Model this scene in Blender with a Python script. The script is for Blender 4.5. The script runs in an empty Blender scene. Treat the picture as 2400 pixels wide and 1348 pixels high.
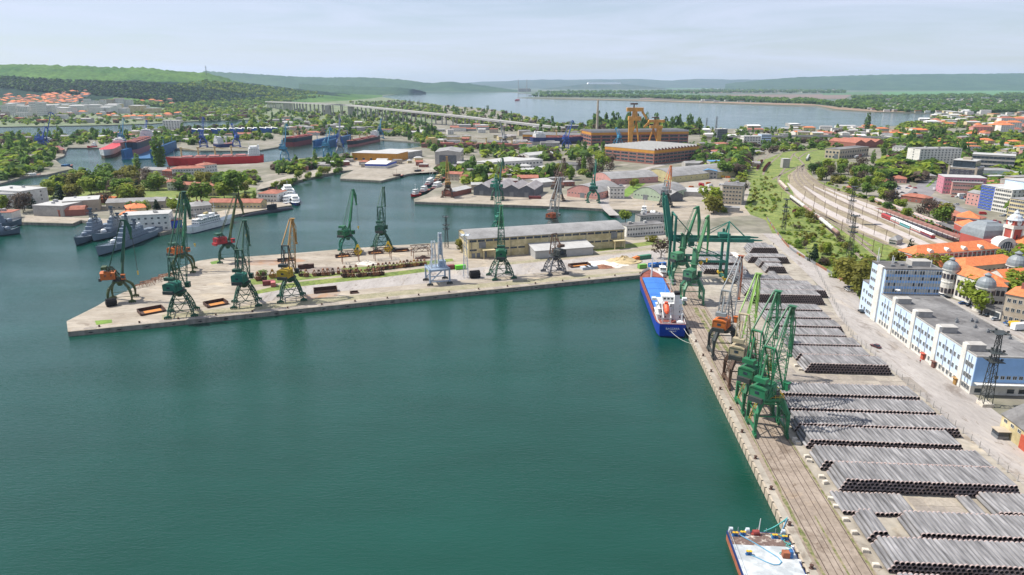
import bpy,bmesh,math,random
import numpy as np
from mathutils import Vector,Matrix
from mathutils.geometry import tessellate_polygon
random.seed(7);rng=np.random.default_rng(7)
R=math.radians
scene=bpy.context.scene
COL=scene.collection
CAMH=110.0;FPX=1601.0;HOR=198.0
PITCH=math.atan((674-HOR)/FPX)
cam=bpy.data.cameras.new('camera');camo=bpy.data.objects.new('camera',cam);COL.objects.link(camo)
cam.sensor_width=36.0;cam.lens=FPX/2400*36.0;cam.clip_start=1.0;cam.clip_end=60000
camo.location=(0,0,CAMH);camo.rotation_euler=(R(90)-PITCH,0,0)
scene.camera=camo
SUN_EL=R(54);SUN_AZ=math.atan2(-0.98,0.20)
w=bpy.data.worlds.new('World');scene.world=w;w.use_nodes=True
nt=w.node_tree;nt.nodes.clear()
wo=nt.nodes.new('ShaderNodeOutputWorld');bg=nt.nodes.new('ShaderNodeBackground')
sky=nt.nodes.new('ShaderNodeTexSky');sky.sky_type='NISHITA';sky.sun_disc=False
sky.sun_elevation=SUN_EL;sky.sun_rotation=SUN_AZ;sky.altitude=100;sky.air_density=1.0;sky.dust_density=0.6;sky.ozone_density=2.5
tc=nt.nodes.new('ShaderNodeTexCoord');mp=nt.nodes.new('ShaderNodeMapping');mp.inputs['Scale'].default_value=(1.0,1.0,11.0)
nz=nt.nodes.new('ShaderNodeTexNoise');nz.inputs['Scale'].default_value=2.6;nz.inputs['Detail'].default_value=6;nz.inputs['Roughness'].default_value=0.6;nz.inputs['Distortion'].default_value=0.6
cr=nt.nodes.new('ShaderNodeValToRGB');cr.color_ramp.elements[0].position=0.38;cr.color_ramp.elements[0].color=(0.42,)*3+(1,);cr.color_ramp.elements[1].position=0.72;cr.color_ramp.elements[1].color=(0.95,)*3+(1,)
mx=nt.nodes.new('ShaderNodeMix');mx.data_type='RGBA'
nt.links.new(tc.outputs['Generated'],mp.inputs['Vector']);nt.links.new(mp.outputs[0],nz.inputs['Vector']);nt.links.new(nz.outputs[0],cr.inputs[0])
nt.links.new(cr.outputs[0],mx.inputs['Factor']);nt.links.new(sky.outputs[0],mx.inputs['A']);mx.inputs['B'].default_value=(6.8,7.4,9.2,1)
nt.links.new(mx.outputs['Result'],bg.inputs['Color']);bg.inputs['Strength'].default_value=0.083
nt.links.new(bg.outputs[0],wo.inputs['Surface'])
sl=bpy.data.lights.new('sun','SUN');sl.energy=5.0;sl.angle=R(0.6);sl.color=(1.0,0.95,0.87)
so=bpy.data.objects.new('sun',sl);COL.objects.link(so)
sd=Vector((math.sin(SUN_AZ)*math.cos(SUN_EL),math.cos(SUN_AZ)*math.cos(SUN_EL),math.sin(SUN_EL)))
so.rotation_euler=(-sd).to_track_quat('-Z','Y').to_euler()
vs=scene.view_settings;vs.view_transform='Standard';vs.look='None';vs.gamma=1.0;vs.exposure=0.42;vs.use_curve_mapping=False
scene.cycles.use_denoising=True;scene.cycles.max_bounces=6;scene.cycles.volume_bounces=1;scene.cycles.volume_max_steps=64
scene.cycles.caustics_reflective=False;scene.cycles.caustics_refractive=False
_c,_s=math.cos(PITCH),math.sin(PITCH)
HAZE=0.000028
GZ=2.3
def G(px,py,z=GZ):
 u=(px-1200)/FPX;v=-(py-674)/FPX
 t=(z-CAMH)/(-_s+v*_c)
 return Vector((u*t,(_c+v*_s)*t,z))
def HT(px,py,ty,z=GZ):
 y=G(px,py,z).y;k=-(ty-674)/FPX
 return(k*y*_c-y*_s)/(_c+k*_s)+CAMH-z
Q0=G(1900,1348);_q1=G(1545,640);QA=Vector((_q1.x-Q0.x,_q1.y-Q0.y,0)).normalized();QB=Vector((QA.y,-QA.x,0))
YAW=math.atan2(QA.y,QA.x)
KS=CAMH/95.0
def Y(s,t,z=GZ):
 p=Q0+QB*(s*KS)+QA*(t*KS);return Vector((p.x,p.y,z))
MATS={}
def pm(name,col,rough=0.75,var=0.18,scale=0.6,metal=0.0,col2=None,thr=None,bump=0.0,fine=None,ior=None,stretch=(1,1,1),iso=0.0,spots=None):
 if name in MATS:return MATS[name]
 m=bpy.data.materials.new(name);m.use_nodes=True;n=m.node_tree;b=n.nodes['Principled BSDF']
 b.inputs['Roughness'].default_value=rough;b.inputs['Metallic'].default_value=metal
 if ior:b.inputs['IOR'].default_value=ior
 geo=n.nodes.new('ShaderNodeNewGeometry');mpn=n.nodes.new('ShaderNodeMapping');mpn.inputs['Scale'].default_value=stretch
 n.links.new(geo.outputs['Position'],mpn.inputs['Vector'])
 nz=n.nodes.new('ShaderNodeTexNoise');nz.inputs['Scale'].default_value=scale;nz.inputs['Detail'].default_value=5;nz.inputs['Roughness'].default_value=0.62
 n.links.new(mpn.outputs[0],nz.inputs['Vector'])
 rp=n.nodes.new('ShaderNodeValToRGB');e=rp.color_ramp.elements
 lo=tuple(c*(1-var)for c in col);hi=tuple(min(1,c*(1+var))for c in col)
 if col2:lo,hi=col,col2
 e[0].color=lo+(1,);e[1].color=hi+(1,);a,bb=thr or(0.32,0.68);e[0].position=a;e[1].position=bb
 n.links.new(nz.outputs[0],rp.inputs[0]);out=rp.outputs[0]
 if fine:
  n2=n.nodes.new('ShaderNodeTexNoise');n2.inputs['Scale'].default_value=fine[0];n2.inputs['Detail'].default_value=3
  n.links.new(mpn.outputs[0],n2.inputs['Vector'])
  r2=n.nodes.new('ShaderNodeValToRGB');r2.color_ramp.elements[0].position=0.3;r2.color_ramp.elements[1].position=0.7
  r2.color_ramp.elements[0].color=(1-fine[1],)*3+(1,);r2.color_ramp.elements[1].color=(1+fine[1],)*3+(1,)
  n.links.new(n2.outputs[0],r2.inputs[0])
  mm=n.nodes.new('ShaderNodeMix');mm.data_type='RGBA';mm.blend_type='MULTIPLY';mm.inputs['Factor'].default_value=1
  n.links.new(out,mm.inputs['A']);n.links.new(r2.outputs[0],mm.inputs['B']);out=mm.outputs['Result']
 for sc_,p0,p1,amt in(spots or[]):
  n3=n.nodes.new('ShaderNodeTexNoise');n3.inputs['Scale'].default_value=sc_;n3.inputs['Detail'].default_value=6;n3.inputs['Roughness'].default_value=.7;n3.inputs['Distortion'].default_value=.8
  n.links.new(mpn.outputs[0],n3.inputs['Vector']);r3=n.nodes.new('ShaderNodeValToRGB');r3.color_ramp.elements[0].position=p0;r3.color_ramp.elements[1].position=p1
  r3.color_ramp.elements[0].color=(1,1,1,1);r3.color_ramp.elements[1].color=tuple(amt)+(1,);n.links.new(n3.outputs[0],r3.inputs[0])
  mm=n.nodes.new('ShaderNodeMix');mm.data_type='RGBA';mm.blend_type='MULTIPLY';mm.inputs['Factor'].default_value=1
  n.links.new(out,mm.inputs['A']);n.links.new(r3.outputs[0],mm.inputs['B']);out=mm.outputs['Result']
 if iso:
  mv=n.nodes.new('ShaderNodeMath');mv.operation='MULTIPLY_ADD';mv.inputs[1].default_value=2*iso;mv.inputs[2].default_value=1-iso
  n.links.new(geo.outputs['Random Per Island'],mv.inputs[0])
  mm=n.nodes.new('ShaderNodeMix');mm.data_type='RGBA';mm.blend_type='MULTIPLY';mm.inputs['Factor'].default_value=1
  n.links.new(out,mm.inputs['A']);n.links.new(mv.outputs[0],mm.inputs['B']);out=mm.outputs['Result']
 n.links.new(out,b.inputs['Base Color'])
 if bump:
  bp=n.nodes.new('ShaderNodeBump');bp.inputs['Strength'].default_value=bump;bp.inputs['Distance'].default_value=0.3
  n.links.new(nz.outputs[0],bp.inputs['Height']);n.links.new(bp.outputs[0],b.inputs['Normal'])
 MATS[name]=m;return m
def leafm(name,c1,c2,rough=0.65):
 m=pm(name,c1,rough,col2=c2,scale=0.16,thr=(0.35,0.65),iso=0.38)
 b=m.node_tree.nodes['Principled BSDF']
 b.inputs['Specular IOR Level'].default_value=0.2
 n=m.node_tree;tr=n.nodes.new('ShaderNodeBsdfTranslucent');ms=n.nodes.new('ShaderNodeMixShader');ms.inputs[0].default_value=0.5
 n.links.new(b.inputs['Base Color'].links[0].from_socket,tr.inputs['Color']);n.links.new(b.outputs[0],ms.inputs[1]);n.links.new(tr.outputs[0],ms.inputs[2]);n.links.new(ms.outputs[0],n.nodes['Material Output'].inputs['Surface'])
 return m
class MB:
 def __init__(s):s.v=[];s.f=[];s.m=[];s.mi=0
 def add(s,vs,fs):
  o=len(s.v);s.v.extend([tuple(p)for p in vs])
  for f in fs:s.f.append(tuple(i+o for i in f));s.m.append(s.mi)
 def box(s,cx,cy,z0,sx,sy,sz,rz=0):
  c,n=math.cos(rz),math.sin(rz);P=[]
  for z in(z0,z0+sz):
   for dx,dy in((-1,-1),(1,-1),(1,1),(-1,1)):
    x,y=dx*sx/2,dy*sy/2;P.append((cx+x*c-y*n,cy+x*n+y*c,z))
  s.add(P,[(3,2,1,0),(4,5,6,7),(0,1,5,4),(1,2,6,5),(2,3,7,6),(3,0,4,7)])
 def beam(s,p,q,wd,h=None,up=(0,0,1)):
  h=h or wd;p=Vector(p);q=Vector(q);d=q-p
  if d.length<1e-6:return
  d.normalize();u=Vector(up)
  if abs(d.dot(u))>0.98:u=Vector((1,0,0))
  x=d.cross(u).normalized()*(wd/2);y=x.cross(d).normalized()*(h/2);P=[]
  for o in(p,q):
   for a,b in((-1,-1),(1,-1),(1,1),(-1,1)):P.append(o+x*a+y*b)
  s.add(P,[(3,2,1,0),(4,5,6,7),(0,1,5,4),(1,2,6,5),(2,3,7,6),(3,0,4,7)])
 def tbeam(s,p,q,w0,h0,w1,h1,up=(0,0,1)):
  p=Vector(p);q=Vector(q);d=(q-p).normalized();u=Vector(up)
  if abs(d.dot(u))>0.98:u=Vector((1,0,0))
  x=d.cross(u).normalized();y=x.cross(d).normalized();P=[]
  for o,ww,hh in((p,w0,h0),(q,w1,h1)):
   for a,b in((-1,-1),(1,-1),(1,1),(-1,1)):P.append(o+x*a*ww/2+y*b*hh/2)
  s.add(P,[(3,2,1,0),(4,5,6,7),(0,1,5,4),(1,2,6,5),(2,3,7,6),(3,0,4,7)])
 def cyl(s,p,q,r0,r1=None,n=8,caps=True):
  r1=r0 if r1 is None else r1;p=Vector(p);q=Vector(q);d=(q-p).normalized();u=Vector((0,0,1))
  if abs(d.z)>0.98:u=Vector((1,0,0))
  x=d.cross(u).normalized();y=x.cross(d)
  P=[]
  for o,r in((p,r0),(q,r1)):
   for i in range(n):
    a=2*math.pi*i/n;P.append(o+x*(math.cos(a)*r)+y*(math.sin(a)*r))
  F=[(i,(i+1)%n,n+(i+1)%n,n+i)for i in range(n)]
  if caps:F+=[tuple(range(n-1,-1,-1)),tuple(range(n,2*n))]
  s.add(P,F)
 def lathe(s,c,prof,n=16):
  P=[];F=[]
  for r,z in prof:
   for i in range(n):a=2*math.pi*i/n;P.append((c[0]+r*math.cos(a),c[1]+r*math.sin(a),c[2]+z))
  for k in range(len(prof)-1):
   for i in range(n):j=(i+1)%n;F.append((k*n+i,k*n+j,(k+1)*n+j,(k+1)*n+i))
  s.add(P,F)
 def prism(s,poly,z0,z1,top=True,bot=False):
  n=len(poly);P=[(p[0],p[1],z0)for p in poly]+[(p[0],p[1],z1)for p in poly]
  F=[(i,(i+1)%n,n+(i+1)%n,n+i)for i in range(n)]
  for t in tessellate_polygon([[Vector((p[0],p[1],0))for p in poly]]):
   if top:F.append((n+t[0],n+t[1],n+t[2]))
   if bot:F.append((t[2],t[1],t[0]))
  s.add(P,F)
 def sheet(s,poly,z):
  P=[(p[0],p[1],z)for p in poly]
  s.add(P,[tuple(t)for t in tessellate_polygon([[Vector((p[0],p[1],0))for p in poly]])])
 def hull(s,secs):
  n=len(secs[0]);o=0;P=[p for sc_ in secs for p in sc_];F=[]
  for k in range(len(secs)-1):
   for i in range(n):j=(i+1)%n;F.append((k*n+i,k*n+j,(k+1)*n+j,(k+1)*n+i))
  F+=[tuple(range(n-1,-1,-1)),tuple(range((len(secs)-1)*n,len(secs)*n))]
  s.add(P,F)
 def mesh(s,name,mat,fixn=True,smooth=False):
  me=bpy.data.meshes.new(name);me.from_pydata(s.v,[],s.f)
  for mm in(mat if isinstance(mat,(list,tuple))else[mat]):me.materials.append(mm)
  if isinstance(mat,(list,tuple)):me.polygons.foreach_set('material_index',s.m)
  if fixn:
   b=bmesh.new();b.from_mesh(me);bmesh.ops.recalc_face_normals(b,faces=b.faces);b.to_mesh(me);b.free()
  if smooth:me.polygons.foreach_set('use_smooth',[True]*len(me.polygons))
  me.update();return me
 def build(s,name,mat,parent=None,fixn=True,smooth=False):
  return place(name,s.mesh(name,mat,fixn,smooth),parent)
def place(name,me,parent=None,loc=None,rz=None,scale=None):
 o=bpy.data.objects.new(name,me);COL.objects.link(o)
 if parent is not None:o.parent=parent
 if loc is not None:o.location=loc
 if rz is not None:o.rotation_euler=(0,0,rz)
 if scale is not None:o.scale=scale
 return o
def tag(o,label,cat,group=None):
 o['label']=label;o['category']=cat
 if group:o['group']=group
 return o
def thing(name,label,cat,loc=(0,0,0),rz=0,group=None):
 o=bpy.data.objects.new(name,None);COL.objects.link(o);o.location=loc;o.rotation_euler=(0,0,rz);o.empty_display_size=0.5
 return tag(o,label,cat,group)
def struct(o):o['kind']='structure';return o
def stuff(o,label=None,cat=None):
 o['kind']='stuff'
 if label:o['label']=label;o['category']=cat
 return o
CH={}
def copy_tree(root,loc=None,rz=None,label=None,group=None,scale=None,parent=None):
 def cp(o,par):
  c=o.copy();COL.objects.link(c);c.parent=par
  for ch in o.children:cp(ch,c)
  return c
 c=cp(root,parent)
 if loc is not None:c.location=loc
 if rz is not None:c.rotation_euler=(0,0,rz)
 if label:c['label']=label
 if group:c['group']=group
 if scale is not None:c.scale=scale if hasattr(scale,'__len__')else(scale,)*3
 return c
def L2(p,q):return math.hypot(q[0]-p[0],q[1]-p[1])
def lerp(a,b,t):return a+(b-a)*t
def npmesh(name,V,F,mat,parent=None,midx=None):
 me=bpy.data.meshes.new(name);k=F.shape[1]
 me.vertices.add(len(V));me.vertices.foreach_set('co',V.astype(np.float32).ravel())
 me.loops.add(F.size);me.loops.foreach_set('vertex_index',F.astype(np.int32).ravel())
 me.polygons.add(len(F));me.polygons.foreach_set('loop_start',np.arange(0,F.size,k,dtype=np.int32));me.polygons.foreach_set('loop_total',np.full(len(F),k,dtype=np.int32))
 for mm in(mat if isinstance(mat,(list,tuple))else[mat]):me.materials.append(mm)
 if midx is not None:me.polygons.foreach_set('material_index',midx.astype(np.int32))
 me.update(calc_edges=True);me.validate()
 return place(name,me,parent)
# ================================================================ water and land
def water_mat():
 m=bpy.data.materials.new('harbour_water');m.use_nodes=True;n=m.node_tree;b=n.nodes['Principled BSDF']
 b.inputs['Roughness'].default_value=0.07;b.inputs['IOR'].default_value=1.37
 geo=n.nodes.new('ShaderNodeNewGeometry')
 def noise(scale,stretch,rot,detail=3):
  mp=n.nodes.new('ShaderNodeMapping');mp.inputs['Scale'].default_value=stretch;mp.inputs['Rotation'].default_value=(0,0,rot)
  n.links.new(geo.outputs['Position'],mp.inputs['Vector'])
  z=n.nodes.new('ShaderNodeTexNoise');z.inputs['Scale'].default_value=scale;z.inputs['Detail'].default_value=detail;z.inputs['Roughness'].default_value=0.55
  n.links.new(mp.outputs[0],z.inputs['Vector']);return z.outputs[0]
 big=noise(0.012,(1,2.2,1),R(20),4)
 rp=n.nodes.new('ShaderNodeValToRGB');e=rp.color_ramp.elements
 e[0].position=0.3;e[0].color=(0.0042,0.041,0.027,1);e[1].position=0.7;e[1].color=(0.0066,0.056,0.040,1)
 n.links.new(big,rp.inputs[0]);n.links.new(rp.outputs[0],b.inputs['Base Color'])
 n1=noise(0.40,(0.8,3.0,1),R(9));n2=noise(1.0,(0.8,2.6,1),R(-8));n3=noise(0.10,(.8,2.6,1),R(12),2)
 wind=noise(0.006,(1,2.6,1),R(12),4)
 a=n.nodes.new('ShaderNodeMath');a.operation='MULTIPLY_ADD';n.links.new(n2,a.inputs[0]);a.inputs[1].default_value=0.62;n.links.new(n1,a.inputs[2])
 a2=n.nodes.new('ShaderNodeMath');a2.operation='MULTIPLY_ADD';n.links.new(n3,a2.inputs[0]);a2.inputs[1].default_value=0.6;n.links.new(a.outputs[0],a2.inputs[2])
 wr=n.nodes.new('ShaderNodeMapRange');n.links.new(wind,wr.inputs[0]);wr.inputs[1].default_value=0.36;wr.inputs[2].default_value=0.62;wr.inputs[3].default_value=0.18;wr.inputs[4].default_value=0.40
 bp=n.nodes.new('ShaderNodeBump');bp.inputs['Distance'].default_value=0.55;n.links.new(wr.outputs[0],bp.inputs['Strength']);n.links.new(a2.outputs[0],bp.inputs['Height'])
 n.links.new(bp.outputs[0],b.inputs['Normal'])
 return m
WATER=water_mat()
b=MB();b.add([(-9000,-400,0),(16000,-400,0),(16000,26000,0),(-9000,26000,0)],[(0,1,2,3)])
struct(b.build('water',WATER))
M_conc=pm('quay_concrete',(0.26,0.23,0.185),0.9,col2=(0.37,0.335,0.28),scale=0.05,fine=(0.35,0.16),bump=0.1,spots=[(.09,.56,.66,(.62,.58,.55)),(.33,.60,.68,(.60,.54,.48)),(.03,.55,.62,(1.18,1.14,1.06))])
M_pier=pm('pier_paving',(0.25,0.21,0.16),0.9,col2=(0.375,0.33,0.27),scale=0.045,fine=(0.25,0.13),stretch=(1,2.2,1),spots=[(.09,.56,.66,(.62,.58,.55)),(.33,.60,.68,(.60,.54,.48)),(.03,.55,.62,(1.18,1.14,1.06))])
M_mid=pm('industrial_ground',(0.12,0.12,0.075),0.95,col2=(0.25,0.225,0.185),scale=0.018,fine=(0.12,0.2))
M_town=pm('town_ground',(0.07,0.115,0.045),0.95,col2=(0.20,0.21,0.12),scale=0.02,fine=(0.1,0.25))
M_far=pm('far_plain',(0.04,0.085,0.05),0.95,col2=(0.14,0.14,0.10),scale=0.0022,fine=(0.012,0.35),stretch=(0.5,1.6,1),thr=(0.42,0.6))
M_wall=pm('quay_wall',(0.14,0.125,0.105),0.9,col2=(0.30,0.275,0.24),scale=0.5,stretch=(1,1,0.25))
M_grass=pm('grass',(0.085,0.135,0.020),0.9,col2=(0.20,0.225,0.05),scale=0.07,fine=(0.5,0.4))
M_grassb=pm('bright_grass',(0.09,0.17,0.02),0.9,col2=(0.17,0.26,0.035),scale=0.12,fine=(0.8,0.25))
M_moss=pm('mossy_ground',(0.20,0.19,0.11),0.95,col2=(0.33,0.29,0.20),scale=0.25,fine=(0.9,0.2))
M_asph=pm('worn_asphalt',(0.285,0.26,0.24),0.9,col2=(0.37,0.34,0.315),scale=0.06,fine=(0.5,0.1),stretch=(1.6,0.5,1),spots=[(.09,.56,.66,(.62,.58,.55)),(.33,.60,.68,(.60,.54,.48)),(.03,.55,.62,(1.18,1.14,1.06))])
M_road=pm('road_asphalt',(0.15,0.145,0.15),0.9,col2=(0.24,0.23,0.23),scale=0.05,fine=(0.5,0.1))
M_ball=pm('track_ballast',(0.20,0.16,0.12),0.95,col2=(0.32,0.27,0.21),scale=0.2,fine=(1.2,0.2))
M_apron=pm('apron_paving',(0.22,0.175,0.135),0.95,col2=(0.31,0.255,0.205),scale=0.12,fine=(0.9,0.16),spots=[(.09,.56,.66,(.62,.58,.55)),(.33,.60,.68,(.60,.54,.48)),(.03,.55,.62,(1.18,1.14,1.06))])
M_earth=pm('bare_earth',(0.22,0.19,0.145),0.95,col2=(0.34,0.305,0.255),scale=0.03,fine=(0.2,0.2))
M_rail=pm('rail_steel',(0.10,0.07,0.055),0.5,metal=0.4)
M_white=pm('white_marking',(0.7,0.68,0.64),0.8)
def PG(pts,z=GZ):return[G(x,y,z)if not hasattr(x,'x')else x for x,y in pts]
LA_sea=[G(1545,640),G(159,778),G(156,753),G(228,717),G(254,701),G(300,681),G(323,669),G(392,640),G(463,612),G(500,606),G(589,601),G(708,592),G(800,584),G(927,575),G(1545,536),G(1549,497),G(1310,484),G(1100,478),G(972,473),G(970,466),G(1000,455),G(1035,432),G(1050,415),G(1040,404),G(1010,399),G(955,408),G(893,424),G(797,419),G(800,409),G(830,399)]
LA=[Y(0,-80)]+LA_sea+PG([(815,385),(822,357),(880,352),(960,348),(990,343),(1004,333),(1030,262),(1040,247),(1150,256),(1240,274),(1300,291),(1560,301),(1900,303),(2050,299),(2110,294),(2215,268),(3300,266),(3600,420)])+[Y(420,-80)]
def land(name,poly,mtop,mside,z=GZ,zb=-3.0):
 b=MB();n=len(poly);P=[(p.x,p.y,zb)for p in poly]+[(p.x,p.y,z)for p in poly]
 b.mi=1;b.add(P,[(i,(i+1)%n,n+(i+1)%n,n+i)for i in range(n)])
 b.mi=0;b.sheet(poly,z)
 me=b.mesh(name,[mtop,mside],fixn=False)
 bmx=bmesh.new();bmx.from_mesh(me);bmesh.ops.remove_doubles(bmx,verts=bmx.verts,dist=0.01);bmesh.ops.recalc_face_normals(bmx,faces=bmx.faces)
 up=[f for f in bmx.faces if f.material_index==0 and f.normal.z<0]
 bmesh.ops.reverse_faces(bmx,faces=up);bmx.to_mesh(me);bmx.free()
 return struct(place(name,me))
land('ground',LA,M_mid,M_wall)
LB=PG([(830,399),(797,401),(725,417),(662,432),(615,440),(602,447),(645,453),(668,470),(684,481),(640,487),(575,498),(535,507),(470,523),(425,536),(374,546),(320,540),(250,526),(190,516),(170,524),(55,521),(0,515),(-400,500),(-400,452),(0,438),(110,433),(270,406),(330,398),(395,391),(600,383),(680,373),(760,367),(815,357),(835,380)])
land('naval_ground',LB,M_mid,M_wall,GZ-0.03)
LC1=PG([(-500,450),(0,430),(60,413),(110,409),(172,395),(140,383),(128,373),(150,365),(158,346),(230,346),(400,348),(470,353),(592,353),(600,353),(655,344),(660,327),(730,329),(890,327),(962,332),(1006,335),(1045,330),(1045,288),(640,289),(560,292),(430,303),(330,306),(210,318),(100,323),(0,327),(-500,345)])
land('dock_ground',LC1,M_mid,M_wall,GZ-0.06)
LC2=PG([(-900,305),(0,297),(210,294),(350,290),(450,284),(600,280),(660,288),(1042,296),(1040,247),(950,236),(885,226),(960,217.5),(960,212),(-900,212)])
land('south_bank',LC2,M_town,M_wall,GZ-0.09)
LD=PG([(958,217.3),(1000,215.6),(1200,216.5),(1250,221),(1340,223),(1212,229),(1300,233),(1500,237),(1800,247),(1915,250),(1950,258),(2050,263),(2215,266.5),(3300,264),(3600,203.5),(-1500,203.5),(-1500,213),(900,213)])
land('far_plain',LD,M_far,M_wall,GZ-0.12)
LAY=[GZ]
def patch(name,poly,mat,dz):
 b=MB();b.sheet(poly,GZ+dz);return struct(b.build(name,mat,fixn=True))
def upfix(o):
 me=o.data
 if sum(p.normal.z for p in me.polygons)<0:me.flip_normals()
PIER=LA_sea[:14]+[G(1600,560),G(1560,640)]
upfix(patch('pier_paving',PIER,M_pier,0.02))
upfix(patch('yard_paving',[Y(12.6,-70),Y(12.6,300),Y(9,330),Y(90,330),Y(66,160),Y(66,-70)],M_conc,0.03))
upfix(patch('quay_apron',[Y(1.6,-70),Y(1.6,228),Y(13.2,228),Y(13.2,-70)],M_apron,0.05))
upfix(patch('quay_coping',[Y(0.02,-70),Y(0.02,228),Y(1.6,228),Y(1.6,-70)],M_conc,0.07))
upfix(patch('service_road',[Y(62.3,-70),Y(62.3,140),Y(66,165),Y(73,200),Y(76,240),Y(78,280),Y(80,330),Y(89,330),Y(87.5,280),Y(88,240),Y(88.5,205),Y(79,165),Y(79,-70)],M_asph,0.06))
def track(pts,z=0.10,wdt=3.0,bal=True,smooth=True,gauge=1.52,mat=None):
 P=pts
 if smooth:
  Q=[]
  for i in range(len(P)-1):
   p0=P[max(i-1,0)];p1=P[i];p2=P[i+1];p3=P[min(i+2,len(P)-1)];nn=max(2,int((p2-p1).length/12))
   for k in range(nn):
    t=k/nn;Q.append(0.5*((2*p1)+(-p0+p2)*t+(2*p0-5*p1+4*p2-p3)*t*t+(-p0+3*p1-3*p2+p3)*t**3))
  Q.append(P[-1]);P=Q
 def off(d,w2,z0,z1,bb):
  A=[]
  for i,p in enumerate(P):
   a=P[max(i-1,0)];c=P[min(i+1,len(P)-1)];d_=(c-a);nrm=Vector((d_.y,-d_.x,0)).normalized()
   for s_,zz in((-w2,z0),(-w2*0.85,z1),(w2*0.85,z1),(w2,z0)):A.append(p+nrm*(d+s_)+Vector((0,0,zz)))
  F=[]
  for i in range(len(P)-1):
   for k in range(3):F.append((i*4+k,i*4+k+1,i*4+4+k+1,i*4+4+k))
  bb.add(A,F)
 root=None
 if bal:
  bb=MB();off(0,wdt/2,0.0,z,bb);root=bb.build('rail_track',mat or M_ball)
  struct(root)
 for sg in(-1,1):
  bb=MB();off(sg*gauge/2,0.11,z-0.02,z+0.14,bb)
  o=bb.build('rail',M_rail,root)
  if root is None:struct(o);o.name='crane_rail'
 return root
for s_ in(3.55,12.15):
 b=MB();b.beam(Y(s_,-70,GZ+0.09),Y(s_,226,GZ+0.09),0.14,0.12);struct(b.build('crane_rail',M_rail))
for s_ in(5.9,9.4):
 for d in(-0.65,0.65):
  b=MB();b.beam(Y(s_+d,-70,GZ+0.075),Y(s_+d,222,GZ+0.075),0.11,0.08);struct(b.build('track_rail',M_rail))
# ================================================================ hills
M_hill=pm('hill_woods',(0.045,0.10,0.028),0.95,col2=(0.105,0.175,0.04),scale=0.0065,fine=(0.05,0.35),thr=(0.38,0.62),bump=0.0)
def hill_mat(name,dark,light,pine=None):
 m=bpy.data.materials.new(name);m.use_nodes=True;n=m.node_tree;b=n.nodes['Principled BSDF'];b.inputs['Roughness'].default_value=0.95;b.inputs['Specular IOR Level'].default_value=0.1
 geo=n.nodes.new('ShaderNodeNewGeometry')
 def noise(sc,det,st=(1,1,1)):
  mp=n.nodes.new('ShaderNodeMapping');mp.inputs['Scale'].default_value=st;n.links.new(geo.outputs['Position'],mp.inputs['Vector'])
  z=n.nodes.new('ShaderNodeTexNoise');z.inputs['Scale'].default_value=sc;z.inputs['Detail'].default_value=det;z.inputs['Roughness'].default_value=.65;n.links.new(mp.outputs[0],z.inputs['Vector']);return z.outputs[0]
 def ramp(src,p0,c0,p1,c1):
  r=n.nodes.new('ShaderNodeValToRGB');e=r.color_ramp.elements;e[0].position=p0;e[0].color=c0+(1,);e[1].position=p1;e[1].color=c1+(1,);n.links.new(src,r.inputs[0]);return r.outputs[0]
 def mix(f,a,c,mode='MIX'):
  k=n.nodes.new('ShaderNodeMix');k.data_type='RGBA';k.blend_type=mode
  if isinstance(f,float):k.inputs['Factor'].default_value=f
  else:n.links.new(f,k.inputs['Factor'])
  n.links.new(a,k.inputs['A']);n.links.new(c,k.inputs['B']);return k.outputs['Result']
 base=ramp(noise(.0028,5),.36,dark,.64,light);fine=ramp(noise(.035,4),.30,(.55,)*3,.70,(1.45,)*3);out=mix(1.0,base,fine,'MULTIPLY')
 if pine:
  sep=n.nodes.new('ShaderNodeSeparateXYZ');n.links.new(geo.outputs['Position'],sep.inputs[0])
  ns=noise(.0016,6);ad=n.nodes.new('ShaderNodeMath');ad.operation='MULTIPLY_ADD';n.links.new(ns,ad.inputs[0]);ad.inputs[1].default_value=150.0;n.links.new(sep.outputs['Z'],ad.inputs[2])
  r=n.nodes.new('ShaderNodeValToRGB');r.color_ramp.elements.new(.5);mr=n.nodes.new('ShaderNodeMapRange');mr.inputs[1].default_value=0;mr.inputs[2].default_value=400;n.links.new(ad.outputs[0],mr.inputs[0])
  e=r.color_ramp.elements;e[0].position=.265;e[0].color=(0,0,0,1);e[1].position=.275;e[1].color=(1,1,1,1);e[2].position=.50;e[2].color=(1,1,1,1);q=e.new(.512);q.color=(0,0,0,1);n.links.new(mr.outputs[0],r.inputs[0])
  pc=ramp(noise(.03,4),.3,(.008,.024,.017),.7,(.022,.048,.030));out=mix(r.outputs[0],out,pc)
 n.links.new(out,b.inputs['Base Color']);return m
def az(px):return(px-1200)*_c/FPX
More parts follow.
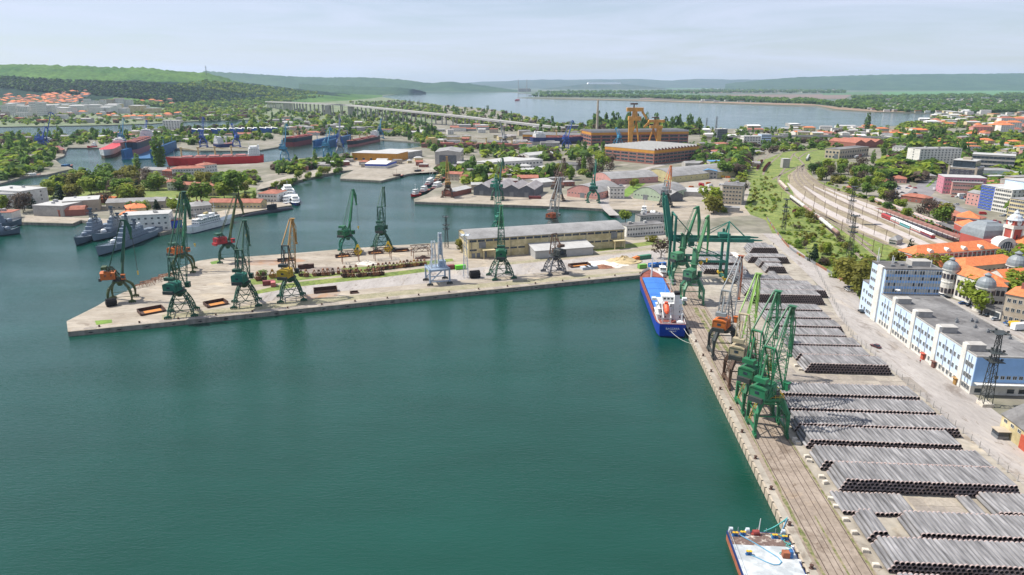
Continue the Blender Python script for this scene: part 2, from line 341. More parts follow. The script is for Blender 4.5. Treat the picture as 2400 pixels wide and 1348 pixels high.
def hill(name,ridge,foot,dist,mat,nx=150,ny=26,rough=6.0,back=2500,seed=1,pw=1.15):
 rs=np.random.default_rng(seed);X=np.linspace(ridge[0][0],ridge[-1][0],nx);ry=np.interp(X,[p[0]for p in ridge],[p[1]for p in ridge]);fy=np.interp(X,[p[0]for p in foot],[p[1]for p in foot]);dr=np.interp(X,[p[0]for p in dist],[p[1]for p in dist])
 yf=np.array([G(x,y).y for x,y in zip(X,fy)]);zr=CAMH+dr*np.tan(np.arctan((674-ry)/FPX)-PITCH)
 zr=np.maximum(zr,GZ+1.0);V=[];tp=np.clip((zr-GZ)/80,0,1);vs=list(np.linspace(0,1,ny))+[1.04,1.15,1.4]
 cols=np.interp(X,X,(X-1200)*_c/FPX)
 for v in vs:
  y=yf+(dr-yf)*min(v,1)+(v-1)*back*(v>1);s=v**pw*(1 if v<=1 else 0)if v<=1 else 1-(v-1)*1.2
  z=GZ-0.5+(zr-GZ)*s;z=z+tp*(rs.normal(0,rough*.45,nx)*min(1,v*3)+rough*np.sin(X*.021+v*7)*min(1,v*2)*.8*(1 if v<.97 else .3))
  V.append(np.stack([cols*y,y,z],1))
 V=np.array(V);m=len(vs);F=np.array([[r*nx+i,r*nx+i+1,(r+1)*nx+i+1,(r+1)*nx+i]for r in range(m-1)for i in range(nx-1)])
 o=npmesh(name,V.reshape(-1,3),F,mat);o.data.polygons.foreach_set('use_smooth',[True]*len(F));struct(o)
 def hz(x,y):
  p=1200+(x/y)*FPX/_c;
  if p<X[0]or p>X[-1]:return GZ
  a=float(np.interp(p,X,yf));d=float(np.interp(p,X,dr));z=float(np.interp(p,X,zr));v=(y-a)/(d-a)
  return GZ if v<=0 else GZ+(z-GZ)*min(v,1)**pw
 return hz
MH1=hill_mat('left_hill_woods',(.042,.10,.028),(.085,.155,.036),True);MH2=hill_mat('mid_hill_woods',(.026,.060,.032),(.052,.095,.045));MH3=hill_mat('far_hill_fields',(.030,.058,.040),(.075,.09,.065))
hz1=hill('wooded_hill',[(-700,148),(0,152),(60,151),(150,153),(300,158),(350,160),(400,165),(480,169),(520,178),(540,186),(570,194),(610,199),(660,205),(720,211),(800,218),(860,224),(895,228)],[(-700,262),(0,258),(300,256),(420,252),(600,246),(800,237),(895,229)],[(-700,4600),(0,4600),(400,4700),(600,5200),(800,6000),(895,6700)],MH1,260,40,7.0,pw=1.25)
hill('headland',[(700,196),(780,200),(880,204),(930,205),(960,208),(985,212),(998,216.5)],[(700,224),(880,223),(960,220),(998,218)],[(700,8800),(998,8600)],MH2,90,12,6,seed=3)
hill('mid_hills',[(480,166),(540,170),(700,180),(760,181),(850,181),(920,185),(970,190),(1010,195),(1035,192),(1060,191),(1100,196),(1150,203),(1200,210),(1240,214)],[(480,216),(1000,215),(1240,215.5)],[(480,12500),(1240,12000)],MH2,170,14,9,seed=4)
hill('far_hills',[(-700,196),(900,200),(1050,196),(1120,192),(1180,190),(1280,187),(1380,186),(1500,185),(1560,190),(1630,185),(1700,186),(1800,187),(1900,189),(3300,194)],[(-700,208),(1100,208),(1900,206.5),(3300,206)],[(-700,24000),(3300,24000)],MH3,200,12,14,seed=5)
hill('right_plateau',[(1700,196),(1800,186),(1870,181),(1960,178),(2050,175),(2160,173.5),(2280,173),(2400,172),(3300,168)],[(1700,212),(1900,212),(3300,214)],[(1700,16500),(3300,16000)],MH2,200,14,10,seed=6)
def hillray(px,py):
 r0=G(px,py,0);f=lambda y:CAMH*(1-y/r0.y)-hz1(r0.x/r0.y*y,y)
 y=2300.0
 while y<7100 and f(y)>0:y+=90
 if y>=7100:return G(px,py)
 a,c=y-90,y
 for k in range(7):
  m=(a+c)/2
  if f(m)>0:a=m
  else:c=m
 return Vector((r0.x/r0.y*c,c,CAMH*(1-c/r0.y)))
# ================================================================ pipe yard
M_pipe=pm('pipe_coating',(0.080,0.079,0.083),0.75,col2=(0.30,0.293,0.295),scale=0.9,stretch=(1.1,0.10,0.6),thr=(0.3,0.72),fine=(0.9,0.14))
M_band=pm('pipe_end_band',(0.36,0.285,0.265),0.6,var=0.2,scale=1.5)
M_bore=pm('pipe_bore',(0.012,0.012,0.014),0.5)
PD=1.16;PL=9.5
def pipe_mb(n,b=None,off=(0,0,0),yaw=0.0,L=PL):
 b=b or MB();r=PD/2*0.985;h=L/2;c,s_=math.cos(yaw),math.sin(yaw)
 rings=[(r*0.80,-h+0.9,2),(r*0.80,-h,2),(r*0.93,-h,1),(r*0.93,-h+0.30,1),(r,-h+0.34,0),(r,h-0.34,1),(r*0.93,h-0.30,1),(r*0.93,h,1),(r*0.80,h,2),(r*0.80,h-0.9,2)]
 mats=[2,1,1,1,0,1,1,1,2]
 P=[]
 for rr,y,_ in rings:
  for i in range(n):
   a=2*math.pi*(i+0.5)/n;x=rr*math.cos(a);P.append((off[0]+x*c-y*s_,off[1]+x*s_+y*c,off[2]+rr*math.sin(a)))
 o=len(b.v);b.v.extend(P)
 for k in range(len(rings)-1):
  for i in range(n):
   j=(i+1)%n;b.f.append((o+k*n+i,o+k*n+j,o+(k+1)*n+j,o+(k+1)*n+i));b.m.append(mats[k])
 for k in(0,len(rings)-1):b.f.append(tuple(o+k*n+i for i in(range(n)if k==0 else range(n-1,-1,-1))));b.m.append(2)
 return b
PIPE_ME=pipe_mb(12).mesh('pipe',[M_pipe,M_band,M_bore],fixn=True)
PIPE_TMP=pipe_mb(8)
ROWS=[(-8.6,15.5,25.0,2,1,'the left bundle cut by the photo edge'),(-8.6,27.0,37.0,2,1,'the middle bundle cut by the photo edge'),(1.6,15.3,59.0,3,1,'the second stack from the photo bottom'),(11.2,15.3,21.0,3,1,'the short bundle beside the apron'),(11.2,25.0,59.0,3,1,'the stack right of the short bundle'),(20.6,13.8,31.0,1,1,'the single loose layer'),(21.0,42.5,46.5,1,1,'the low right-hand bundle'),(21.4,47.2,59.0,2,1,'the raised right-hand bundle'),(29.8,16.3,58.5,4,1,'the four-layer stack'),(39.3,15.3,58.3,3,1,'the stack behind the four-layer one'),(50.0,15.3,56.6,3,1,'the stack before the nearest crane'),(59.1,15.2,60.0,3,1,'the stack beside the nearest crane'),(68.7,15.2,59.2,3,0,''),(78.9,15.5,59.9,3,0,''),(101.2,31.8,60.4,4,0,''),(111.8,32.2,59.6,3,0,''),(121.6,33,60,3,0,''),(131.3,33.5,58.4,3,0,''),(141.6,33.5,60.5,3,0,''),(151.8,33.2,60.2,3,0,''),(162.1,33.5,60.8,3,0,''),(177.3,33,65.7,5,0,''),(188.3,33.2,71.3,4,0,''),(199.2,34,68.8,3,0,''),(208.8,33.5,63.8,3,0,''),(219.6,54.5,59.0,2,0,''),(229.9,54.0,65.3,4,0,''),(240.2,53.5,67.5,4,0,''),(250.5,50.5,73.6,4,0,''),(268.9,55.5,72.9,5,0,''),(278.0,57.0,71.3,4,0,''),(236.5,22.5,45,4,0,''),(247,24.2,46,3,0,''),(258,26,46,3,0,''),(226,22,46,3,0,''),(216.5,33,45,3,0,'')]
tv=np.array(PIPE_TMP.v);SV=[];SF4=[];SM4=[];nv=0
f4=np.array([f for f in PIPE_TMP.f if len(f)==4]);m4=np.array([m for f,m in zip(PIPE_TMP.f,PIPE_TMP.m)if len(f)==4])
f8=[f for f in PIPE_TMP.f if len(f)==8]
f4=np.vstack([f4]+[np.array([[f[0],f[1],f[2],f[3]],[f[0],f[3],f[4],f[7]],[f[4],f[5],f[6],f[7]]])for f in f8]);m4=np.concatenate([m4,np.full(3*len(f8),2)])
PYAW=YAW-math.pi/2;npipe=0
cy_,sy_=math.cos(PYAW),math.sin(PYAW)
for t0,s0,s1,nl,ind,wording in ROWS:
 n0=int((s1-s0)*KS/(PD*1.015))
 for k in range(nl):
  for i in range(n0-k):
   sm=s0*KS+(i+0.5+0.5*k)*PD*1.015
   jit=random.uniform(-0.16,0.16)
   p=Y(sm/KS,0)+QA*(t0*KS+PL/2+jit);z=GZ+0.22+PD/2+k*PD*0.872
   top=(k==nl-1)
   if ind and top:
    o=place('coated_pipe',PIPE_ME,None,(p.x,p.y,z),PYAW);o.rotation_euler[1]=random.uniform(0,6.28)
    tag(o,'grey coated pipe atop '+wording,'pipe','pipes on top of '+wording);npipe+=1
   else:
    ra=random.uniform(0,6.28);V=tv.copy();x=V[:,0]*math.cos(ra)-V[:,2]*math.sin(ra);zz=V[:,0]*math.sin(ra)+V[:,2]*math.cos(ra)
    W=np.stack([p.x+x*cy_-V[:,1]*sy_,p.y+x*sy_+V[:,1]*cy_,z+zz],1)
    SV.append(W);SF4.append(f4+nv);SM4.append(m4);nv+=len(W)
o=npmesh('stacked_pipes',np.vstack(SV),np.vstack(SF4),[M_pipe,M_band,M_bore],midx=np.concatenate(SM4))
stuff(o,'grey coated pipes filling the lower layers and far stacks of the yard','pipes')
M_block=pm('block_concrete',(0.55,0.50,0.42),0.9,var=0.2,scale=0.8)
b=MB();b.box(0,0,0,1.5,1.0,0.8);b.box(0,0,0.8,1.3,0.8,0.1);BLK=b.mesh('concrete_block',M_block)
for k,(s_,t_)in enumerate([(13.9,3.5),(13.7,8.0),(13.8,14.0),(13.7,18.6),(13.5,23.5),(13.4,26.6),(14.6,33.5),(14.6,36.0),(14.2,43.5),(14.2,45.6),(14.2,52.5),(14.0,54.6),(31.2,103.5),(30.8,106.8)]):
 o=place('concrete_block',BLK,None,Y(s_,t_,GZ+0.03),PYAW+random.uniform(-.3,.3))
 tag(o,'squat pale concrete block lying at the quay end of the pipe rows','block','blocks along the pipe yard edge')
M_post=pm('fence_post',(0.30,0.29,0.27),0.7)
b=MB();b.box(0,0,0,0.13,0.13,2.3);b.box(0,0,0,0.5,0.5,0.18);PST=b.mesh('post',M_post)
fr=thing('wire_fence','thin wire fence on posts between the pipe stacks and the road','fence')
fpts=[Y(61.9,t_)for t_ in range(-6,140,4)]+[Y(61.9+(t_-140)*0.21,t_)for t_ in range(140,290,5)]
for p in fpts:place('post',PST,fr,(p.x,p.y,GZ+0.05))
for hz in(0.7,1.5,2.25):
 b=MB()
 for p,q in zip(fpts[:-1],fpts[1:]):b.beam((p.x,p.y,GZ+hz),(q.x,q.y,GZ+hz),0.035)
 b.build('wire',M_post,fr)
# ================================================================ cranes
def paint(name,c,rust=0.35):
 return pm('paint_'+name,c,0.55,col2=tuple(lerp(a,b,rust)for a,b in zip(c,(0.10,0.055,0.03))),scale=0.35,thr=(0.45,0.8),fine=(0.12,0.25),spots=[(.45,.57,.66,(.95,.66,.5)),(.2,.56,.64,(1.3,1.22,1.1))])
C_grn=paint('green',(0.015,0.145,0.062));C_dkg=paint('dark_green',(0.012,0.085,0.052));C_olv=paint('olive_green',(0.045,0.075,0.022));C_teal=paint('teal_green',(0.014,0.150,0.105),0.15)
C_mint=paint('light_green',(0.060,0.20,0.105),0.2);C_lime=paint('lime_green',(0.20,0.36,0.07),0.15);C_org=paint('orange',(0.50,0.13,0.02),0.45);C_red=paint('crimson',(0.33,0.02,0.03),0.3)
C_yel=paint('yellow',(0.55,0.36,0.02),0.3);C_grey=paint('grey',(0.21,0.23,0.24),0.2);C_dark=paint('dark_grey',(0.035,0.045,0.045),0.25);C_beige=paint('beige',(0.42,0.36,0.24),0.3)
C_brn=paint('rust_brown',(0.095,0.055,0.036),0.3);C_rust=paint('rust_orange',(0.33,0.085,0.03),0.3);C_silv=paint('silver',(0.50,0.55,0.60),0.1);C_lblue=paint('pale_blue_grey',(0.27,0.35,0.45),0.15);C_blue=paint('crane_blue',(0.015,0.07,0.33),0.12)
C_lbl=paint('light_crane_blue',(0.03,0.19,0.33),0.2);C_ochre=paint('ochre',(0.36,0.20,0.05),0.3);C_gold=paint('gantry_yellow',(0.58,0.28,0.05),0.12);C_wht=pm('white_paint',(0.72,0.72,0.70),0.6,var=0.08)
M_glass=pm('window_glass',(0.035,0.05,0.065),0.12,var=0.4,scale=0.4);M_blk=pm('black_rubber',(0.012,0.012,0.014),0.8,var=0.4,scale=2.0);M_steel=pm('rope_steel',(0.06,0.06,0.06),0.5)
BOG={}
def bogie_mesh(mat):
 if mat.name not in BOG:
  b=MB();b.box(0,0,0.45,0.7,3.4,0.55);b.box(0,0,1.0,0.9,1.6,0.5);b.box(0,-1.1,0.9,0.55,0.8,0.35);b.box(0,1.1,0.9,0.55,0.8,0.35)
  for y in(-1.35,-0.45,0.45,1.35):b.cyl((-0.25,y,0.40),(0.25,y,0.40),0.40,n=8)
  BOG[mat.name]=b.mesh('bogie',mat)
 return BOG[mat.name]
def lattice(b,A,B,n,wd,dg,ends=True):
 k=len(A);A=[Vector(p)for p in A];B=[Vector(p)for p in B]
 for p,q in zip(A,B):b.beam(p,q,wd)
 L=[[A[i].lerp(B[i],j/n)for i in range(k)]for j in range(n+1)]
 for j in range(n+1):
  for i in range(k):
   if k==2 and i==1:continue
   if ends or 0<j<n:b.beam(L[j][i],L[j][(i+1)%k],dg)
   if j<n:
    a,c=(i,(i+1)%k)if j%2 else((i+1)%k,i)
    b.beam(L[j][a],L[j+1][c],dg)
def aim(base,tx,ty,Rw,away=True,zmin=18,zmax=75):
 best=None
 for k in range(400):
  z=lerp(zmin,zmax,k/399)+GZ;p=G(tx,ty,z);r=math.hypot(p.x-base[0],p.y-base[1])
  if(p.y>=base[1])!=away:continue
  if best is None or abs(r-Rw)<best[0]:best=(abs(r-Rw),z-GZ,math.atan2(p.y-base[1],p.x-base[0]),r)
 return best[1],best[2],best[3]
def crane(label,base,yaw,zt=12.0,g=10.5,wb=10.0,portal='frame',slew=0.0,apex=(-1.5,14.0),foot=(2.8,1.0),head=(12,38),nose=(4,-13),tail=(-2.0,0.8),style='lattice',cp=None,cu=None,ch=None,cj=None,cb=None,hook=16.0,house=(7.0,5.0,3.6),platform=3.2,column=False,group='portal cranes',scale=1.0,jw=4.2,nofly=False,cf=None,nojib=False,rail_col=None,detail=True,roofc=None):
 cu=cu or cp;ch=ch or cu;cj=cj or cu;cb=cb or cp
 root=thing('portal_crane',label,'crane',(base[0],base[1],GZ+0.12),yaw-math.pi/2,group)
 root.scale=(scale,)*3
 bm_=bogie_mesh(cb)
 pw=platform
 for sx in(-1,1):
  for sy in(-1,1):
   place('bogie',bm_,root,(sx*g/2,sy*wb/2,0))
   b=MB();f=Vector((sx*g/2,sy*wb/2,1.4))
   if portal=='frame':
    kn=Vector((sx*g/2*0.96,sy*wb/2*0.94,zt*0.64));tp=Vector((sx*pw*0.95,sy*pw*0.95,zt-0.5))
    b.tbeam(f,kn,0.75,0.75,1.15,1.15);b.tbeam(kn+Vector((0,0,-0.45)),tp,1.1,1.15,1.0,1.5)
    for q in range(3):b.box(f.x,f.y,lerp(2,kn.z,q/3),1.0,1.0,0.12)
   elif portal=='spider':
    kn=Vector((sx*g/2*0.98,sy*wb/2*0.98,zt*0.52));tp=Vector((sx*1.9,sy*1.9,zt-0.4));md=f.lerp(kn,0.5)+Vector((sx*0.25,sy*0.25,0));m2=Vector((sx*g/2*0.86,sy*wb/2*0.86,zt*0.70))
    for p,q,r0,r1 in((f,md,0.42,0.55),(md,kn,0.55,0.70),(kn,m2,0.70,0.74),(m2,tp,0.74,0.66)):b.cyl(p,q,r0,r1,8)
   else:
    N=6;prev=None
    for k in range(N+1):
     a=k/N*math.pi/2;rr=lerp(1,0.34,lerp(k/N,1-math.cos(a),.45));hz=lerp(1.4,zt-0.6,lerp(k/N,math.sin(a),.45))
     o1=Vector((sx*g/2*rr,sy*wb/2*rr,hz));o2=Vector((sx*max(g/2*rr-1.15,0.8),sy*max(wb/2*rr-1.15,0.8),hz-0.35*k/N))
     if prev:b.beam(prev[0],o1,0.42);b.beam(prev[1],o2,0.32);b.beam(prev[0],o2,0.26);b.beam(o1,o2,0.26)
     prev=(o1,o2)
   b.build('leg',cp,root)
 b=MB();zb_=zt*(0.55 if portal=='frame' else 0.30);e=0.93 if portal=='frame' else 0.96
 cs=[(-1,-1),(1,-1),(1,1),(-1,1)]
 for i in range(4):
  p,q=cs[i],cs[(i+1)%4]
  P1=Vector((p[0]*g/2*e,p[1]*wb/2*e,zb_));P2=Vector((q[0]*g/2*e,q[1]*wb/2*e,zb_))
  if portal=='frame' and i%2==0:
   b.beam(P1,P2,0.35)
  elif portal!='spider':
   b.beam(P1,P2,0.34);md=(P1+P2)/2;U1=Vector((p[0]*g*.29,p[1]*wb*.29,zt*.72));U2=Vector((q[0]*g*.29,q[1]*wb*.29,zt*.72));b.beam(md,U1,.24);b.beam(md,U2,.24);b.beam(U1,U2,.28)
   b.beam(Vector((P1.x,P1.y,1.2)),md,0.22);b.beam(Vector((P2.x,P2.y,1.2)),md,0.22)
  elif i%2:b.beam(P1,P2,0.2)
 if portal=='frame':
  for i in(1,3):p,q=cs[i],cs[(i+1)%4];b.beam((p[0]*g/2,p[1]*wb/2,2.2),(q[0]*g/2,q[1]*wb/2,2.2),0.6,0.8)
 b.build('brace',cp,root)
 b=MB()
 if portal=='frame':b.box(0,0,zt-0.75,pw*2.15,pw*2.15,0.75);b.lathe((0,0,zt-2.6),[(0.2,0),(2.0,0.2),(2.5,1.9)],12)
 else:b.lathe((0,0,zt-0.9),[(0.3,0),(3.1,0.05),(3.4,0.5),(3.4,0.9),(0.3,0.95)],16);b.lathe((0,0,zt-3.0),[(0.2,0),(1.1,0.2),(1.7,2.1)],10)
 b.build('platform',cp,root)
 if portal=='frame':
  b=MB();r_=pw*1.06
  for i in range(4):
   p,q=cs[i],cs[(i+1)%4]
   for hz in(0.55,1.1):b.beam((p[0]*r_,p[1]*r_,zt+hz),(q[0]*r_,q[1]*r_,zt+hz),0.09)
   for k in range(5):x=lerp(p[0],q[0],k/5)*r_;y=lerp(p[1],q[1],k/5)*r_;b.beam((x,y,zt),(x,y,zt+1.1),0.09)
  for k in range(2):x0=-g/2*0.9-k*0.7;b.beam((x0,wb*0.30,1.8),(x0+0.9,-wb*0.18,zt),0.12)
  for k in range(12):t_=k/12;b.beam((-g/2*0.9+0.9*t_,lerp(wb*0.30,-wb*0.18,t_),lerp(1.8,zt,t_)),(-g/2*0.9-0.7+0.9*t_,lerp(wb*0.30,-wb*0.18,t_),lerp(1.8,zt,t_)),0.12)
  b.build('railing',rail_col or cp,root)
 up=bpy.data.objects.new('slewing_superstructure',None)
 a=slew-(yaw-math.pi/2);ca,sa=math.cos(a),math.sin(a)
 def U(x,y,z):return Vector((x*ca-y*sa,x*sa+y*ca,z))
 def ub(b):b.v=[tuple(U(*p))for p in b.v];return b
 bpy.data.objects.remove(up)
 b=MB();b.lathe((0,0,zt),[(2.9,0),(2.9,0.5),(2.4,0.6),(2.4,1.1),(0.1,1.1)],16);b.box(-1.8,0,zt+0.85,house[0]+2.5,3.2,0.5);ub(b).build('turntable',C_dark,root)
 hl,hw,hh=house;xr=-1.2;zf=zt+1.35
 b=MB();prof=[(-hw/2,zf),(hw/2,zf),(hw/2,zf+hh*0.86),(hw/2*0.55,zf+hh),(-hw/2*0.55,zf+hh),(-hw/2,zf+hh*0.86)]
 b.hull([[(xr-hl,y,z)for y,z in prof],[(xr,y,z)for y,z in prof]])
 hs=ub(b).build('machine_house',ch,root)
 b=MB();b.hull([[(x,y,z+0.06)for y,z in((-hw/2*1.05,zf+hh*0.86),(hw/2*1.05,zf+hh*0.86),(hw/2*0.55,zf+hh),(-hw/2*0.55,zf+hh))]for x in(xr-hl-0.2,xr+0.2)])
 ub(b).build('house_roof',roofc or ch,hs)
 if detail:
  for sg in(-1,1):
   b=MB();nb=3
   for k in range(nb):
    x0=xr-hl+k*hl/nb;x1=x0+hl/nb;yy=sg*(hw/2+0.08)
    b.beam((x0,yy,zf),(x0,yy,zf+hh*0.84),0.22);b.beam((x0,yy,zf)if k%2 else(x0,yy,zf+hh*0.84),(x1,yy,zf+hh*0.84)if k%2 else(x1,yy,zf),0.18)
   b.beam((xr-hl,yy,zf),(xr,yy,zf),0.25)
   ub(b).build('house_truss',ch,hs)
   for k in range(2):
    b=MB();b.box(xr-hl*(0.25+0.42*k),sg*(hw/2+0.03),zf+hh*0.42,0.9,0.08,1.0);ub(b).build('window',M_glass,hs)
  for sx2 in(0,):
   b=MB();b.box(xr-hl-0.04,0,zf+hh*0.40,0.08,1.4,0.9);ub(b).build('window',M_glass,hs)
 b=MB();b.box(xr-hl-0.6,0,zt+0.5,1.2,hw*0.9,1.5);ub(b).build('counterweight',C_dark if ch is not C_red else C_red,root)
 cabm=ch if ch in(C_org,C_red)else cu
 b=MB();b.box(foot[0]+0.9,-2.6,zt+0.9,1.9,1.7,2.5);b.box(foot[0]+0.9,-2.6,zt+3.4,2.2,2.0,0.18);cb_=ub(b).build('operator_cab',cabm,root)
 b=MB();b.box(foot[0]+1.87,-2.6,zt+1.7,0.06,1.45,1.5);b.box(foot[0]+0.9,-3.47,zt+1.7,1.5,0.06,1.4);ub(b).build('cab_window',M_glass,cb_)
 ax,az=apex[0],zt+apex[1]
 if column:
  b=MB();b.tbeam((0,0,zt+1),(0,0,az),2.6,2.4,1.9,1.7,up=(1,0,0));b.tbeam((0,0,az-0.4),(ax*2.2,0,az+1.2),1.6,1.2,0.9,0.7);b.lathe((0,0,zt+apex[1]*0.5),[(1.3,0),(2.4,0.05),(2.4,0.35),(1.3,0.4)],10)
  ub(b).build('column',cu,root)
 else:
  b=MB();bw=2.3;aw=1.7 if style=='lattice' else .8
  for sg in(-1,1):
   b.beam((-hl*0.62,sg*bw,zf),(ax-0.4,sg*aw,az),0.34);b.beam((foot[0]-0.6,sg*bw,zt+1.1),(ax+0.3,sg*aw,az),0.38)
   for t_ in(0.25,0.5,0.75):
    p=Vector((-hl*0.62,sg*bw,zf)).lerp(Vector((ax-0.4,sg*aw,az)),t_);q=Vector((foot[0]-0.6,sg*bw,zt+1.1)).lerp(Vector((ax+0.3,sg*aw,az)),t_);b.beam(p,q,0.2)
    q2=Vector((foot[0]-0.6,sg*bw,zt+1.1)).lerp(Vector((ax+0.3,sg*aw,az)),t_-0.25);b.beam(p,q2,0.16)
    if sg==1:b.beam(p,(p.x,-p.y,p.z),0.18);b.beam(q,(q.x,-q.y,q.z),0.18)
  b.cyl((ax,-aw-.2,az),(ax,aw+.2,az),0.4,n=8);ub(b).build('a_frame',cu,root)
  b=MB()
  for sg in(-.4,.4):b.beam((foot[0]-.2,1.9+sg,zt+1.1),(ax+.8,.9+sg,az),.12)
  for k in range(16):p=Vector((foot[0]-.2,1.9,zt+1.1)).lerp(Vector((ax+.8,.9,az)),k/16);b.beam(p+Vector((0,-.4,0)),p+Vector((0,.4,0)),.09)
  ub(b).build('ladder',rail_col or cu,root)
  b=MB();b.beam((ax-1.2,0,az-2.0),(-hl*0.9,0,zf+hh+2.6),0.5,0.7);b.box(-hl*0.9,0,zf+hh+1.2,2.4,hw*0.8,1.5);ub(b).build('jib_counterweight',cu,root)
 if not nojib:
  F_=Vector((foot[0],0,zt+foot[1]));H_=Vector((head[0],0,head[1]));d=(H_-F_).normalized();nrm=Vector((-d.z,0,d.x))
  if style=='lattice':
   b=MB();A=[F_+Vector((0,sy*jw/2,0))+nrm*o for sy,o in((-1,-0.3),(1,-0.3),(1,0.3),(-1,0.3))];M_=F_.lerp(H_,0.45)
   Bm=[M_+Vector((0,sy*jw*0.36,0))+nrm*o for sy,o in((-1,-0.8),(1,-0.8),(1,0.8),(-1,0.8))];E_=[H_+Vector((0,sy*0.45,0))+nrm*o for sy,o in((-1,-0.3),(1,-0.3),(1,0.3),(-1,0.3))]
   lattice(b,A,Bm,5,0.25,0.12);lattice(b,Bm,E_,6,0.23,0.12,False)
  else:
   b=MB();M_=F_.lerp(H_,0.30)+nrm*0.25
   for sy in(-1,1):b.beam(F_+Vector((0,sy*1.1,0)),M_,0.8,0.9)
   b.tbeam(M_-d*1.2,H_,1.5,1.6,0.75,0.85)
  ub(b).build('jib',cj,root)
  T_=H_+Vector((tail[0],0,tail[1]));N_=H_+Vector((nose[0],0,nose[1]));dn=(N_-H_).normalized();n2=Vector((-dn.z,0,dn.x))
  if n2.dot(Vector((1,0,1)))<0:n2=-n2
  if not nofly:
   b=MB()
   if style=='lattice':
    K_=H_.lerp(N_,0.35)+n2*1.7
    for sy in(-0.45,0.45):
     o=Vector((0,sy,0));b.beam(T_+o,K_+o,0.24);b.beam(K_+o,N_+o*0.6,0.24);b.beam(H_+o,N_+o*0.6,0.30);b.beam(H_+o,T_+o,0.28);b.beam(H_+o,K_+o,0.18)
     for t_ in(0.55,0.75):b.beam(H_.lerp(N_,t_)+o,K_.lerp(N_,(t_-0.35)/0.65)+o,0.14);b.beam(H_.lerp(N_,t_-0.2)+o,K_.lerp(N_,(t_-0.35)/0.65)+o,0.14)
    b.cyl(H_+Vector((0,-0.9,0)),H_+Vector((0,0.9,0)),0.55,n=8);b.cyl(N_+Vector((0,-0.5,0)),N_+Vector((0,0.5,0)),0.6,n=8);b.box(H_.x,0,H_.z+0.5,1.8,2.6,0.12)
   else:
    K_=H_.lerp(N_,0.45)+n2*0.9
    b.tbeam(T_,H_+n2*0.3,0.6,0.6,0.9,1.2);b.tbeam(H_+n2*0.2-dn*0.5,K_,0.8,1.2,0.9,1.9);b.tbeam(K_-dn*0.2,N_,0.9,1.9,0.6,0.55);b.cyl(N_+Vector((0,-0.5,0)),N_+Vector((0,0.5,0)),0.6,n=8)
   ub(b).build('fly_jib',cf or cj,root)
  for sy in(-1,1):
   b=MB();b.beam((ax,sy*(1.7 if style=='lattice' and not column else .95),az),T_+Vector((0,sy*0.45,0)),0.34 if style=='lattice' else .22,.6 if style=='lattice' else .25);ub(b).build('tie_beam',cj,root)
   if column:break
  if hook is not None:
   b=MB();hx=N_.x+0.5
   for sy in(-0.35,0.35):b.cyl((hx,sy,hook),(hx,sy,N_.z),0.06,n=4)
   b.cyl((ax,0.2,az+0.2),T_+Vector((0,0.1,0.5)),0.06,n=4);b.cyl((ax,-0.2,az+0.2),T_+Vector((0,-0.1,0.5)),0.06,n=4)
   ub(b).build('hoist_rope',M_steel,root)
   b=MB();b.box(hx,0,hook-0.9,0.5,1.0,1.0);b.lathe((hx,0,hook-2.0),[(0.05,0),(0.35,0.2),(0.35,0.6),(0.1,1.1)],8);ub(b).build('hook_block',C_yel,root)
 return root
KSC=KS
TRK=YAW
def rb(t0,t1):p=(Y(3.55,t0)+Y(12.15,t1))/2;return(p.x,p.y)
RG='green and grey portal cranes on the right quay'
g_r=8.6*KS
def put(label,base,tx,ty,Rw,away,**kw):
 zh,sl_,r=aim(base,tx,ty,Rw,away);return crane(label,base,kw.pop('yaw',TRK),slew=sl_,head=(r,zh),**kw)
put('nearest bright green lattice portal crane astride the quay tracks, its jib raised to the right',rb(55.5,64.5),1858,722,8.5,True,zt=12.5,house=(7.6,5,3.9),g=g_r,wb=9.5,portal='frame',cp=C_grn,cu=C_grn,rail_col=C_yel,group=RG,apex=(-3.6,17),foot=(4.4,1.0),nose=(2.5,-17),jw=4.2,hook=None,tail=(-2.4,0.6))
put('second bright green lattice portal crane half hidden behind the nearest green one',rb(68.5,77.5),1824,686,8.5,True,zt=12.5,house=(7.6,5,3.9),g=g_r,wb=9.5,portal='frame',cp=C_grn,cu=C_grn,rail_col=C_yel,group=RG,apex=(-3.6,17),foot=(4.4,1.0),nose=(2.5,-17),jw=4.2,hook=None,tail=(-2.4,0.6))
put('beige portal crane with lime green jib and rust brown portal',rb(86,95),1778,645,11,True,zt=12.5,house=(7.6,5,3.9),g=g_r,wb=9.5,portal='frame',cp=C_brn,cu=C_beige,cj=C_lime,group=RG,apex=(-3.2,16),foot=(4.0,1.0),nose=(2.5,-17),jw=4.2,hook=None,tail=(-2.4,0.6))
put('dark grey portal crane with orange machine house and rusty red jib',rb(111,120),1737,603,14,True,zt=12.5,house=(7.6,5,3.9),g=g_r,wb=9.5,portal='frame',cp=C_dark,cu=C_grey,ch=C_org,cj=C_grey,cf=C_rust,group=RG,apex=(-3.2,16),foot=(4.0,1.0),nose=(3,-19),jw=4.2,hook=None,tail=(-2.4,0.6))
put('pale green box jib crane standing nearest the stern of the blue ship',rb(173,184),1660,508,12,True,zt=12.5,g=g_r,wb=11,portal='frame',cp=C_mint,cu=C_mint,cj=paint('mid_green',(0.03,0.17,0.055),0.1),style='box',column=True,group=RG,apex=(-0.8,15),foot=(1.0,7.0),nose=(2.2,-19),tail=(-3.5,-0.6),hook=20,platform=2.6,house=(5.5,4.6,4.4))
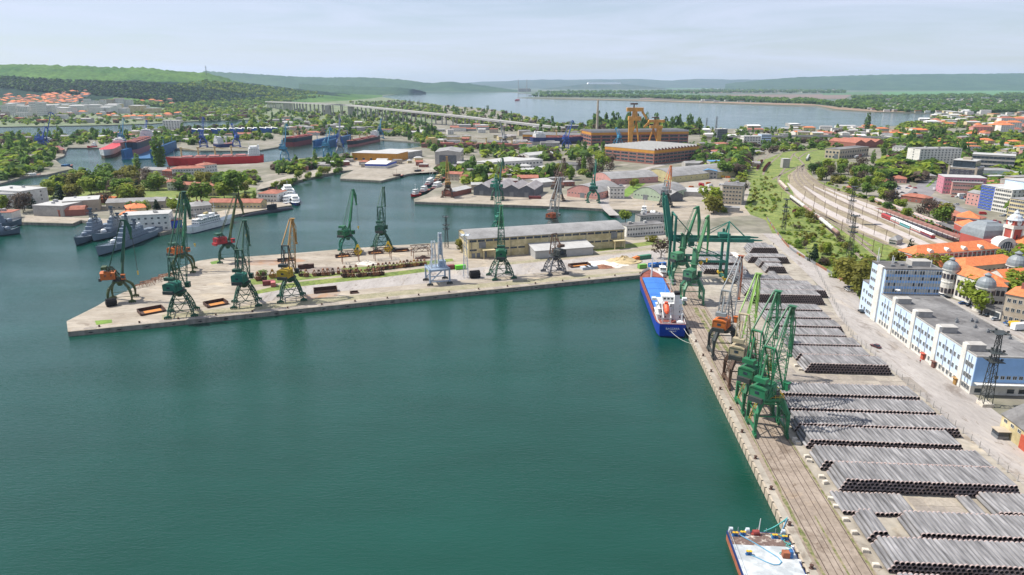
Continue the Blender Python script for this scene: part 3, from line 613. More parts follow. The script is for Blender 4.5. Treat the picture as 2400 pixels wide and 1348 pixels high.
put('darker green box jib crane behind the pale green one, beside the tall gantry',rb(204,215),1636,486,10,True,zt=12.5,g=g_r,wb=11,portal='frame',cp=C_mint,cu=C_mint,cj=C_grn,style='box',column=True,group=RG,apex=(-0.8,15),foot=(1.0,7.0),nose=(2.2,-19),tail=(-3.5,-0.6),hook=22,platform=2.6,house=(5.5,4.6,4.4))
def pb(x,y):p=G(x,y);return(p.x,p.y)
pdir=G(1545,640)-G(159,778);PYA=math.atan2(pdir.y,pdir.x)
PGp='portal cranes on the long pier'
for lab,bx,by,tx,ty,away,kw in[('dark green lattice crane with teal machine house nearest the pier tip edge',428,737,431,452,True,dict(cp=C_dkg,cu=C_dkg,ch=C_teal,jw=4.6)),('dark green lattice crane second along the pier edge with teal house',578,714,574,519,True,dict(cp=C_dkg,cu=C_dkg,ch=C_teal)),('lattice crane with ochre jib and yellow machine house on the pier edge',684,701,685,515,True,dict(cp=C_dkg,cu=C_dark,ch=C_yel,cj=C_ochre)),('green lattice crane standing in front of the long cream warehouse',1175,650,1175,484,True,dict(cp=C_dkg,cu=C_dkg,ch=C_grn,cj=C_grn)),('dark green lattice crane on the back edge of the pier',897,583,899,440,True,dict(cp=C_dkg,cu=C_dkg,cj=C_dkg))]:
 base=pb(bx,by)
 put(lab,base,tx,ty,9 if ty>460 else 14,away,yaw=PYA,zt=12.0,g=11.6,wb=11.6,portal='lattice',group=PGp,apex=(-2,17),nose=(2.2,-13),tail=(-2.2,0.4),hook=None,house=(6.5,5.5,4.2),**kw)
for lab,bx,by,tx,ty,R_,away,kw in[('olive green spider leg crane with orange machine house at the pier tip',288,705,293,518,7,True,dict(cp=C_olv,cu=C_olv,ch=C_org,cj=C_dkg,nose=(1.5,-9))),('spider leg crane with orange house behind the nearest lattice crane',432,637,436,470,8,True,dict(cp=C_olv,cu=C_dkg,ch=C_org,cj=C_grn,nose=(1.5,-9))),('spider leg crane with crimson machine house and tall olive jib',538,612,555,458,10,True,dict(cp=C_dkg,cu=C_dkg,ch=C_red,cj=C_olv,nose=(3,-12))),('bright green box jib crane on the back edge of the pier',818,591,828,446,10,True,dict(cp=C_teal,cu=C_grn,ch=C_grn,cj=C_grn,nose=(2.5,-10)))]:
 put(lab,pb(bx,by),tx,ty,R_,away,yaw=PYA,zt=11.0,g=10.5,wb=10.5,portal='spider',group=PGp,style='box',apex=(-3.4,7.5),foot=(1.6,2.0),tail=(-1.8,0.5),hook=15,house=(6.5,5.0,3.8),**kw)
crane('brown crane stump without jib on a slate grey portal',pb(1300,640),PYA,zt=10.5,g=10.5,wb=10.5,portal='lattice',slew=PYA+1.9,cp=paint('slate',(.085,.095,.115),.35),cu=C_brn,ch=C_dark,nojib=True,apex=(1.0,13),group=PGp,house=(5.5,5.0,3.6))
for lab,bx,by,tx,ty,sty,kw in[('dark green box jib crane on the far quay beside the dark gabled sheds',1166,468,1178,372,'box',dict(cp=C_dkg,cu=C_teal,cj=C_dkg)),('brown lattice crane on the far quay between the sheds and the pink hall',1308,470,1323,372,'lattice',dict(cp=C_brn,cu=C_brn,cj=C_brn)),('teal box jib crane on the far quay before the pink hall',1390,474,1397,375,'box',dict(cp=C_teal,cu=C_teal,cj=C_teal)),('ochre lattice crane standing beside the moored fishing boats',1050,462,1047,368,'lattice',dict(cp=C_brn,cu=C_ochre,cj=C_ochre)),('rusty orange lattice crane before the yellow arched hall',1560,484,1573,390,'lattice',dict(cp=C_dark,cu=C_grey,cj=C_org))]:
 put(lab,pb(bx,by),tx,ty,9,True,yaw=0.0,zt=11.0,g=10.5,wb=10.5,portal='spider' if sty=='box' else 'lattice',style=sty,apex=(-2.4,13),tail=(-1.8,0.5),nose=(2.2,-12),hook=None,group='cranes on the far quay',**kw)
put('grey lattice crane with rusty house standing behind the cream warehouse',pb(1297,546),1313,418,10,True,yaw=PYA,zt=11,portal='lattice',cp=C_grey,cu=C_grey,ch=C_rust,nose=(2,-12),hook=None,group='cranes behind the cream warehouse',apex=(-2.2,14))
put('teal green lattice crane standing behind the cream warehouse',pb(1168,553),1163,424,8,True,yaw=PYA,zt=11,portal='lattice',cp=C_teal,cu=C_teal,nose=(2,-12),hook=None,group='cranes behind the cream warehouse',apex=(-2.2,14))
# ================================================================ gantry on the quay
def quay_gantry():
 s0,s1,t0,t1=4.0,29.6,210.0,222.0
 root=thing('container_gantry','tall teal ship-to-shore gantry with its water side boom raised','gantry crane',Y(0,0,0)*0)
 zt=24.0
 base={}
 for i,(s_,t_)in enumerate([(s0,t0),(s0,t1),(s1,t0),(s1,t1)]):
  p=Y(s_,t_);top=38.0 if i<2 else 28.5
  b=MB();b.tbeam((p.x,p.y,GZ+1.4),(p.x,p.y,GZ+top),1.5,1.5,1.1,1.1,up=(0,1,0));b.build('leg',C_teal,root);base[i]=p
  place('bogie',bogie_mesh(C_teal),root,(p.x,p.y,GZ+0.12),PYAW)
 V=lambda p,z:Vector((p.x,p.y,GZ+z))
 b=MB()
 for i,j in((0,1),(2,3)):
  b.beam(V(base[i],2.4),V(base[j],2.4),1.2,1.4);b.beam(V(base[i],zt),V(base[j],zt),1.0,1.3)
 for i,j in((0,2),(1,3)):
  b.beam(V(base[i],12.5),V(base[j],12.5),0.9,1.2);b.beam(V(base[i],24),V(base[j],12.5),0.5)
 b.beam(V(base[0],37.5),V(base[1],37.5),0.8,0.9)
 b.build('frame_beam',C_teal,root)
 for t_ in(t0+2.5,t1-2.5):
  b=MB();b.beam(Y(2.5,t_,GZ+zt),Y(42,t_,GZ+zt),1.0,2.0);b.tbeam(Y(41,t_,GZ+zt+0.3),Y(46,t_,GZ+zt+0.2),0.8,1.2,0.5,0.5);b.build('girder',C_teal,root)
 for t_ in(t0+2.0,t1-2.0):
  b=MB();b.tbeam(Y(2.6,t_,GZ+zt),Y(-.4,t_,GZ+zt+19),2.2,2.8,1.8,2.4);b.tbeam(Y(-.4,t_,GZ+zt+19),Y(-1.2,t_,GZ+zt+25),1.8,2.4,1.0,1.0);b.build('boom',C_teal,root)
 b=MB()
 for k in range(6):s_=lerp(2.4,-1,k/5);z=lerp(zt+2,zt+23,k/5);b.beam(Y(s_,t0+2,GZ+z),Y(s_,t1-2,GZ+z),0.5)
 b.build('boom_tie',C_teal,root)
 b=MB();pk=Y(19.5,(t0+t1)/2)
 for t_ in(t0+2,t1-2):
  b.beam(Y(s1,t_,GZ+zt),Y(s1+1,(t0+t1)/2,GZ+34),0.7);b.beam(Y(s1+1,(t0+t1)/2,GZ+34),Y(39,t_,GZ+zt+1),0.4);b.beam(Y(s1+1,(t0+t1)/2,GZ+34),Y(17,t_,GZ+zt+1.0),0.35);b.beam(Y(s0,t_,GZ+37.5),Y(14,t_,GZ+zt+1),0.5)
 b.build('stay',C_teal,root)
 b=MB();c=Y(28,(t0+t1)/2);b.box(c.x,c.y,GZ+zt+1.2,5,6,2.2,PYAW);b.build('machinery_house',C_teal,root);b=MB();c=Y(13,(t0+t1)/2);b.box(c.x,c.y,GZ+zt-4.2,3,4,2.6,PYAW);b.build('trolley',C_teal,root)
 b=MB();c=Y(17,t0-1);b.cyl((c.x,c.y,GZ+13),(c.x,c.y,GZ+zt-2),0.07,n=4);b.build('hoist_rope',M_steel,root)
 b=MB();b.lathe((c.x,c.y,GZ+10.5),[(0.1,0),(0.6,0.3),(1.1,1.2),(1.1,1.9),(0.3,2.6)],8);b.build('hook_block',C_yel,root)
 b=MB()
 for i in(2,3):b.box(base[i].x,base[i].y,GZ+2.0,2.6,5.0,1.1,PYAW)
 b.build('sill_cover',C_yel,root)
quay_gantry()
# ================================================================ ships
S_blue=pm('ship_blue',(0.010,0.045,0.34),0.4,var=0.15,scale=0.3);S_hatch=pm('hatch_blue',(0.035,0.16,0.50),0.5,var=0.12,scale=0.25,fine=(1.5,0.1));S_white=pm('ship_white',(0.66,0.67,0.66),0.5,var=0.10,scale=0.5,fine=(0.2,0.08))
S_boot=pm('boot_red',(0.26,0.05,0.045),0.6,var=0.25,scale=0.3);S_pink=pm('boot_pink',(0.38,0.14,0.13),0.7,var=0.15,scale=0.2);S_black=pm('hull_black',(0.016,0.019,0.028),0.5,var=0.3,scale=0.2);S_red=pm('hull_red',(0.60,0.018,0.020),0.45,var=0.12,scale=0.2)
S_grey=pm('navy_grey',(0.15,0.19,0.24),0.55,var=0.12,scale=0.2);S_dgrey=pm('navy_dark_grey',(0.085,0.115,0.15),0.55,var=0.15,scale=0.3);S_navyb=pm('hull_dark_blue',(0.012,0.030,0.13),0.5,var=0.2,scale=0.2);S_deck=pm('deck_red_brown',(0.20,0.055,0.04),0.8,var=0.3,scale=0.3)
S_dock=pm('dock_blue',(0.015,0.10,0.23),0.6,var=0.3,scale=0.15);S_buff=pm('buff_yellow',(0.50,0.40,0.19),0.6);S_brown=pm('hull_brown',(0.15,0.10,0.075),0.7,var=0.3,scale=0.2);S_orange=pm('lifeboat_orange',(0.72,0.10,0.03),0.45,var=0.1);S_green=pm('deck_green',(0.05,0.16,0.10),0.7)
def hull_mb(L,B,D,zb=1.0,bowr=0.22,sternr=0.10,sheer=1.2,flare=0.25,n=16,bul=0.0,transom=0.75):
 b=MB();X=[-L/2+L*(k/(n-1))for k in range(n)];rows=[(-1.2,0.80),(0.0,0.90),(zb,0.95),(lerp(zb,D,0.5),0.985),(D,1.0)]
 def hb(x,q):
  u=(x+L/2)/L;w_=1.0
  if u<sternr:w_=transom+(1-transom)*math.sin(u/sternr*math.pi/2)
  if u>1-bowr:t=(u-(1-bowr))/bowr;w_=max(0.0,1-t**lerp(1.7,2.6,q))
  return w_
 S=[]
 for x in X:
  u=(x+L/2)/L;sh=sheer*max(0,(u-0.72)/0.28)**2+0.35*sheer*max(0,(0.12-u)/0.12);row=[]
  for k,(z,wq)in enumerate(rows):
   q=k/(len(rows)-1);zz=z+(sh*q if k>2 else 0);xx=x+(flare*B*0.5*q*max(0,(u-0.8)/0.2))-(0.06*B*(1-q)if u<0.02 else 0)*-1
   w_=max(hb(x,q)*wq*B/2,0.12);row.append((xx,w_,zz))
  S.append(row)
 m=len(rows)
 for side in(1,-1):
  o=len(b.v);b.v.extend([(p[0],side*p[1],p[2])for r in S for p in r])
  for i in range(n-1):
   for k in range(m-1):b.f.append((o+i*m+k,o+(i+1)*m+k,o+(i+1)*m+k+1,o+i*m+k+1));b.m.append(1 if k<2 else 0)
 for k in range(m-1):
  for i in(0,n-1):
   p,q=S[i][k],S[i][k+1];b.mi=1 if k<2 else 0;b.add([p,(p[0],-p[1],p[2]),(q[0],-q[1],q[2]),q],[(0,1,2,3)])
 b.mi=2
 for i in range(n-1):p,q=S[i][-1],S[i+1][-1];b.add([(p[0],p[1],p[2]-bul),(p[0],-p[1],p[2]-bul),(q[0],-q[1],q[2]-bul),(q[0],q[1],q[2]-bul)],[(0,1,2,3)])
 b.mi=0
 return b,S
def textmesh(txt,size,mat,name='lettering',extrude=0.02):
 cu=bpy.data.curves.new('txt','FONT');cu.body=txt;cu.size=size;cu.extrude=extrude;cu.align_x='CENTER';cu.align_y='CENTER'
 o=bpy.data.objects.new('txt',cu);COL.objects.link(o);dg=bpy.context.evaluated_depsgraph_get();me=bpy.data.meshes.new_from_object(o.evaluated_get(dg));me.name=name
 me.materials.clear();me.materials.append(mat);bpy.data.objects.remove(o);bpy.data.curves.remove(cu);return me
def winrow(b,x0,x1,y,z,n,wd=0.7,h=0.7,axis='x',th=0.06):
 for k in range(n):
  c=lerp(x0,x1,(k+0.5)/n)
  if axis=='x':b.box(c,y,z,wd,th,h)
  else:b.box(y,c,z,th,wd,h)
def superstructure(root,x0,x1,w,z,levels,mat,hl=2.6,wing=0,step=0.4):
 zz=z
 for k in range(levels):
  xa=x0+step*k*0.5;xb=x1-step*k;ww=w*(1-0.07*k)
  b=MB();b.box((xa+xb)/2,0,zz,xb-xa,ww,hl);b.box((xa+xb)/2,0,zz+hl-0.05,xb-xa+0.8,ww+0.8,0.16)
  d=b.build('deckhouse',mat,root)
  b=MB();n=max(3,int(ww/2));winrow(b,-ww/2+.4,ww/2-.4,xb+0.03,zz+1.1,n,0.6,0.7,'y');winrow(b,-ww/2+.4,ww/2-.4,xa-0.03,zz+1.1,n,0.6,0.7,'y')
  m=max(2,int((xb-xa)/2.2))
  for sg in(-1,1):winrow(b,xa+.4,xb-.4,sg*(ww/2+0.03),zz+1.1,m)
  stuff(b.build('windows',M_glass,d));zz+=hl
 if wing:
  b=MB();b.box((x0+x1)/2+0.5,0,zz,(x1-x0)*0.55,w*0.62,2.6);b.box((x0+x1)/2+1.0,0,zz,2.2,wing,0.25);b.box((x0+x1)/2+1.0,wing/2-1,zz+0.2,2.2,2.0,1.0);b.box((x0+x1)/2+1.0,-wing/2+1,zz+0.2,2.2,2.0,1.0);b.box((x0+x1)/2+0.5,0,zz+2.6,(x1-x0)*0.62,w*0.70,0.2)
  br=b.build('bridge',mat,root);b=MB();xe=(x0+x1)/2+0.5+(x1-x0)*0.275;winrow(b,-w*0.29,w*0.29,xe+0.04,zz+1.2,7,w*0.07,0.9,'y');xe2=(x0+x1)/2+0.5-(x1-x0)*0.275;winrow(b,-w*0.29,w*0.29,xe2-0.04,zz+1.2,4,w*0.09,0.8,'y');stuff(b.build('windows',M_glass,br));zz+=2.8
 return zz
def rails(b,pts,h=1.0,n=None,wd=0.07):
 for p,q in zip(pts[:-1],pts[1:]):
  p=Vector(p);q=Vector(q);k=max(1,int((q-p).length/1.8))
  for z in(h*0.5,h):b.beam(p+Vector((0,0,z)),q+Vector((0,0,z)),wd)
  for i in range(k+1):c=p.lerp(q,i/k);b.beam(c,c+Vector((0,0,h)),wd)
Ls,Bs,Ds=88.0,13.6,5.6
pst=G(1580,792,0);tb=(pst-Q0).dot(QA)/KS
cs_=Y(-(Bs/2+0.9)/KS,tb+Ls/2/KS,0)
ship=thing('cargo_ship','bright blue cargo ship with white deckhouse moored stern towards the camera','ship',(cs_.x,cs_.y,0),YAW)
b,S_=hull_mb(Ls,Bs,Ds,0.7,0.16,0.06,2.4,0.3,20,transom=0.86);hl_=b.build('hull',[S_blue,S_navyb,S_deck],ship)
b=MB();bw_=[(r[-1][0],r[-1][1],r[-1][2])for r in S_ if r[-1][0]>Ls*0.36]
for sg in(-1,1):
 for p,q in zip(bw_[:-1],bw_[1:]):b.add([(p[0],sg*p[1],p[2]),(q[0],sg*q[1],q[2]),(q[0]+.15,sg*(q[1]+.1),q[2]+1.3),(p[0]+.15,sg*(p[1]+.1),p[2]+1.3)],[(0,1,2,3)])
b.build('bulwark',S_white,ship)
b=MB();b.prism([(r[-1][0],r[-1][1])for r in S_ if r[-1][0]>Ls*0.36]+[(r[-1][0],-r[-1][1])for r in reversed(S_)if r[-1][0]>Ls*0.36],Ds+0.3,Ds+0.75);b.build('forecastle',S_white,ship)
hx0,hx1=-Ls/2+19.5,Ls*0.36-1.5;nh=5
b=MB();b.box((hx0+hx1)/2,0,Ds,hx1-hx0,Bs*0.80,1.5);b.build('hatch_coaming',S_blue,ship)
for k in range(nh):
 a0=lerp(hx0,hx1,k/nh);a1=lerp(hx0,hx1,(k+1)/nh);b=MB();yy=Bs*0.41
 b.hull([[(x,-yy,Ds+1.5),(x,yy,Ds+1.5),(x,yy,Ds+1.85),(x,0,Ds+2.15),(x,-yy,Ds+1.85)]for x in(a0+.12,a1-.12)]);b.build('hatch_cover',S_hatch,ship)
for sg in(-1,1):
 b=MB();
 for k in range(16):
  x=lerp(hx0,hx1,k/15);b.beam((x,sg*Bs*0.42,Ds),(x,sg*Bs*0.47,Ds+1.9),0.25)
 b.beam((hx0,sg*Bs*0.47,Ds+1.9),(hx1,sg*Bs*0.47,Ds+1.9),0.25);b.beam((hx0,sg*Bs*0.44,Ds+1.0),(hx1,sg*Bs*0.44,Ds+1.0),0.5,0.2);b.build('side_rail',pm('rail_rust',(0.30,0.085,0.045),0.7,var=0.4,scale=1.0),ship)
zz=superstructure(ship,-Ls/2+8.5,-Ls/2+18.5,Bs*0.86,Ds,3,S_white,2.6,Bs+2.5)
b=MB();b.box(-Ls/2+9.5,-2.6,Ds,2.6,2.4,12.2);b.build('funnel',S_white,ship);b=MB();b.box(-Ls/2+9.5,-2.6,Ds+12.2,2.7,2.5,1.3);b.build('funnel_top',M_blk,ship)
b=MB()
for y in(0.8,4.2):
 b.beam((-Ls/2+8.6,y,Ds+8.2),(-Ls/2+1.5,y,Ds+3.2),0.35,0.5);b.beam((-Ls/2+1.8,y,Ds),(-Ls/2+1.8,y,Ds+3.4),0.3);b.beam((-Ls/2+5,y,Ds),(-Ls/2+5,y,Ds+5.6),0.3)
b.beam((-Ls/2+1.8,.8,Ds+1),(-Ls/2+1.8,4.2,Ds+1),0.3);b.build('launch_ramp',S_white,ship)
b=MB();sec=[]
for u,r in((-3.2,0.15),(-2.6,0.9),(-1.2,1.25),(1.2,1.25),(2.5,0.95),(3.2,0.2)):sec.append([(-Ls/2+4.9+u*0.82,2.5+r*math.cos(a),Ds+6.9+u*0.58+r*1.0*math.sin(a))for a in[i*math.pi/4 for i in range(8)]])
b.hull(sec);b.box(-Ls/2+6.2,2.5,Ds+8.5,1.2,1.4,0.9);lb=tag(b.build('lifeboat',S_orange,None),'orange lifeboat on the launch ramp at the blue ship stern','lifeboat');lb.matrix_world=Matrix.LocRotScale(Vector((cs_.x,cs_.y,0)),Matrix.Rotation(YAW,3,'Z'),None)
b=MB()
for x,y,h,r in((Ls*0.40,0,12.5,0.35),(Ls*0.40,0,9,0.6),(-Ls/2+13,0,19.5,0.25),(-Ls/2+12,2.5,16.0,0.12)):b.cyl((x,y,Ds),(x,y,Ds+h),r,r*0.5,8)
b.beam((Ls*0.40,-1.6,Ds+8),(Ls*0.40,1.6,Ds+8),0.2);b.beam((-Ls/2+13,-2.4,Ds+16.5),(-Ls/2+13,2.4,Ds+16.5),0.2);b.beam((-Ls/2+13,-1.4,Ds+18),(-Ls/2+13,1.4,Ds+18),0.15);b.build('mast',S_white,ship)
b=MB();x_=-Ls/2;yy=Bs*0.42
rails(b,[(x_+.3,-yy,Ds),(x_+.3,yy,Ds),(x_+8,yy+.5,Ds)],1.1,wd=0.14);rails(b,[(x_+.3,-yy,Ds),(x_+8,-yy-.5,Ds)],1.1,wd=0.14);rails(b,[(x_+8.5,-yy,Ds+8),(x_+8.5,yy,Ds+8)],1.0,wd=0.12);b.box(x_+3.2,-3.6,Ds,3.2,3.0,1.3);b.box(x_+3.4,-4.5,Ds,0.6,0.6,4.8);b.build('railing',S_white,ship)
me=textmesh('BACCARA',1.35,C_wht);o=place('ship_name',me,ship,(x_-0.42,0,4.4));o.rotation_euler=(R(90),0,R(-90))
me=textmesh('ST. JOHN\'S',0.7,C_wht);o=place('home_port',me,ship,(x_-0.42,0,3.2));o.rotation_euler=(R(90),0,R(-90))
M_line=pm('mooring_line',(0.62,0.60,0.54),0.8)
def rope(p,q,sag,mat,r=0.06,n=10,name='mooring_line',label=None,parent=None):
 b=MB();P=[Vector(p).lerp(Vector(q),k/n)-Vector((0,0,sag*4*(k/n)*(1-k/n)))for k in range(n+1)]
 for a,c in zip(P[:-1],P[1:]):b.beam(a,c,r*2)
 o=b.build(name,mat,parent)
 if label:tag(o,label,'rope')
 return o
MW=Matrix.LocRotScale(Vector((cs_.x,cs_.y,0)),Matrix.Rotation(YAW,3,'Z'),None)
rope(MW@Vector((x_,-5.0,4.7)),Y(0.8,tb-9,GZ+0.3),1.0,M_line,label='long white mooring line from the blue ship stern to the quay')
rope(MW@Vector((x_,1.0,3.4)),Y(0.8,tb-12,GZ+0.3),1.6,M_line,label='slack white mooring line hanging lower from the blue ship stern')
def wship(label,stern,bow,B,D,mats,name='cargo_ship',lift=0,house=None,hatches=0,cranes=None,zb=None,sheer=1.5,deck=None,group=None,funnel=None,L=None):
 a=Vector(stern);c=Vector(bow);d=c-a;L=L or math.hypot(d.x,d.y);ctr=(a+c)/2
 root=thing(name,label,'ship' if name!='tugboat' else 'boat',(ctr.x,ctr.y,lift),math.atan2(d.y,d.x),group)
 b,S=hull_mb(L,B,D,zb if zb is not None else D*0.3,0.2,0.1,sheer,0.3,16);b.build('hull',[mats[0],mats[1],mats[2]],root)
 x0=-L/2+L*0.04
 if house:
  x1=x0+house[0];z=superstructure(root,x0,x1,B*0.8,D,house[1],house[2],house[3]if len(house)>3 else 2.6,B*0.95)
  b=MB();b.box(x0+1.6,0,D,2.6,3.4,z-D+1.5);b.build('funnel',funnel or house[2],root);b=MB();b.cyl((x1-2,0,z),(x1-2,0,z+6),0.25,0.12,6);b.beam((x1-2,-2,z+4),(x1-2,2,z+4),0.2);b.cyl((L*0.44,0,D),(L*0.44,0,D+9),0.3,0.15,6);b.build('mast',house[2],root)
  xs=x1+2
 else:xs=x0+3
 xe=L*0.38
 for k in range(hatches):
  p=lerp(xs,xe,(k+0.1)/hatches);q=lerp(xs,xe,(k+0.85)/hatches);b=MB();y=B*0.33
  b.hull([[(x,-y,D),(x,y,D),(x,y,D+1.6),(x,0,D+2.6),(x,-y,D+1.6)]for x in(p,q)]);b.build('hatch',deck or mats[2],root)
 if cranes:
  n,ht,cm,kind=cranes
  for k in range(n):
   x=lerp(xs,xe,(k+0.92)/n)if hatches else lerp(xs,xe,(k+.5)/n);b=MB();b.cyl((x,0,D),(x,0,D+ht),1.3,1.0,8);b.box(x,0,D+ht,3.0,3.0,2.2);b.tbeam((x-1,0,D+ht+0.6),(x-L*0.16,0,D+ht*(0.75 if kind else 1.2)),1.0,1.0,0.5,0.5);b.build('deck_crane',cm,root)
 b=MB();rails(b,[(x,sg*B*0.46,D)for sg in(1,)for x in(x0,xe)],1.1);rails(b,[(x,-B*0.46,D)for x in(x0,xe)],1.1);b.build('railing',mats[0]if not house else house[2],root)
 return root
W=lambda x,y:G(x,y,0)
GR='ships lying in the shipyard docks'
wship('long red bulk carrier with buff deck cranes moored across the dock water',W(620,381),W(398,388.5),27,11,(S_red,S_red,S_deck),house=(16,4,S_white),hatches=5,cranes=(4,12,S_buff,1),deck=S_pink,group=GR,zb=1.0)
wship('black hulled bulk carrier with pink underside high in the floating dock',W(352,347),W(298,369),26,20,(S_black,S_pink,S_deck),house=(14,4,S_white),hatches=4,lift=0.5,zb=10,group=GR,sheer=3)
wship('white ferry with red funnel deck and rusty bow beside the black carrier',W(286,349),W(246,371),21,12,(S_white,S_brown,S_red),house=(22,2,S_white),group=GR,zb=4)
wship('old brown tugged hulk with dark funnel moored by the left bank',W(112,340),W(148,364),14,7,(S_brown,S_brown,S_deck),house=(14,2,S_white),group=GR,funnel=S_black)
wship('black and red bulk carrier with buff deck cranes moored bow right',W(676,344),W(727,334),24,15,(S_black,S_boot,S_deck),hatches=4,cranes=(4,9,S_buff,0),deck=S_boot,zb=8,group=GR)
wship('black freighter with pink boot topping and white aft deckhouse',W(884,330),W(816,345),19,10,(S_black,S_pink,S_deck),house=(12,3,S_white),hatches=3,cranes=(3,7,S_buff,1),zb=4,group=GR)
wship('dark blue freighter with white deckhouse on the building berth',W(1245,342),W(1410,337),22,15,(S_navyb,S_black,S_deck),house=(20,3,S_white),hatches=4,cranes=(4,10,S_buff,0),zb=7,group=GR,sheer=3)
wship('brown deck cargo ship with yellow bridge and gantry before the hall',W(990,348),W(1235,352),22,9,(S_brown,S_boot,S_deck),house=(20,3,S_buff),hatches=4,cranes=(3,9,S_buff,0),zb=4,group=GR,funnel=C_yel)
wship('dark grey ship under blue crane with white bridge at the far berth',W(505,349),W(545,346),18,8,(S_navyb,S_boot,S_deck),house=(12,4,S_white),group=GR,cranes=(1,10,S_white,0))
wship('small red tug moored at the timber jetty beyond the ferry',W(226,347),W(207,349),8,4,(S_red,S_red,S_deck),house=(6,1,S_white),group=GR,name='tugboat')
def floating_dock(label,a,c,B,H):
 A=W(*a);C=W(*c);d=C-A;L=d.length;ct=(A+C)/2;root=thing('floating_dock',label,'dock',(ct.x,ct.y,0),math.atan2(d.y,d.x),'blue floating docks')
 b=MB();b.box(0,0,-1,L,B,2.4);b.build('pontoon',S_dock,root)
 for sg in(-1,1):
  b=MB();b.box(0,sg*(B/2-2),1.4,L*0.96,4,H);wl=b.build('side_wall',S_dock,root)
  b=MB();rails(b,[(-L*0.48,sg*(B/2-2),1.4+H),(L*0.48,sg*(B/2-2),1.4+H)],1.2,wd=0.15);b.build('railing',S_dock,wl)
  for k in range(3):
   b=MB();x=lerp(-L*.35,L*.35,k/2);b.beam((x,sg*(B/2-2),1.4+H),(x,sg*(B/2-2),1.4+H+9),0.9);b.beam((x-5,sg*(B/2-2),1.4+H+11),(x+9,sg*(B/2-2),1.4+H+14),0.7);b.build('dock_crane',C_lbl,wl)
floating_dock('large blue floating dock holding the black hulled carrier',(385,350),(322,374),44,13)
floating_dock('smaller dark blue floating dock left of the black freighter',(808,330),(752,346),30,11)
def warship(label,stern,bow,B,D,num=None,big=True):
 a=W(*stern);c=W(*bow);d=c-a;L=d.length;ct=(a+c)/2;root=thing('warship',label,'warship',(ct.x,ct.y,0),math.atan2(d.y,d.x),'grey warships moored at the naval base')
 b,S=hull_mb(L,B,D,0.6,0.42,0.10,2.6,0.5,18,transom=0.8);b.build('hull',[S_grey if big else S_dgrey,S_black,S_dgrey],root)
 for k,(u0,u1,wq,z0,h)in enumerate([(-0.24,0.20,0.72,0,2.8),(-0.14,0.15,0.60,2.8,2.6),(-0.02,0.11,0.50,5.4,2.6),(0.02,0.08,0.36,8.0,1.6),(-0.20,-0.12,0.42,2.8,3.4)]):
  b=MB();b.hull([[(x,s1*B/2*wq*q,D+z)for s1,z in((-1,z0),(1,z0),(0.9,z0+h),(-0.9,z0+h))]for x,q in((u0*L,0.9),(u0*L+0.5,1),(u1*L-1,1),(u1*L,0.75))]);dk=b.build('deckhouse',S_grey,root)
  b=MB();winrow(b,u0*L+1,u1*L-1.5,-B/2*wq*0.97,D+z0+h*0.5,max(2,int((u1-u0)*L/2.5)),0.5,0.4);winrow(b,u0*L+1,u1*L-1.5,B/2*wq*0.97,D+z0+h*0.5,max(2,int((u1-u0)*L/2.5)),0.5,0.4);stuff(b.build('windows',M_glass,dk))
 for xm,hm in((0.02*L,17),(-0.10*L,11)):
  b=MB();lattice(b,[(xm+q[0]*1.2,q[1]*1.2,D+7)for q in((-1,-1),(1,-1),(1,1),(-1,1))],[(xm+q[0]*.4,q[1]*.4,D+hm)for q in((-1,-1),(1,-1),(1,1),(-1,1))],4,0.28,0.18)
  b.beam((xm,-3,D+hm*0.85),(xm,3,D+hm*0.85),0.3);b.beam((xm,-2,D+hm),(xm,2,D+hm),0.25);b.box(xm,0,D+hm,0.8,3.2,1.1);b.build('mast',S_dgrey,root)
 b=MB();b.lathe((0.27*L,0,D+0.5),[(2.0,0),(2.0,1.2),(1.6,2.1),(0.8,2.5),(0.05,2.6)],12);b.cyl((0.27*L+1.2,0.3,D+2),(0.27*L+5.2,0.3,D+2.8),0.2,n=6);b.cyl((0.27*L+1.2,-0.3,D+2),(0.27*L+5.2,-0.3,D+2.8),0.2,n=6);b.build('gun_turret',S_white if big else S_grey,root)
 b=MB();b.lathe((-0.17*L,0,D+6),[(1.5,0),(1.6,1.4),(1.1,2.4),(0.05,2.8)],12);b.lathe((0.05*L,0,D+9.6),[(0.8,0),(0.9,0.9),(0.05,1.6)],10);b.build('radar_dome',S_white,root)
 b=MB();b.hull([[(x,s1*1.5,D+z)for s1,z in((-1,5),(1,5),(0.8,9.5),(-0.8,9.5))]for x in(-0.075*L,-0.035*L)]);b.build('funnel',S_dgrey,root)
 b=MB()
 for sg in(-1,1):rails(b,[(-L*.48,sg*B*.42,D),(L*.2,sg*B*.47,D),(L*.38,sg*B*.26,D+1.0),(L*.5,sg*.2,D+2.4)],1.0,wd=0.1)
 b.build('railing',S_grey,root)
 b=MB();b.box(-0.34*L,0,D,7,B*0.5,1.8);b.box(-0.42*L,0,D,3,3,1.5);b.build('aft_launcher',S_grey,root)
 if num:
  for sg in(1,-1):
   me=textmesh(num,3.2,C_wht);xo=L*0.335;q=(xo/L+0.5-0.58)/0.42;yw=B/2*(1-q**2.2)*0.99+0.36
   o=place('hull_number',me,root,(xo,sg*yw,D*0.72));o.rotation_euler=(R(96),0,R(180)-R(13)if sg==1 else R(13))
 return root
warship('large grey frigate numbered 11 moored with its bow towards the pier',(372,546),(233,600),10.5,4.6,'11')
warship('grey missile boat lying just behind the numbered frigate',(262,536),(180,576),9,4.0,None,False)
warship('third grey warship squeezed between the frigate and the missile boat',(318,535),(222,566),9,4.0)
warship('small grey patrol vessel at the left edge with bow pointing right',(-60,556),(44,548),8,3.4,None,False)
warship('grey patrol vessel at the left edge lying behind another one',(-55,536),(48,528),8,3.4,None,False)
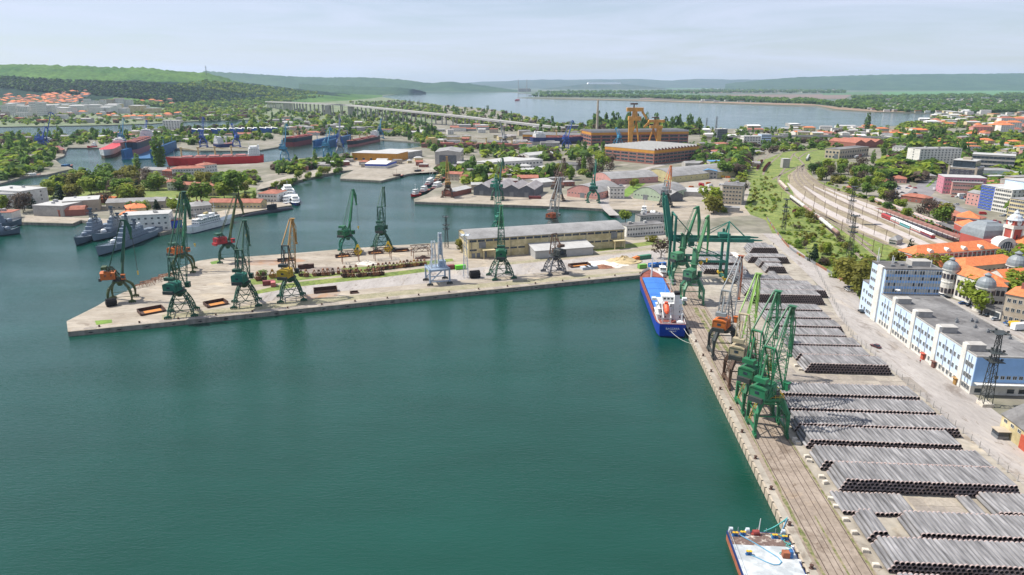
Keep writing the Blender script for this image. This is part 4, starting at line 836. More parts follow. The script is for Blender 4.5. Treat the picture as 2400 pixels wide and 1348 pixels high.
def white_ship():
 a=W(437,548);c=W(546,520);d=c-a;L=d.length;ct=(a+c)/2;root=thing('survey_ship','white two-deck passenger ship moored along the naval quay','ship',(ct.x,ct.y,0),math.atan2(d.y,d.x))
 b,S=hull_mb(L,10,4.6,0.4,0.25,0.12,2.0,0.4,16);b.build('hull',[S_white,S_navyb,S_dgrey],root);superstructure(root,-L*.30,L*.16,7.2,4.6,2,S_white,2.1,8)
 b=MB();b.hull([[(x,s*1.4,z)for s,z in((-1,9),(1,9),(.8,13),(-.8,13))]for x in(-5,-1.5)]);b.build('funnel',S_buff,root);b=MB()
 for x,h in((6,20),(-14,17),(L*.36,12)):b.cyl((x,0,5),(x,0,h),.25,.12,6);b.beam((x,-1.8,h*.8),(x,1.8,h*.8),.18)
 b.build('mast',S_white,root)
 for k in range(4):
  b=MB();x=lerp(-16,4,k/3);b.hull([[(x+u,-4.6+r*math.cos(q*math.pi/3),9.6+r*.7*math.sin(q*math.pi/3))for q in range(6)]for u,r in((-2.4,.1),(-1.5,.8),(1.5,.8),(2.4,.1))]);b.build('lifeboat',S_white,root)
white_ship()
a=W(566,509);c=W(688,490);ct=(a+c)/2;sub=thing('submarine','black submarine lying low along the quay tip','submarine',(ct.x,ct.y,0),math.atan2(c.y-a.y,c.x-a.x));L=(c-a).length
b=MB();b.hull([[(u*L/2,r*math.cos(q*math.pi/6),0.2+r*math.sin(q*math.pi/6))for q in range(12)]for u,r in((-1,.2),(-.9,1.2),(-.6,2.3),(0,2.7),(.7,2.5),(.92,1.7),(1,.3))]);b.build('hull',S_black,sub)
b=MB();b.hull([[(x+L*.08,y,z)for x,y in((-5,0),(-2,1.1),(3,1.1),(5,0),(3,-1.1),(-2,-1.1))]for z in(2.4,7.2)]);b.cyl((L*.08,0,7),(L*.08,0,10.5),.2,n=6);b.cyl((L*.08+1.5,0,7),(L*.08+1.5,0,9.4),.25,n=6);b.build('sail',S_black,sub)
def boat(label,stern,bow,B,hullm,cabm,name='tugboat',deck=S_deck,mast=7,cab=2,group=None,D=2.2):
 a=W(*stern);c=W(*bow);d=c-a;L=max(d.length,9);ct=(a+c)/2;root=thing(name,label,'boat',(ct.x,ct.y,0),math.atan2(d.y,d.x),group)
 b,S=hull_mb(L,B,D,0.4,0.4,0.15,1.2,0.3,10);b.build('hull',[hullm,S_black,deck],root);z=D
 for k in range(cab):
  b=MB();b.box(L*0.02,0,z,L*(0.42-.12*k),B*(0.66-.1*k),2.3);b.box(L*.02,0,z+2.3,L*(.46-.12*k),B*(.72-.1*k),.12);cbn=b.build('cabin',cabm,root);b=MB();winrow(b,-B*.26,B*.26,L*(.23-.06*k)+.03,z+1.2,3,B*.13,.6,'y');winrow(b,-L*.15,L*.18,-B*(.33-.05*k)-.03,z+1.2,3,.7,.6);winrow(b,-L*.15,L*.18,B*(.33-.05*k)+.03,z+1.2,3,.7,.6);winrow(b,-B*.26,B*.26,-L*(.19-.06*k)-.03,z+1.2,2,B*.13,.6,'y');stuff(b.build('windows',M_glass,cbn));z+=2.4
 b=MB();b.cyl((0,0,z),(0,0,z+mast),.16,.08,6);b.beam((0,-1.2,z+mast*.7),(0,1.2,z+mast*.7),.12);b.cyl((-L*.3,0,D),(-L*.3,0,D+mast*.9),.14,.08,6);b.beam((-L*.3,0,D+mast*.8),(-L*.05,0,D+mast*.5),.12);b.build('mast',cabm,root)
 b=MB()
 for k in range(7):
  for sg in(-1,1):x=lerp(-L*.4,L*.25,k/6);b.cyl((x,sg*B*.49,D-.9),(x,sg*(B*.49+.25),D-.9),.45,n=8)
 b.build('fender',M_blk,root)
 return root
FB='fishing boats and tugs by the ochre crane'
boat('small blue and white tug beyond the bow of the blue ship',(1547,643),(1556,660),6,S_navyb,S_white)
boat('red hulled tug at the outer end of the fishing boats',(984,458),(964,462),6,S_red,S_white,group=FB)
boat('white trawler with tall mast beside the red tug',(1004,448),(984,456),7,S_black,S_white,mast=11,group=FB)
boat('black trawler lying outside the white trawlers near the quay',(1040,436),(1010,448),8,S_black,S_white,mast=12,group=FB)
boat('blue trawler with white wheelhouse moored among the fishing boats',(1020,425),(996,440),7,S_navyb,S_white,mast=12,group=FB)
boat('inner trawler with buff masts behind the other fishing boats',(1040,420),(1018,428),7,S_brown,S_buff,mast=12,group=FB)
boat('white pilot boat in the basin corner behind the office block',(1506,517),(1511,502),7,S_white,S_white,cab=3)
boat('red pilot boat in the basin corner beside the white one',(1528,514),(1530,503),6,S_red,S_white,cab=1)
boat('white passenger catamaran with blue hull, left of the pair',(672,466),(671,483),9,S_navyb,S_white,name='catamaran',deck=S_white,mast=4)
boat('white passenger catamaran with blue hull, right of the pair',(690,466),(694,483),9,S_navyb,S_white,name='catamaran',deck=S_white,mast=4)
boat('tall white ferry moored behind the pair of catamarans',(672,447),(679,468),14,S_white,S_white,name='ferry',deck=S_white,cab=3,mast=5,D=3)
boat('dark tug moored beside the slip pier end',(915,419),(945,415),6,S_black,S_brown,cab=1)
boat('low dark barge tug lying along the slip pier',(965,408),(993,405),6,S_black,S_black,cab=1)
boat('grey work barge moored in the dock inlet by the left bank',(55,417),(95,413),8,S_grey,S_white,cab=1,mast=3)
boat('blue houseboat moored off the left bank trees',(138,396),(170,391),8,S_grey,S_dock,cab=1,mast=6)
boat('rusty patrol hull lying on the naval slipway',(134,497),(178,494),6,S_brown,S_grey,cab=1,name='patrol_boat')
boat('tiny red tanker far out on the lake',(1209,236),(1217,235),22,S_red,S_red,name='tanker',cab=1,mast=5,D=6)
M_bdeck=pm('barge_deck',(0.33,0.355,0.365),0.8,col2=(0.50,0.52,0.52),scale=0.22,fine=(0.9,0.10),thr=(0.4,0.6));M_bfore=pm('barge_rust_deck',(0.13,0.085,0.07),0.9,col2=(0.50,0.44,0.38),scale=0.55,thr=(0.52,0.66),fine=(1.5,0.2));M_bside=pm('barge_side',(0.34,0.11,0.055),0.7,var=0.3,scale=0.4);M_bollard=pm('bollard_blue',(0.03,0.13,0.32),0.5,var=0.3);M_rope1=pm('rope_blue',(0.10,0.28,0.42),0.8);M_rope2=pm('rope_teal',(0.07,0.34,0.31),0.8)
pa=G(1703,1243,2.6);pb_=G(1853,1246,2.6);sA=(pa-Q0).dot(QB)/KS;sB=-0.9;tA=(pa-Q0).dot(QA)/KS
bl=Y((sA+sB)/2,tA,0);wB=(sB-sA)*KS;LB_=52
bar=thing('deck_barge','flat white deck barge with rusty foredeck moored at the near quay','barge',(bl.x,bl.y,0),YAW-math.pi/2)
b=MB();b.mi=0;b.box(0,-LB_/2,1.75,wB,LB_,0.8);b.mi=1;b.box(0,-LB_/2,-1,wB-0.1,LB_-0.2,2.75);b.build('hull',[S_navyb,M_bside],bar)
b=MB();b.sheet([(-wB/2+.25,-LB_),(wB/2-.25,-LB_),(wB/2-.25,-5.4),(-wB/2+.25,-5.4)],2.57);o=b.build('deck',M_bdeck,bar);upfix(o)
b=MB();b.sheet([(-wB/2+.25,-5.4),(wB/2-.25,-5.4),(wB/2-.25,-.25),(-wB/2+.25,-.25)],2.58);o=b.build('foredeck',M_bfore,bar);upfix(o)
for x,y in((-wB/2+1.6,-2.0),(-wB/2+3.6,-1.6),(wB/2-3.4,-2.2),(wB/2-1.2,-2.6),(-wB/2+3.2,-9.0)):
 b=MB();b.cyl((x-.35,y,2.6),(x-.35,y,3.5),.32,n=8);b.cyl((x+.35,y,2.6),(x+.35,y,3.5),.32,n=8);b.box(x,y,2.58,1.6,.8,.12);bo=b.build('bollard',M_bollard,bar);b=MB();b.cyl((x-.35,y,3.5),(x-.35,y,3.62),.38,n=8);b.cyl((x+.35,y,3.5),(x+.35,y,3.62),.38,n=8);b.build('bollard_cap',C_yel,bo)
for x in(-wB/2+.9,-wB*0.16,wB/2-.9):
 b=MB();b.box(x,-.5,2.57,1.1,.6,.7);b.cyl((x-.4,-.5,3.5),(x+.4,-.5,3.5),.45,n=10);b.build('roller_fairlead',C_silv,bar)
b=MB();b.cyl((-wB*.08,-1.2,3.2),(wB*.02,-1.0,3.2),.65,n=10);b.box(-wB*.03,-1.1,2.57,2.2,1.0,.3);b.build('winch',pm('winch_red',(0.28,0.05,0.04),0.6,var=.3),bar)
b=MB();b.cyl((wB*.02,-.8,2.6),(wB*.03,-.8,7.0),.14,.09,6);b.build('mast',S_white,bar)
b=MB();b.box(wB*.30,-9.2,2.57,1.6,1.4,1.5);b.build('locker',pm('locker_rust',(0.28,0.09,0.04),.8,var=.3),bar);b=MB();b.box(wB*.30+1.25,-9.0,2.57,0.8,1.3,1.7);b.build('blue_locker',M_bollard,bar)
b=MB()
for k in range(7):x=lerp(-wB/2+.4,wB/2-.4,k/6);b.beam((x,-.3,2.6),(x,-.3,3.9),.08)
for k in range(12):b.beam((-wB/2+.4,-1-k*3.2,2.6),(-wB/2+.4,-1-k*3.2,3.6),.08)
b.beam((-wB/2+.4,-.3,3.55),(-wB/2+.4,-38,3.55),.05);b.build('rail_post',C_silv,bar)
for k in range(12):
 b=MB();y=-5.0-k*2.6;b.lathe((wB/2+.05,y,1.5),[(.1,0),(.55,.25),(.6,.7),(.4,1.1),(.1,1.2)],8);b.build('fender',M_blk if k%2 else S_white,bar)
P=[(-wB*.30,-1.9,2.75),(-wB*.12,-4.5,2.66),(wB*.06,-7.6,2.66),(wB*.17,-9.6,2.66),(wB*.20,-11.2,2.66),(wB*.14,-12.2,2.66),(wB*.05,-12.4,2.66),(-wB*.06,-11.4,2.66),(-wB*.17,-10.0,2.66),(-wB*.26,-9.2,2.7)]
b=MB();[b.cyl(p,q,.13,n=6)for p,q in zip(P[:-1],P[1:])];b.build('rope',M_rope1,bar)
random.seed(3);b=MB();p=Vector((wB*.26,-2.0,2.7))
for k in range(60):q=Vector((min(wB/2-.4,max(wB*.22,p.x+random.uniform(-.9,.9))),min(-1.2,max(-8.5,p.y+random.uniform(-1.1,1.0))),2.7+random.uniform(0,.25)));b.beam(p,q,.13);p=q
b.build('rope_heap',M_rope2,bar)
BW=Matrix.LocRotScale(Vector((bl.x,bl.y,0)),Matrix.Rotation(YAW-math.pi/2,3,'Z'),None)
rope(BW@Vector((wB*.12,-.4,3.1)),Y(0.9,tA+5.2,GZ+.5),.5,M_rope2,.11,label='teal rope from the barge bow stretched to a quay bollard')
rope(BW@Vector((wB*.40,-.4,3.1)),Y(1.0,tA+5.4,GZ+.5),.4,M_rope1,.09,label='short blue rope from the barge corner to a quay bollard')
# ================================================================ buildings
B_cream=pm('cream_plaster',(0.40,0.33,0.17),0.9,col2=(0.60,0.51,0.30),scale=0.14,fine=(0.7,0.14),thr=(0.35,0.6));B_white=pm('white_plaster',(0.55,0.53,0.48),0.85,col2=(0.70,0.68,0.63),scale=0.2,fine=(0.8,0.08));B_grey=pm('grey_concrete_wall',(0.30,0.285,0.26),0.9,col2=(0.42,0.40,0.37),scale=0.12,fine=(0.7,0.12));B_beige=pm('beige_wall',(0.40,0.34,0.26),0.9,var=0.15,scale=0.2)
B_lblue=pm('light_blue_wall',(0.50,0.62,0.78),0.8,var=0.06,scale=0.2,fine=(0.6,0.06));B_blue=pm('blue_wall',(0.25,0.43,0.70),0.8,var=0.08,scale=0.2);B_sheet=pm('sheet_metal',(0.36,0.36,0.355),0.6,var=0.08,scale=0.4);B_dark=pm('dark_metal_wall',(0.10,0.11,0.125),0.7,var=0.2,scale=0.3);B_pink=pm('pink_wall',(0.50,0.26,0.23),0.85,var=0.12,scale=0.2);B_green=pm('pale_green_wall',(0.36,0.44,0.32),0.85,var=0.12,scale=0.2);B_yell=pm('pale_yellow_wall',(0.50,0.45,0.24),0.85,var=0.12,scale=0.2);B_red=pm('red_wall',(0.36,0.075,0.055),0.85,var=0.12,scale=0.2);B_brick=pm('brick_red_wall',(0.26,0.10,0.075),0.85,var=0.15,scale=0.3);B_rose=pm('rose_wall',(0.52,0.20,0.25),0.8,var=0.1,scale=0.2);B_char=pm('charcoal_cladding',(0.055,0.055,0.07),0.5,var=0.15,scale=0.3);B_teal=pm('aqua_wall',(0.22,0.52,0.50),0.8,var=0.08)
R_orange=pm('orange_tiles',(0.50,0.135,0.045),0.85,col2=(0.66,0.21,0.075),scale=0.5,fine=(2.5,0.18));R_rust=pm('rust_red_tiles',(0.25,0.085,0.055),0.9,col2=(0.38,0.15,0.10),scale=0.3,fine=(2,0.15));R_grey=pm('grey_roofing',(0.19,0.185,0.18),0.9,col2=(0.29,0.285,0.28),scale=0.12,fine=(0.9,0.12));R_felt=pm('dark_felt_roof',(0.105,0.10,0.098),0.9,col2=(0.24,0.235,0.23),scale=0.05,fine=(0.5,0.15),thr=(0.4,0.7),spots=[(.12,.56,.64,(.6,.6,.6)),(.2,.58,.66,(1.35,1.33,1.3))]);R_light=pm('light_roof',(0.40,0.395,0.38),0.8,var=0.12,scale=0.2);R_metal=pm('weathered_tin',(0.23,0.20,0.19),0.6,col2=(0.36,0.34,0.33),scale=0.25,stretch=(1,.3,1),fine=(1.5,.1));R_lead=pm('lead_dome',(0.20,0.225,0.24),0.5,var=0.15,scale=0.5);R_blue=pm('blue_roof',(0.09,0.24,0.42),0.7,var=0.1);R_white=pm('white_roof',(0.72,0.72,0.70),0.7,var=0.05)
B_frame=pm('window_frame',(0.55,0.54,0.50),0.7);B_brownf=pm('brown_frame',(0.14,0.06,0.045),0.7);B_door=pm('red_door',(0.42,0.075,0.04),0.7,var=.15);B_gry2=pm('shutter_grey',(0.17,0.18,0.19),0.6,var=0.15,scale=0.5);B_gold=pm('ochre_band',(0.50,0.235,0.03),0.7,var=0.15,scale=0.2);B_bl2=pm('royal_blue_band',(0.015,0.06,0.38),0.6,var=.1)
WM={}
def winmesh(ww,wh,fr,gl):
 k=(round(ww,2),round(wh,2),fr.name,gl.name)
 if k not in WM:
  b=MB();b.mi=0;t=0.10
  for x,z,a,c in((0,0,ww,t),(0,wh-t,ww,t),(-ww/2+t/2,t,t,wh-2*t),(ww/2-t/2,t,t,wh-2*t)):b.box(x,-0.05,z,a,0.10,c)
  if ww>1.2:b.box(0,-0.04,t,0.08,0.08,wh-2*t)
  b.mi=1;b.box(0,-0.015,t/2,ww-t,0.03,wh-t)
  WM[k]=b.mesh('window',[fr,gl])
 return WM[k]
def facade(root,O,dx,n_,floors,bays,x0,x1,z0,fh,ww,wh,ind,fr=None,gl=None,skip=None,parent=None):
 """windows on the wall from O along dx with outward normal n_ (local frame)"""
 fr=fr or B_frame;gl=gl or M_glass;ang=math.atan2(dx.y,dx.x);par=parent or root
 bb=None if ind else MB()
 for f in range(floors):
  for k in range(bays):
   if skip and skip(f,k):continue
   c=O+dx*lerp(x0,x1,(k+0.5)/bays);z=z0+f*fh
   if ind:place('window',winmesh(ww,wh,fr,gl),par,(c.x+n_.x*0.01,c.y+n_.y*0.01,z),ang)
   else:bb.mi=0;bb.box(c.x,c.y,z,ww,0.16,wh,ang);bb.mi=1;bb.box(c.x,c.y,z+.12,ww-.2,0.24,wh-.24,ang)
 if bb and bb.v:stuff(bb.build('windows',[fr,gl],par))
FOOT=[]
def inpoly(x,y,P):
 c=False;j=len(P)-1
 for i in range(len(P)):
  if(P[i][1]>y)!=(P[j][1]>y)and x<(P[j][0]-P[i][0])*(y-P[i][1])/(P[j][1]-P[i][1])+P[i][0]:c=not c
  j=i
 return c
def blocked(p,m=1.0):
 for ax,ay,an,w_,d_ in FOOT:
  dx,dy=p.x-ax,p.y-ay
  if abs(dx)>300 or abs(dy)>300:continue
  u=dx*math.cos(an)+dy*math.sin(an);v=-dx*math.sin(an)+dy*math.cos(an)
  if-m<u<w_+m and-m<v<d_+m:return True
 return False
def bld(label,a,b_,depth,h,wall,roof='flat',roofm=None,floors=0,bays=0,sbays=0,ww=1.3,wh=1.4,ind=False,name='building',cat='building',rh=None,z0=1.0,fh=None,fr=None,gl=None,group=None,ridge='x',n=1,door=None,clutter=0,over=0.3,sides=True,base=GZ,band=None,curtain=None):
 A=a if hasattr(a,'x')else G(a[0],a[1],base);C=b_ if hasattr(b_,'x')else G(b_[0],b_[1],base)
 W_=L2(A,C);ang=math.atan2(C.y-A.y,C.x-A.x);roofm=roofm or R_grey;D_=depth
 root=thing(name,label,cat,(A.x,A.y,base),ang,group)
 fh=fh or(h-0.5)/max(floors,1)
 rh=rh if rh is not None else(W_/n if ridge=='y' else D_)*0.22
 tm=0.28
 if roof in('flat','hip'):
  b=MB();b.box(W_/2,D_/2,0,W_,D_,h);wl=b.build('wall',wall,root)
  if roof=='flat':
   b=MB();b.box(W_/2,D_/2,h,W_+2*over,D_+2*over,0.30)
   rf=b.build('roof',roofm,root)
   for k in range(clutter):
    b=MB();b.box(random.uniform(.15,.85)*W_,random.uniform(.3,.8)*D_,h+.3,random.uniform(1.2,3.5),random.uniform(1.2,3.0),random.uniform(.6,2.2));b.build('roof_vent',random.choice([B_grey,R_light,B_sheet]),rf)
  else:
   b=MB();o=over+.2;q=min(W_,D_)/2;x0,x1,y0,y1=-o,W_+o,-o,D_+o
   if W_>=D_:r0,r1=(q,D_/2),(W_-q,D_/2)
   else:r0,r1=(W_/2,q),(W_/2,D_-q)
   b.add([(x0,y0,h),(x1,y0,h),(x1,y1,h),(x0,y1,h),(r0[0],r0[1],h+rh),(r1[0],r1[1],h+rh)],[(0,1,5,4),(1,2,5),(2,3,4,5),(3,0,4)]if W_>=D_ else[(0,1,4),(1,2,5,4),(2,3,5),(3,0,4,5)]);b.add([(x0,y0,h),(x1,y0,h),(x1,y1,h),(x0,y1,h)],[(0,1,2,3)])
   rf=b.build('roof',roofm,root)
   for k in range(clutter):b=MB();b.box(random.uniform(.3,.7)*W_,random.uniform(.3,.7)*D_,h+rh*.3,.9,.9,rh*.9+.8);b.build('chimney',B_brick,rf)
 else:
  span=(W_ if ridge=='y' else D_)/n;prof=[]
  for i in range(n):
   if roof=='gable':P=[(0,0),(0.5,1),(1,0)]
   elif roof=='arch':P=[(k/10,math.sin(math.pi*(0.12+0.76*k/10))*1.0)for k in range(11)];m0=P[0][1];P=[(u,(v-m0)/(1-m0))for u,v in P]
   elif roof=='saw':P=[(0,0),(0.04,1),(1,0)]
   elif roof=='shed':P=[(0,0),(1,1)]
   prof+=[((i+u)*span,h+v*rh)for u,v in P if not(i and u==0 and roof!='shed')]
  T=span*n;poly=[(0,0),(T,0)]+[(u,z)for u,z in reversed(prof)]
  ln=D_ if ridge=='y' else W_
  mk=(lambda u,l,z:(u,l,z))if ridge=='y' else(lambda u,l,z:(l,u,z))
  b=MB();N=len(poly);V=[mk(u,0,z)for u,z in poly]+[mk(u,ln,z)for u,z in poly];F=[(i,(i+1)%N,N+(i+1)%N,N+i)for i in range(N)]
  for t in tessellate_polygon([[Vector((u,z,0))for u,z in poly]]):F.append(t);F.append(tuple(N+q for q in reversed(t)))
  b.add(V,F);wl=b.build('wall',wall,root)
  b=MB();top=[(u,z+tm)for u,z in prof];e0=(prof[0][0]-over,prof[0][1]+tm-over*.2);e1=(prof[-1][0]+over,prof[-1][1]+tm-over*.2)
  outer=[e0]+top[1:-1]+[e1];inner=[(u,z-tm+0.03)for u,z in outer];lp=outer+inner[::-1];N=len(lp)
  V=[mk(u,-over,z)for u,z in lp]+[mk(u,ln+over,z)for u,z in lp];F=[(i,(i+1)%N,N+(i+1)%N,N+i)for i in range(N)]
  for t in tessellate_polygon([[Vector((u,z,0))for u,z in lp]]):F.append(t);F.append(tuple(N+q for q in reversed(t)))
  b.add(V,F);rf=b.build('roof',roofm,root)
 if floors and bays:
  facade(root,Vector((0,0,0)),Vector((1,0,0)),Vector((0,-1,0)),floors,bays,0.5,W_-0.5,z0,fh,ww,wh,ind,fr,gl)
 if floors and sbays and sides:
  facade(root,Vector((0,D_,0)),Vector((0,-1,0)),Vector((-1,0,0)),floors,sbays,0.5,D_-0.5,z0,fh,ww,wh,ind,fr,gl)
  facade(root,Vector((W_,0,0)),Vector((0,1,0)),Vector((1,0,0)),floors,sbays,0.5,D_-0.5,z0,fh,ww,wh,ind,fr,gl)
 for d in(door or[]):
  b=MB();b.box(d[0]*W_,-0.08,0,d[1],0.2,d[2]);b.build('door',d[3],root)
 if band:
  for z,hh,mm in band:b=MB();b.box(W_/2,D_/2,z,W_+.16,D_+.16,hh);b.build('band',mm,root)
 root['_w']=W_;FOOT.append((A.x,A.y,ang,W_,D_));return root
def terminal():
 o=Y(77.8,88.2);root=thing('port_terminal','long light blue and white port office with a taller office tower','building',o,PYAW)
 Wd,Ln,Hh,Ht=26.0,77.0,14.3,26.2;t1=Ln+14.5;tail=t1+8
 b=MB();b.box(Wd/2,Ln/2,3.3,Wd,Ln,Hh-3.3);b.build('wall',B_lblue,root)
 b=MB();b.box(Wd/2,Ln/2,0,Wd-.04,Ln-.04,3.3);b.build('base_wall',B_white,root)
 b=MB();b.box(Wd/2,-0.06,5.0,Wd-.3,.12,Hh-5.0);b.build('end_wall',B_blue,root)
 b=MB();b.box(Wd/2,Ln/2,Hh,Wd-.8,Ln-.8,.12);rf=b.build('roof',R_felt,root)
 b=MB()
 for x,y,sx,sy in((.2,Ln/2,.4,Ln),(Wd-.2,Ln/2,.4,Ln),(Wd/2,.2,Wd-.8,.4),(Wd/2,Ln-.2,Wd-.8,.4)):b.box(x,y,Hh,sx,sy,.55)
 b.build('parapet',B_grey,rf)
 ps=[7.5,26.5,45.5,63.5]
 for y in ps:
  b=MB();b.box(0.2,y,0,1.3,2.8,Hh+2.6);b.build('stair_pylon',B_white,root)
  b=MB();b.box(3.6,y+.3,Hh+.12,5.4,3.8,2.3);b.box(3.6,y+.3,Hh+2.42,5.8,4.2,.2);b.build('penthouse',B_grey,rf)
 ed=[0]+ps+[Ln]
 for i in range(5):
  a0=ed[i]+(1.6 if i else .6);a1=ed[i+1]-1.6;n=max(3,round((a1-a0)/2.6))
  for f,z in enumerate((1.0,5.1,9.5)):
   for k in range(n):
    y=lerp(a0,a1,(k+.5)/n);place('window',winmesh(1.5,1.9,B_frame,M_glass),root,(-.012,y,z),-math.pi/2)
  for q in(0.33,0.66):
   b=MB();y=lerp(a0,a1,q);b.cyl((-.15,y,2),(-.15,y,Hh-.5),.09,n=5);b.build('downpipe',B_gry2,root)
 for k in range(8):place('window',winmesh(1.5,1.4,B_frame,M_glass),root,(8+k*2.1,-.13,6.2),0)
 b=MB();b.box(Wd/2+.5,-1.2,4.5,Wd-.5,2.4,.35);b.build('canopy',B_white,root)
 for x,w_ in((2.6,2.2),(14,2.4),(18,2.4)):b=MB();b.box(x,-.02,.8,w_,.12,1.6);b.build('window',M_glass,root)
 for y,mm in((33,B_door),(8.5,C_ochre),(24.5,B_brownf)):b=MB();b.box(-.45,y,0,.9,1.8,2.6);b.box(-.7,y,2.6,1.6,2.4,.12);b.build('porch',mm,root)
 b=MB();b.box(Wd/2,Ln+7.25,0,Wd-1.0,14.4,Ht);tw=b.build('tower_wall',B_lblue,root)
 b=MB();b.box(.35,Ln+4.6,0,1.2,5.0,Ht+.6);b.build('tower_pylon',B_white,root)
 b=MB();b.box(Wd/2,Ln+7.25,Ht,Wd-.6,14.8,.5);tr=b.build('tower_roof',R_felt,root)
 nb=20;zs=[14.9+2.83*k for k in range(4)]
 for z in zs:
  b=MB();b.box(Wd/2,Ln-.08,z-.55,Wd-1.0,.16,1.15);b.build('spandrel',B_blue,tw)
  for k in range(nb):place('window',winmesh(1.0,1.75,B_frame,M_glass if random.random()<.34 else pm('curtained_glass',(.42,.44,.43),.4,var=.3,scale=.7)),tw,(lerp(.8,Wd-.8,(k+.5)/nb),Ln-.02,z+.62),0)
 for k in range(nb+1):b=MB();b.box(lerp(.8,Wd-.8,k/nb),Ln-.2,Hh+.3,.16,.25,Ht-Hh-.3);b.build('mullion',B_white,tw)
 for f in range(6):
  for y in(Ln+9.2,Ln+11.2,Ln+13.0):place('window',winmesh(1.4,1.7,B_frame,M_glass),tw,(.47,y,1.2+f*4.1),-math.pi/2)
 b=MB();b.box(18.5,Ln+8,Ht+.5,9,6,2.4);b.build('plant_room',B_grey,tr)
 b=MB()
 for x,y,h in((1.5,Ln+12,7),(2.5,Ln+12.5,4),(7,Ln+9,4),(8,Ln+9.5,3),(15,Ln+12,3),(22,Ln+4,3.5)):b.cyl((x,y,Ht+.5),(x,y,Ht+.5+h),.14,n=5)
 for x,y in((7,Ln+9),(1.5,Ln+12)):b.box(x,y,Ht+1.5,.5,.3,2.0)
 b.build('antenna',C_wht,tr)
 for x,y in((5,Ln+4),(10,Ln+6),(12,Ln+3),(9,Ln+11)):b=MB();b.box(x,y,Ht+.5,1.8,1.2,.8);b.build('roof_unit',B_gry2,tr)
 b=MB();b.box(Wd/2,t1+4,0,Wd-2,8,Hh+.4);b.build('rear_wall',B_lblue,root);b=MB();b.box(Wd/2,t1+4,Hh+.4,Wd-1.6,8.4,.3);b.build('rear_roof',R_felt,root)
 for f in range(3):
  for k in range(2):place('window',winmesh(1.4,1.9,B_frame,M_glass),root,(.97,t1+2.2+3.2*k,1.0+f*4.2),-math.pi/2)
 for x,y in((14,40),(20,40),(21,38.5),(13,38),(17,32),(19,27),(23,20),(21,25),(8,70)):
  b=MB();b.box(x,y,Hh+.12,1.1,.9,.9);b.cyl((x,y,Hh+1),(x,y,Hh+1.7),.3,n=8);b.build('roof_vent',B_gry2,rf)
 b=MB();b.lathe((5,73,Hh+2.6),[(.1,0),(.8,.3),(1.2,.9)],12);b.build('satellite_dish',C_wht,rf)
terminal()
def floodmast(label,p,h,z=GZ,mat=None,base=True,group='lattice floodlight masts'):
 root=thing('floodlight_mast',label,'mast',(p.x,p.y,z),PYAW,group);mat=mat or C_dark;w0,w1=h*.055,h*.03
 if base:b=MB();b.box(0,0,0,w0*2.6,w0*2.6,1.2);b.build('plinth',M_block,root)
 b=MB();q=((-1,-1),(1,-1),(1,1),(-1,1));lattice(b,[(x*w0,y*w0,.9)for x,y in q],[(x*w1*.6,y*w1*.6,h)for x,y in q],9,.2,.12);b.build('lattice_tower',mat,root)
 for z_ in((h*.62,h*.74,h)if mat is C_dark else(h*.98,)):
  b=MB();b.box(0,0,z_,w0*3.2,w0*3.2,.15)
  for k in range(4):b.box(math.cos(k*1.57)*w0*1.7,math.sin(k*1.57)*w0*1.7,z_+.2,.6,.6,.5)
  b.build('lamp_platform',mat,root)
floodmast('lattice floodlight mast on a pale plinth beside the blue terminal',G(2308,950),27)
floodmast('lattice floodlight mast beside the left end of the cream warehouse',G(1047,583),22,base=False)
floodmast('thin lattice mast on the pier left of the rolled black fender',G(1092,652),26,mat=C_silv,base=False)
floodmast('lattice floodlight mast standing on the grass beside the railway',G(1836,540),24,base=False)
floodmast('lattice floodlight mast among the platform tracks',G(1990,525),30,base=False)
floodmast('lattice floodlight mast beside the parked tank wagons',G(1990,607),28,base=False)
ah_=bld('cream hall with arched grey roof and red door cut by the right edge',Y(72.6,22),Y(100,22),42*KS,6.0,B_cream,'arch',R_felt,ridge='y',rh=6.5,name='arched_hall',cat='hall',floors=1,sbays=14,z0=4.2,ww=1.6,wh=1.2,ind=True)
b=MB();b.box(-.12,35.3,0,.35,6,4.6);b.build('door',B_door,ah_)
gh=Y(70.8,60.5);root=thing('guard_hut','small grey glazed guard hut beside the arched hall','hut',gh,PYAW);b=MB();b.box(0,0,0,3.4,3.4,1.1);b.build('wall',B_gry2,root);b=MB();b.box(0,0,1.1,3.3,3.3,1.5);b.build('glazing',M_glass,root);b=MB();b.box(0,0,2.6,4.0,4.0,.2);b.build('roof',B_beige,root)
A_=G(1098,606);D_=(G(1462,580)-G(1098,606));
wh=bld('long cream warehouse with grey low arched roof on the pier',(1098,606),(1462,579),27,12.5,B_cream,'arch',R_grey,ridge='x',rh=3.2,name='warehouse',cat='warehouse',over=.4)
WW=wh['_w']
facade(wh,Vector((0,0,0)),Vector((1,0,0)),Vector((0,-1,0)),1,20,.5,WW-.5,10.4,3,WW/20*.86,1.5,True,B_gry2,M_glass)
facade(wh,Vector((0,0,0)),Vector((1,0,0)),Vector((0,-1,0)),1,20,.5,WW-.5,4.6,3,WW/20*.84,1.2,True,B_gry2,M_glass,skip=lambda f,k:k in(1,2,7,8,9,10,11,12,13))
facade(wh,Vector((0,27,0)),Vector((0,-1,0)),Vector((-1,0,0)),2,11,1,26,9.4,1.7,1.6,1.5,True,B_frame,M_glass);facade(wh,Vector((0,27,0)),Vector((0,-1,0)),Vector((-1,0,0)),1,12,1,26,5.0,2,1.2,1.2,True,B_frame,M_glass)
for x,w_,z,h in((.085,4.6,6.2,4.0),(.93,4.6,6.4,4.8),(.03,2.2,.2,3),(.06,2.2,.2,3),(.10,2.4,0,4)):b=MB();b.box(x*WW,-.1,z,w_,.24,h);b.build('loading_door',B_gry2,wh)
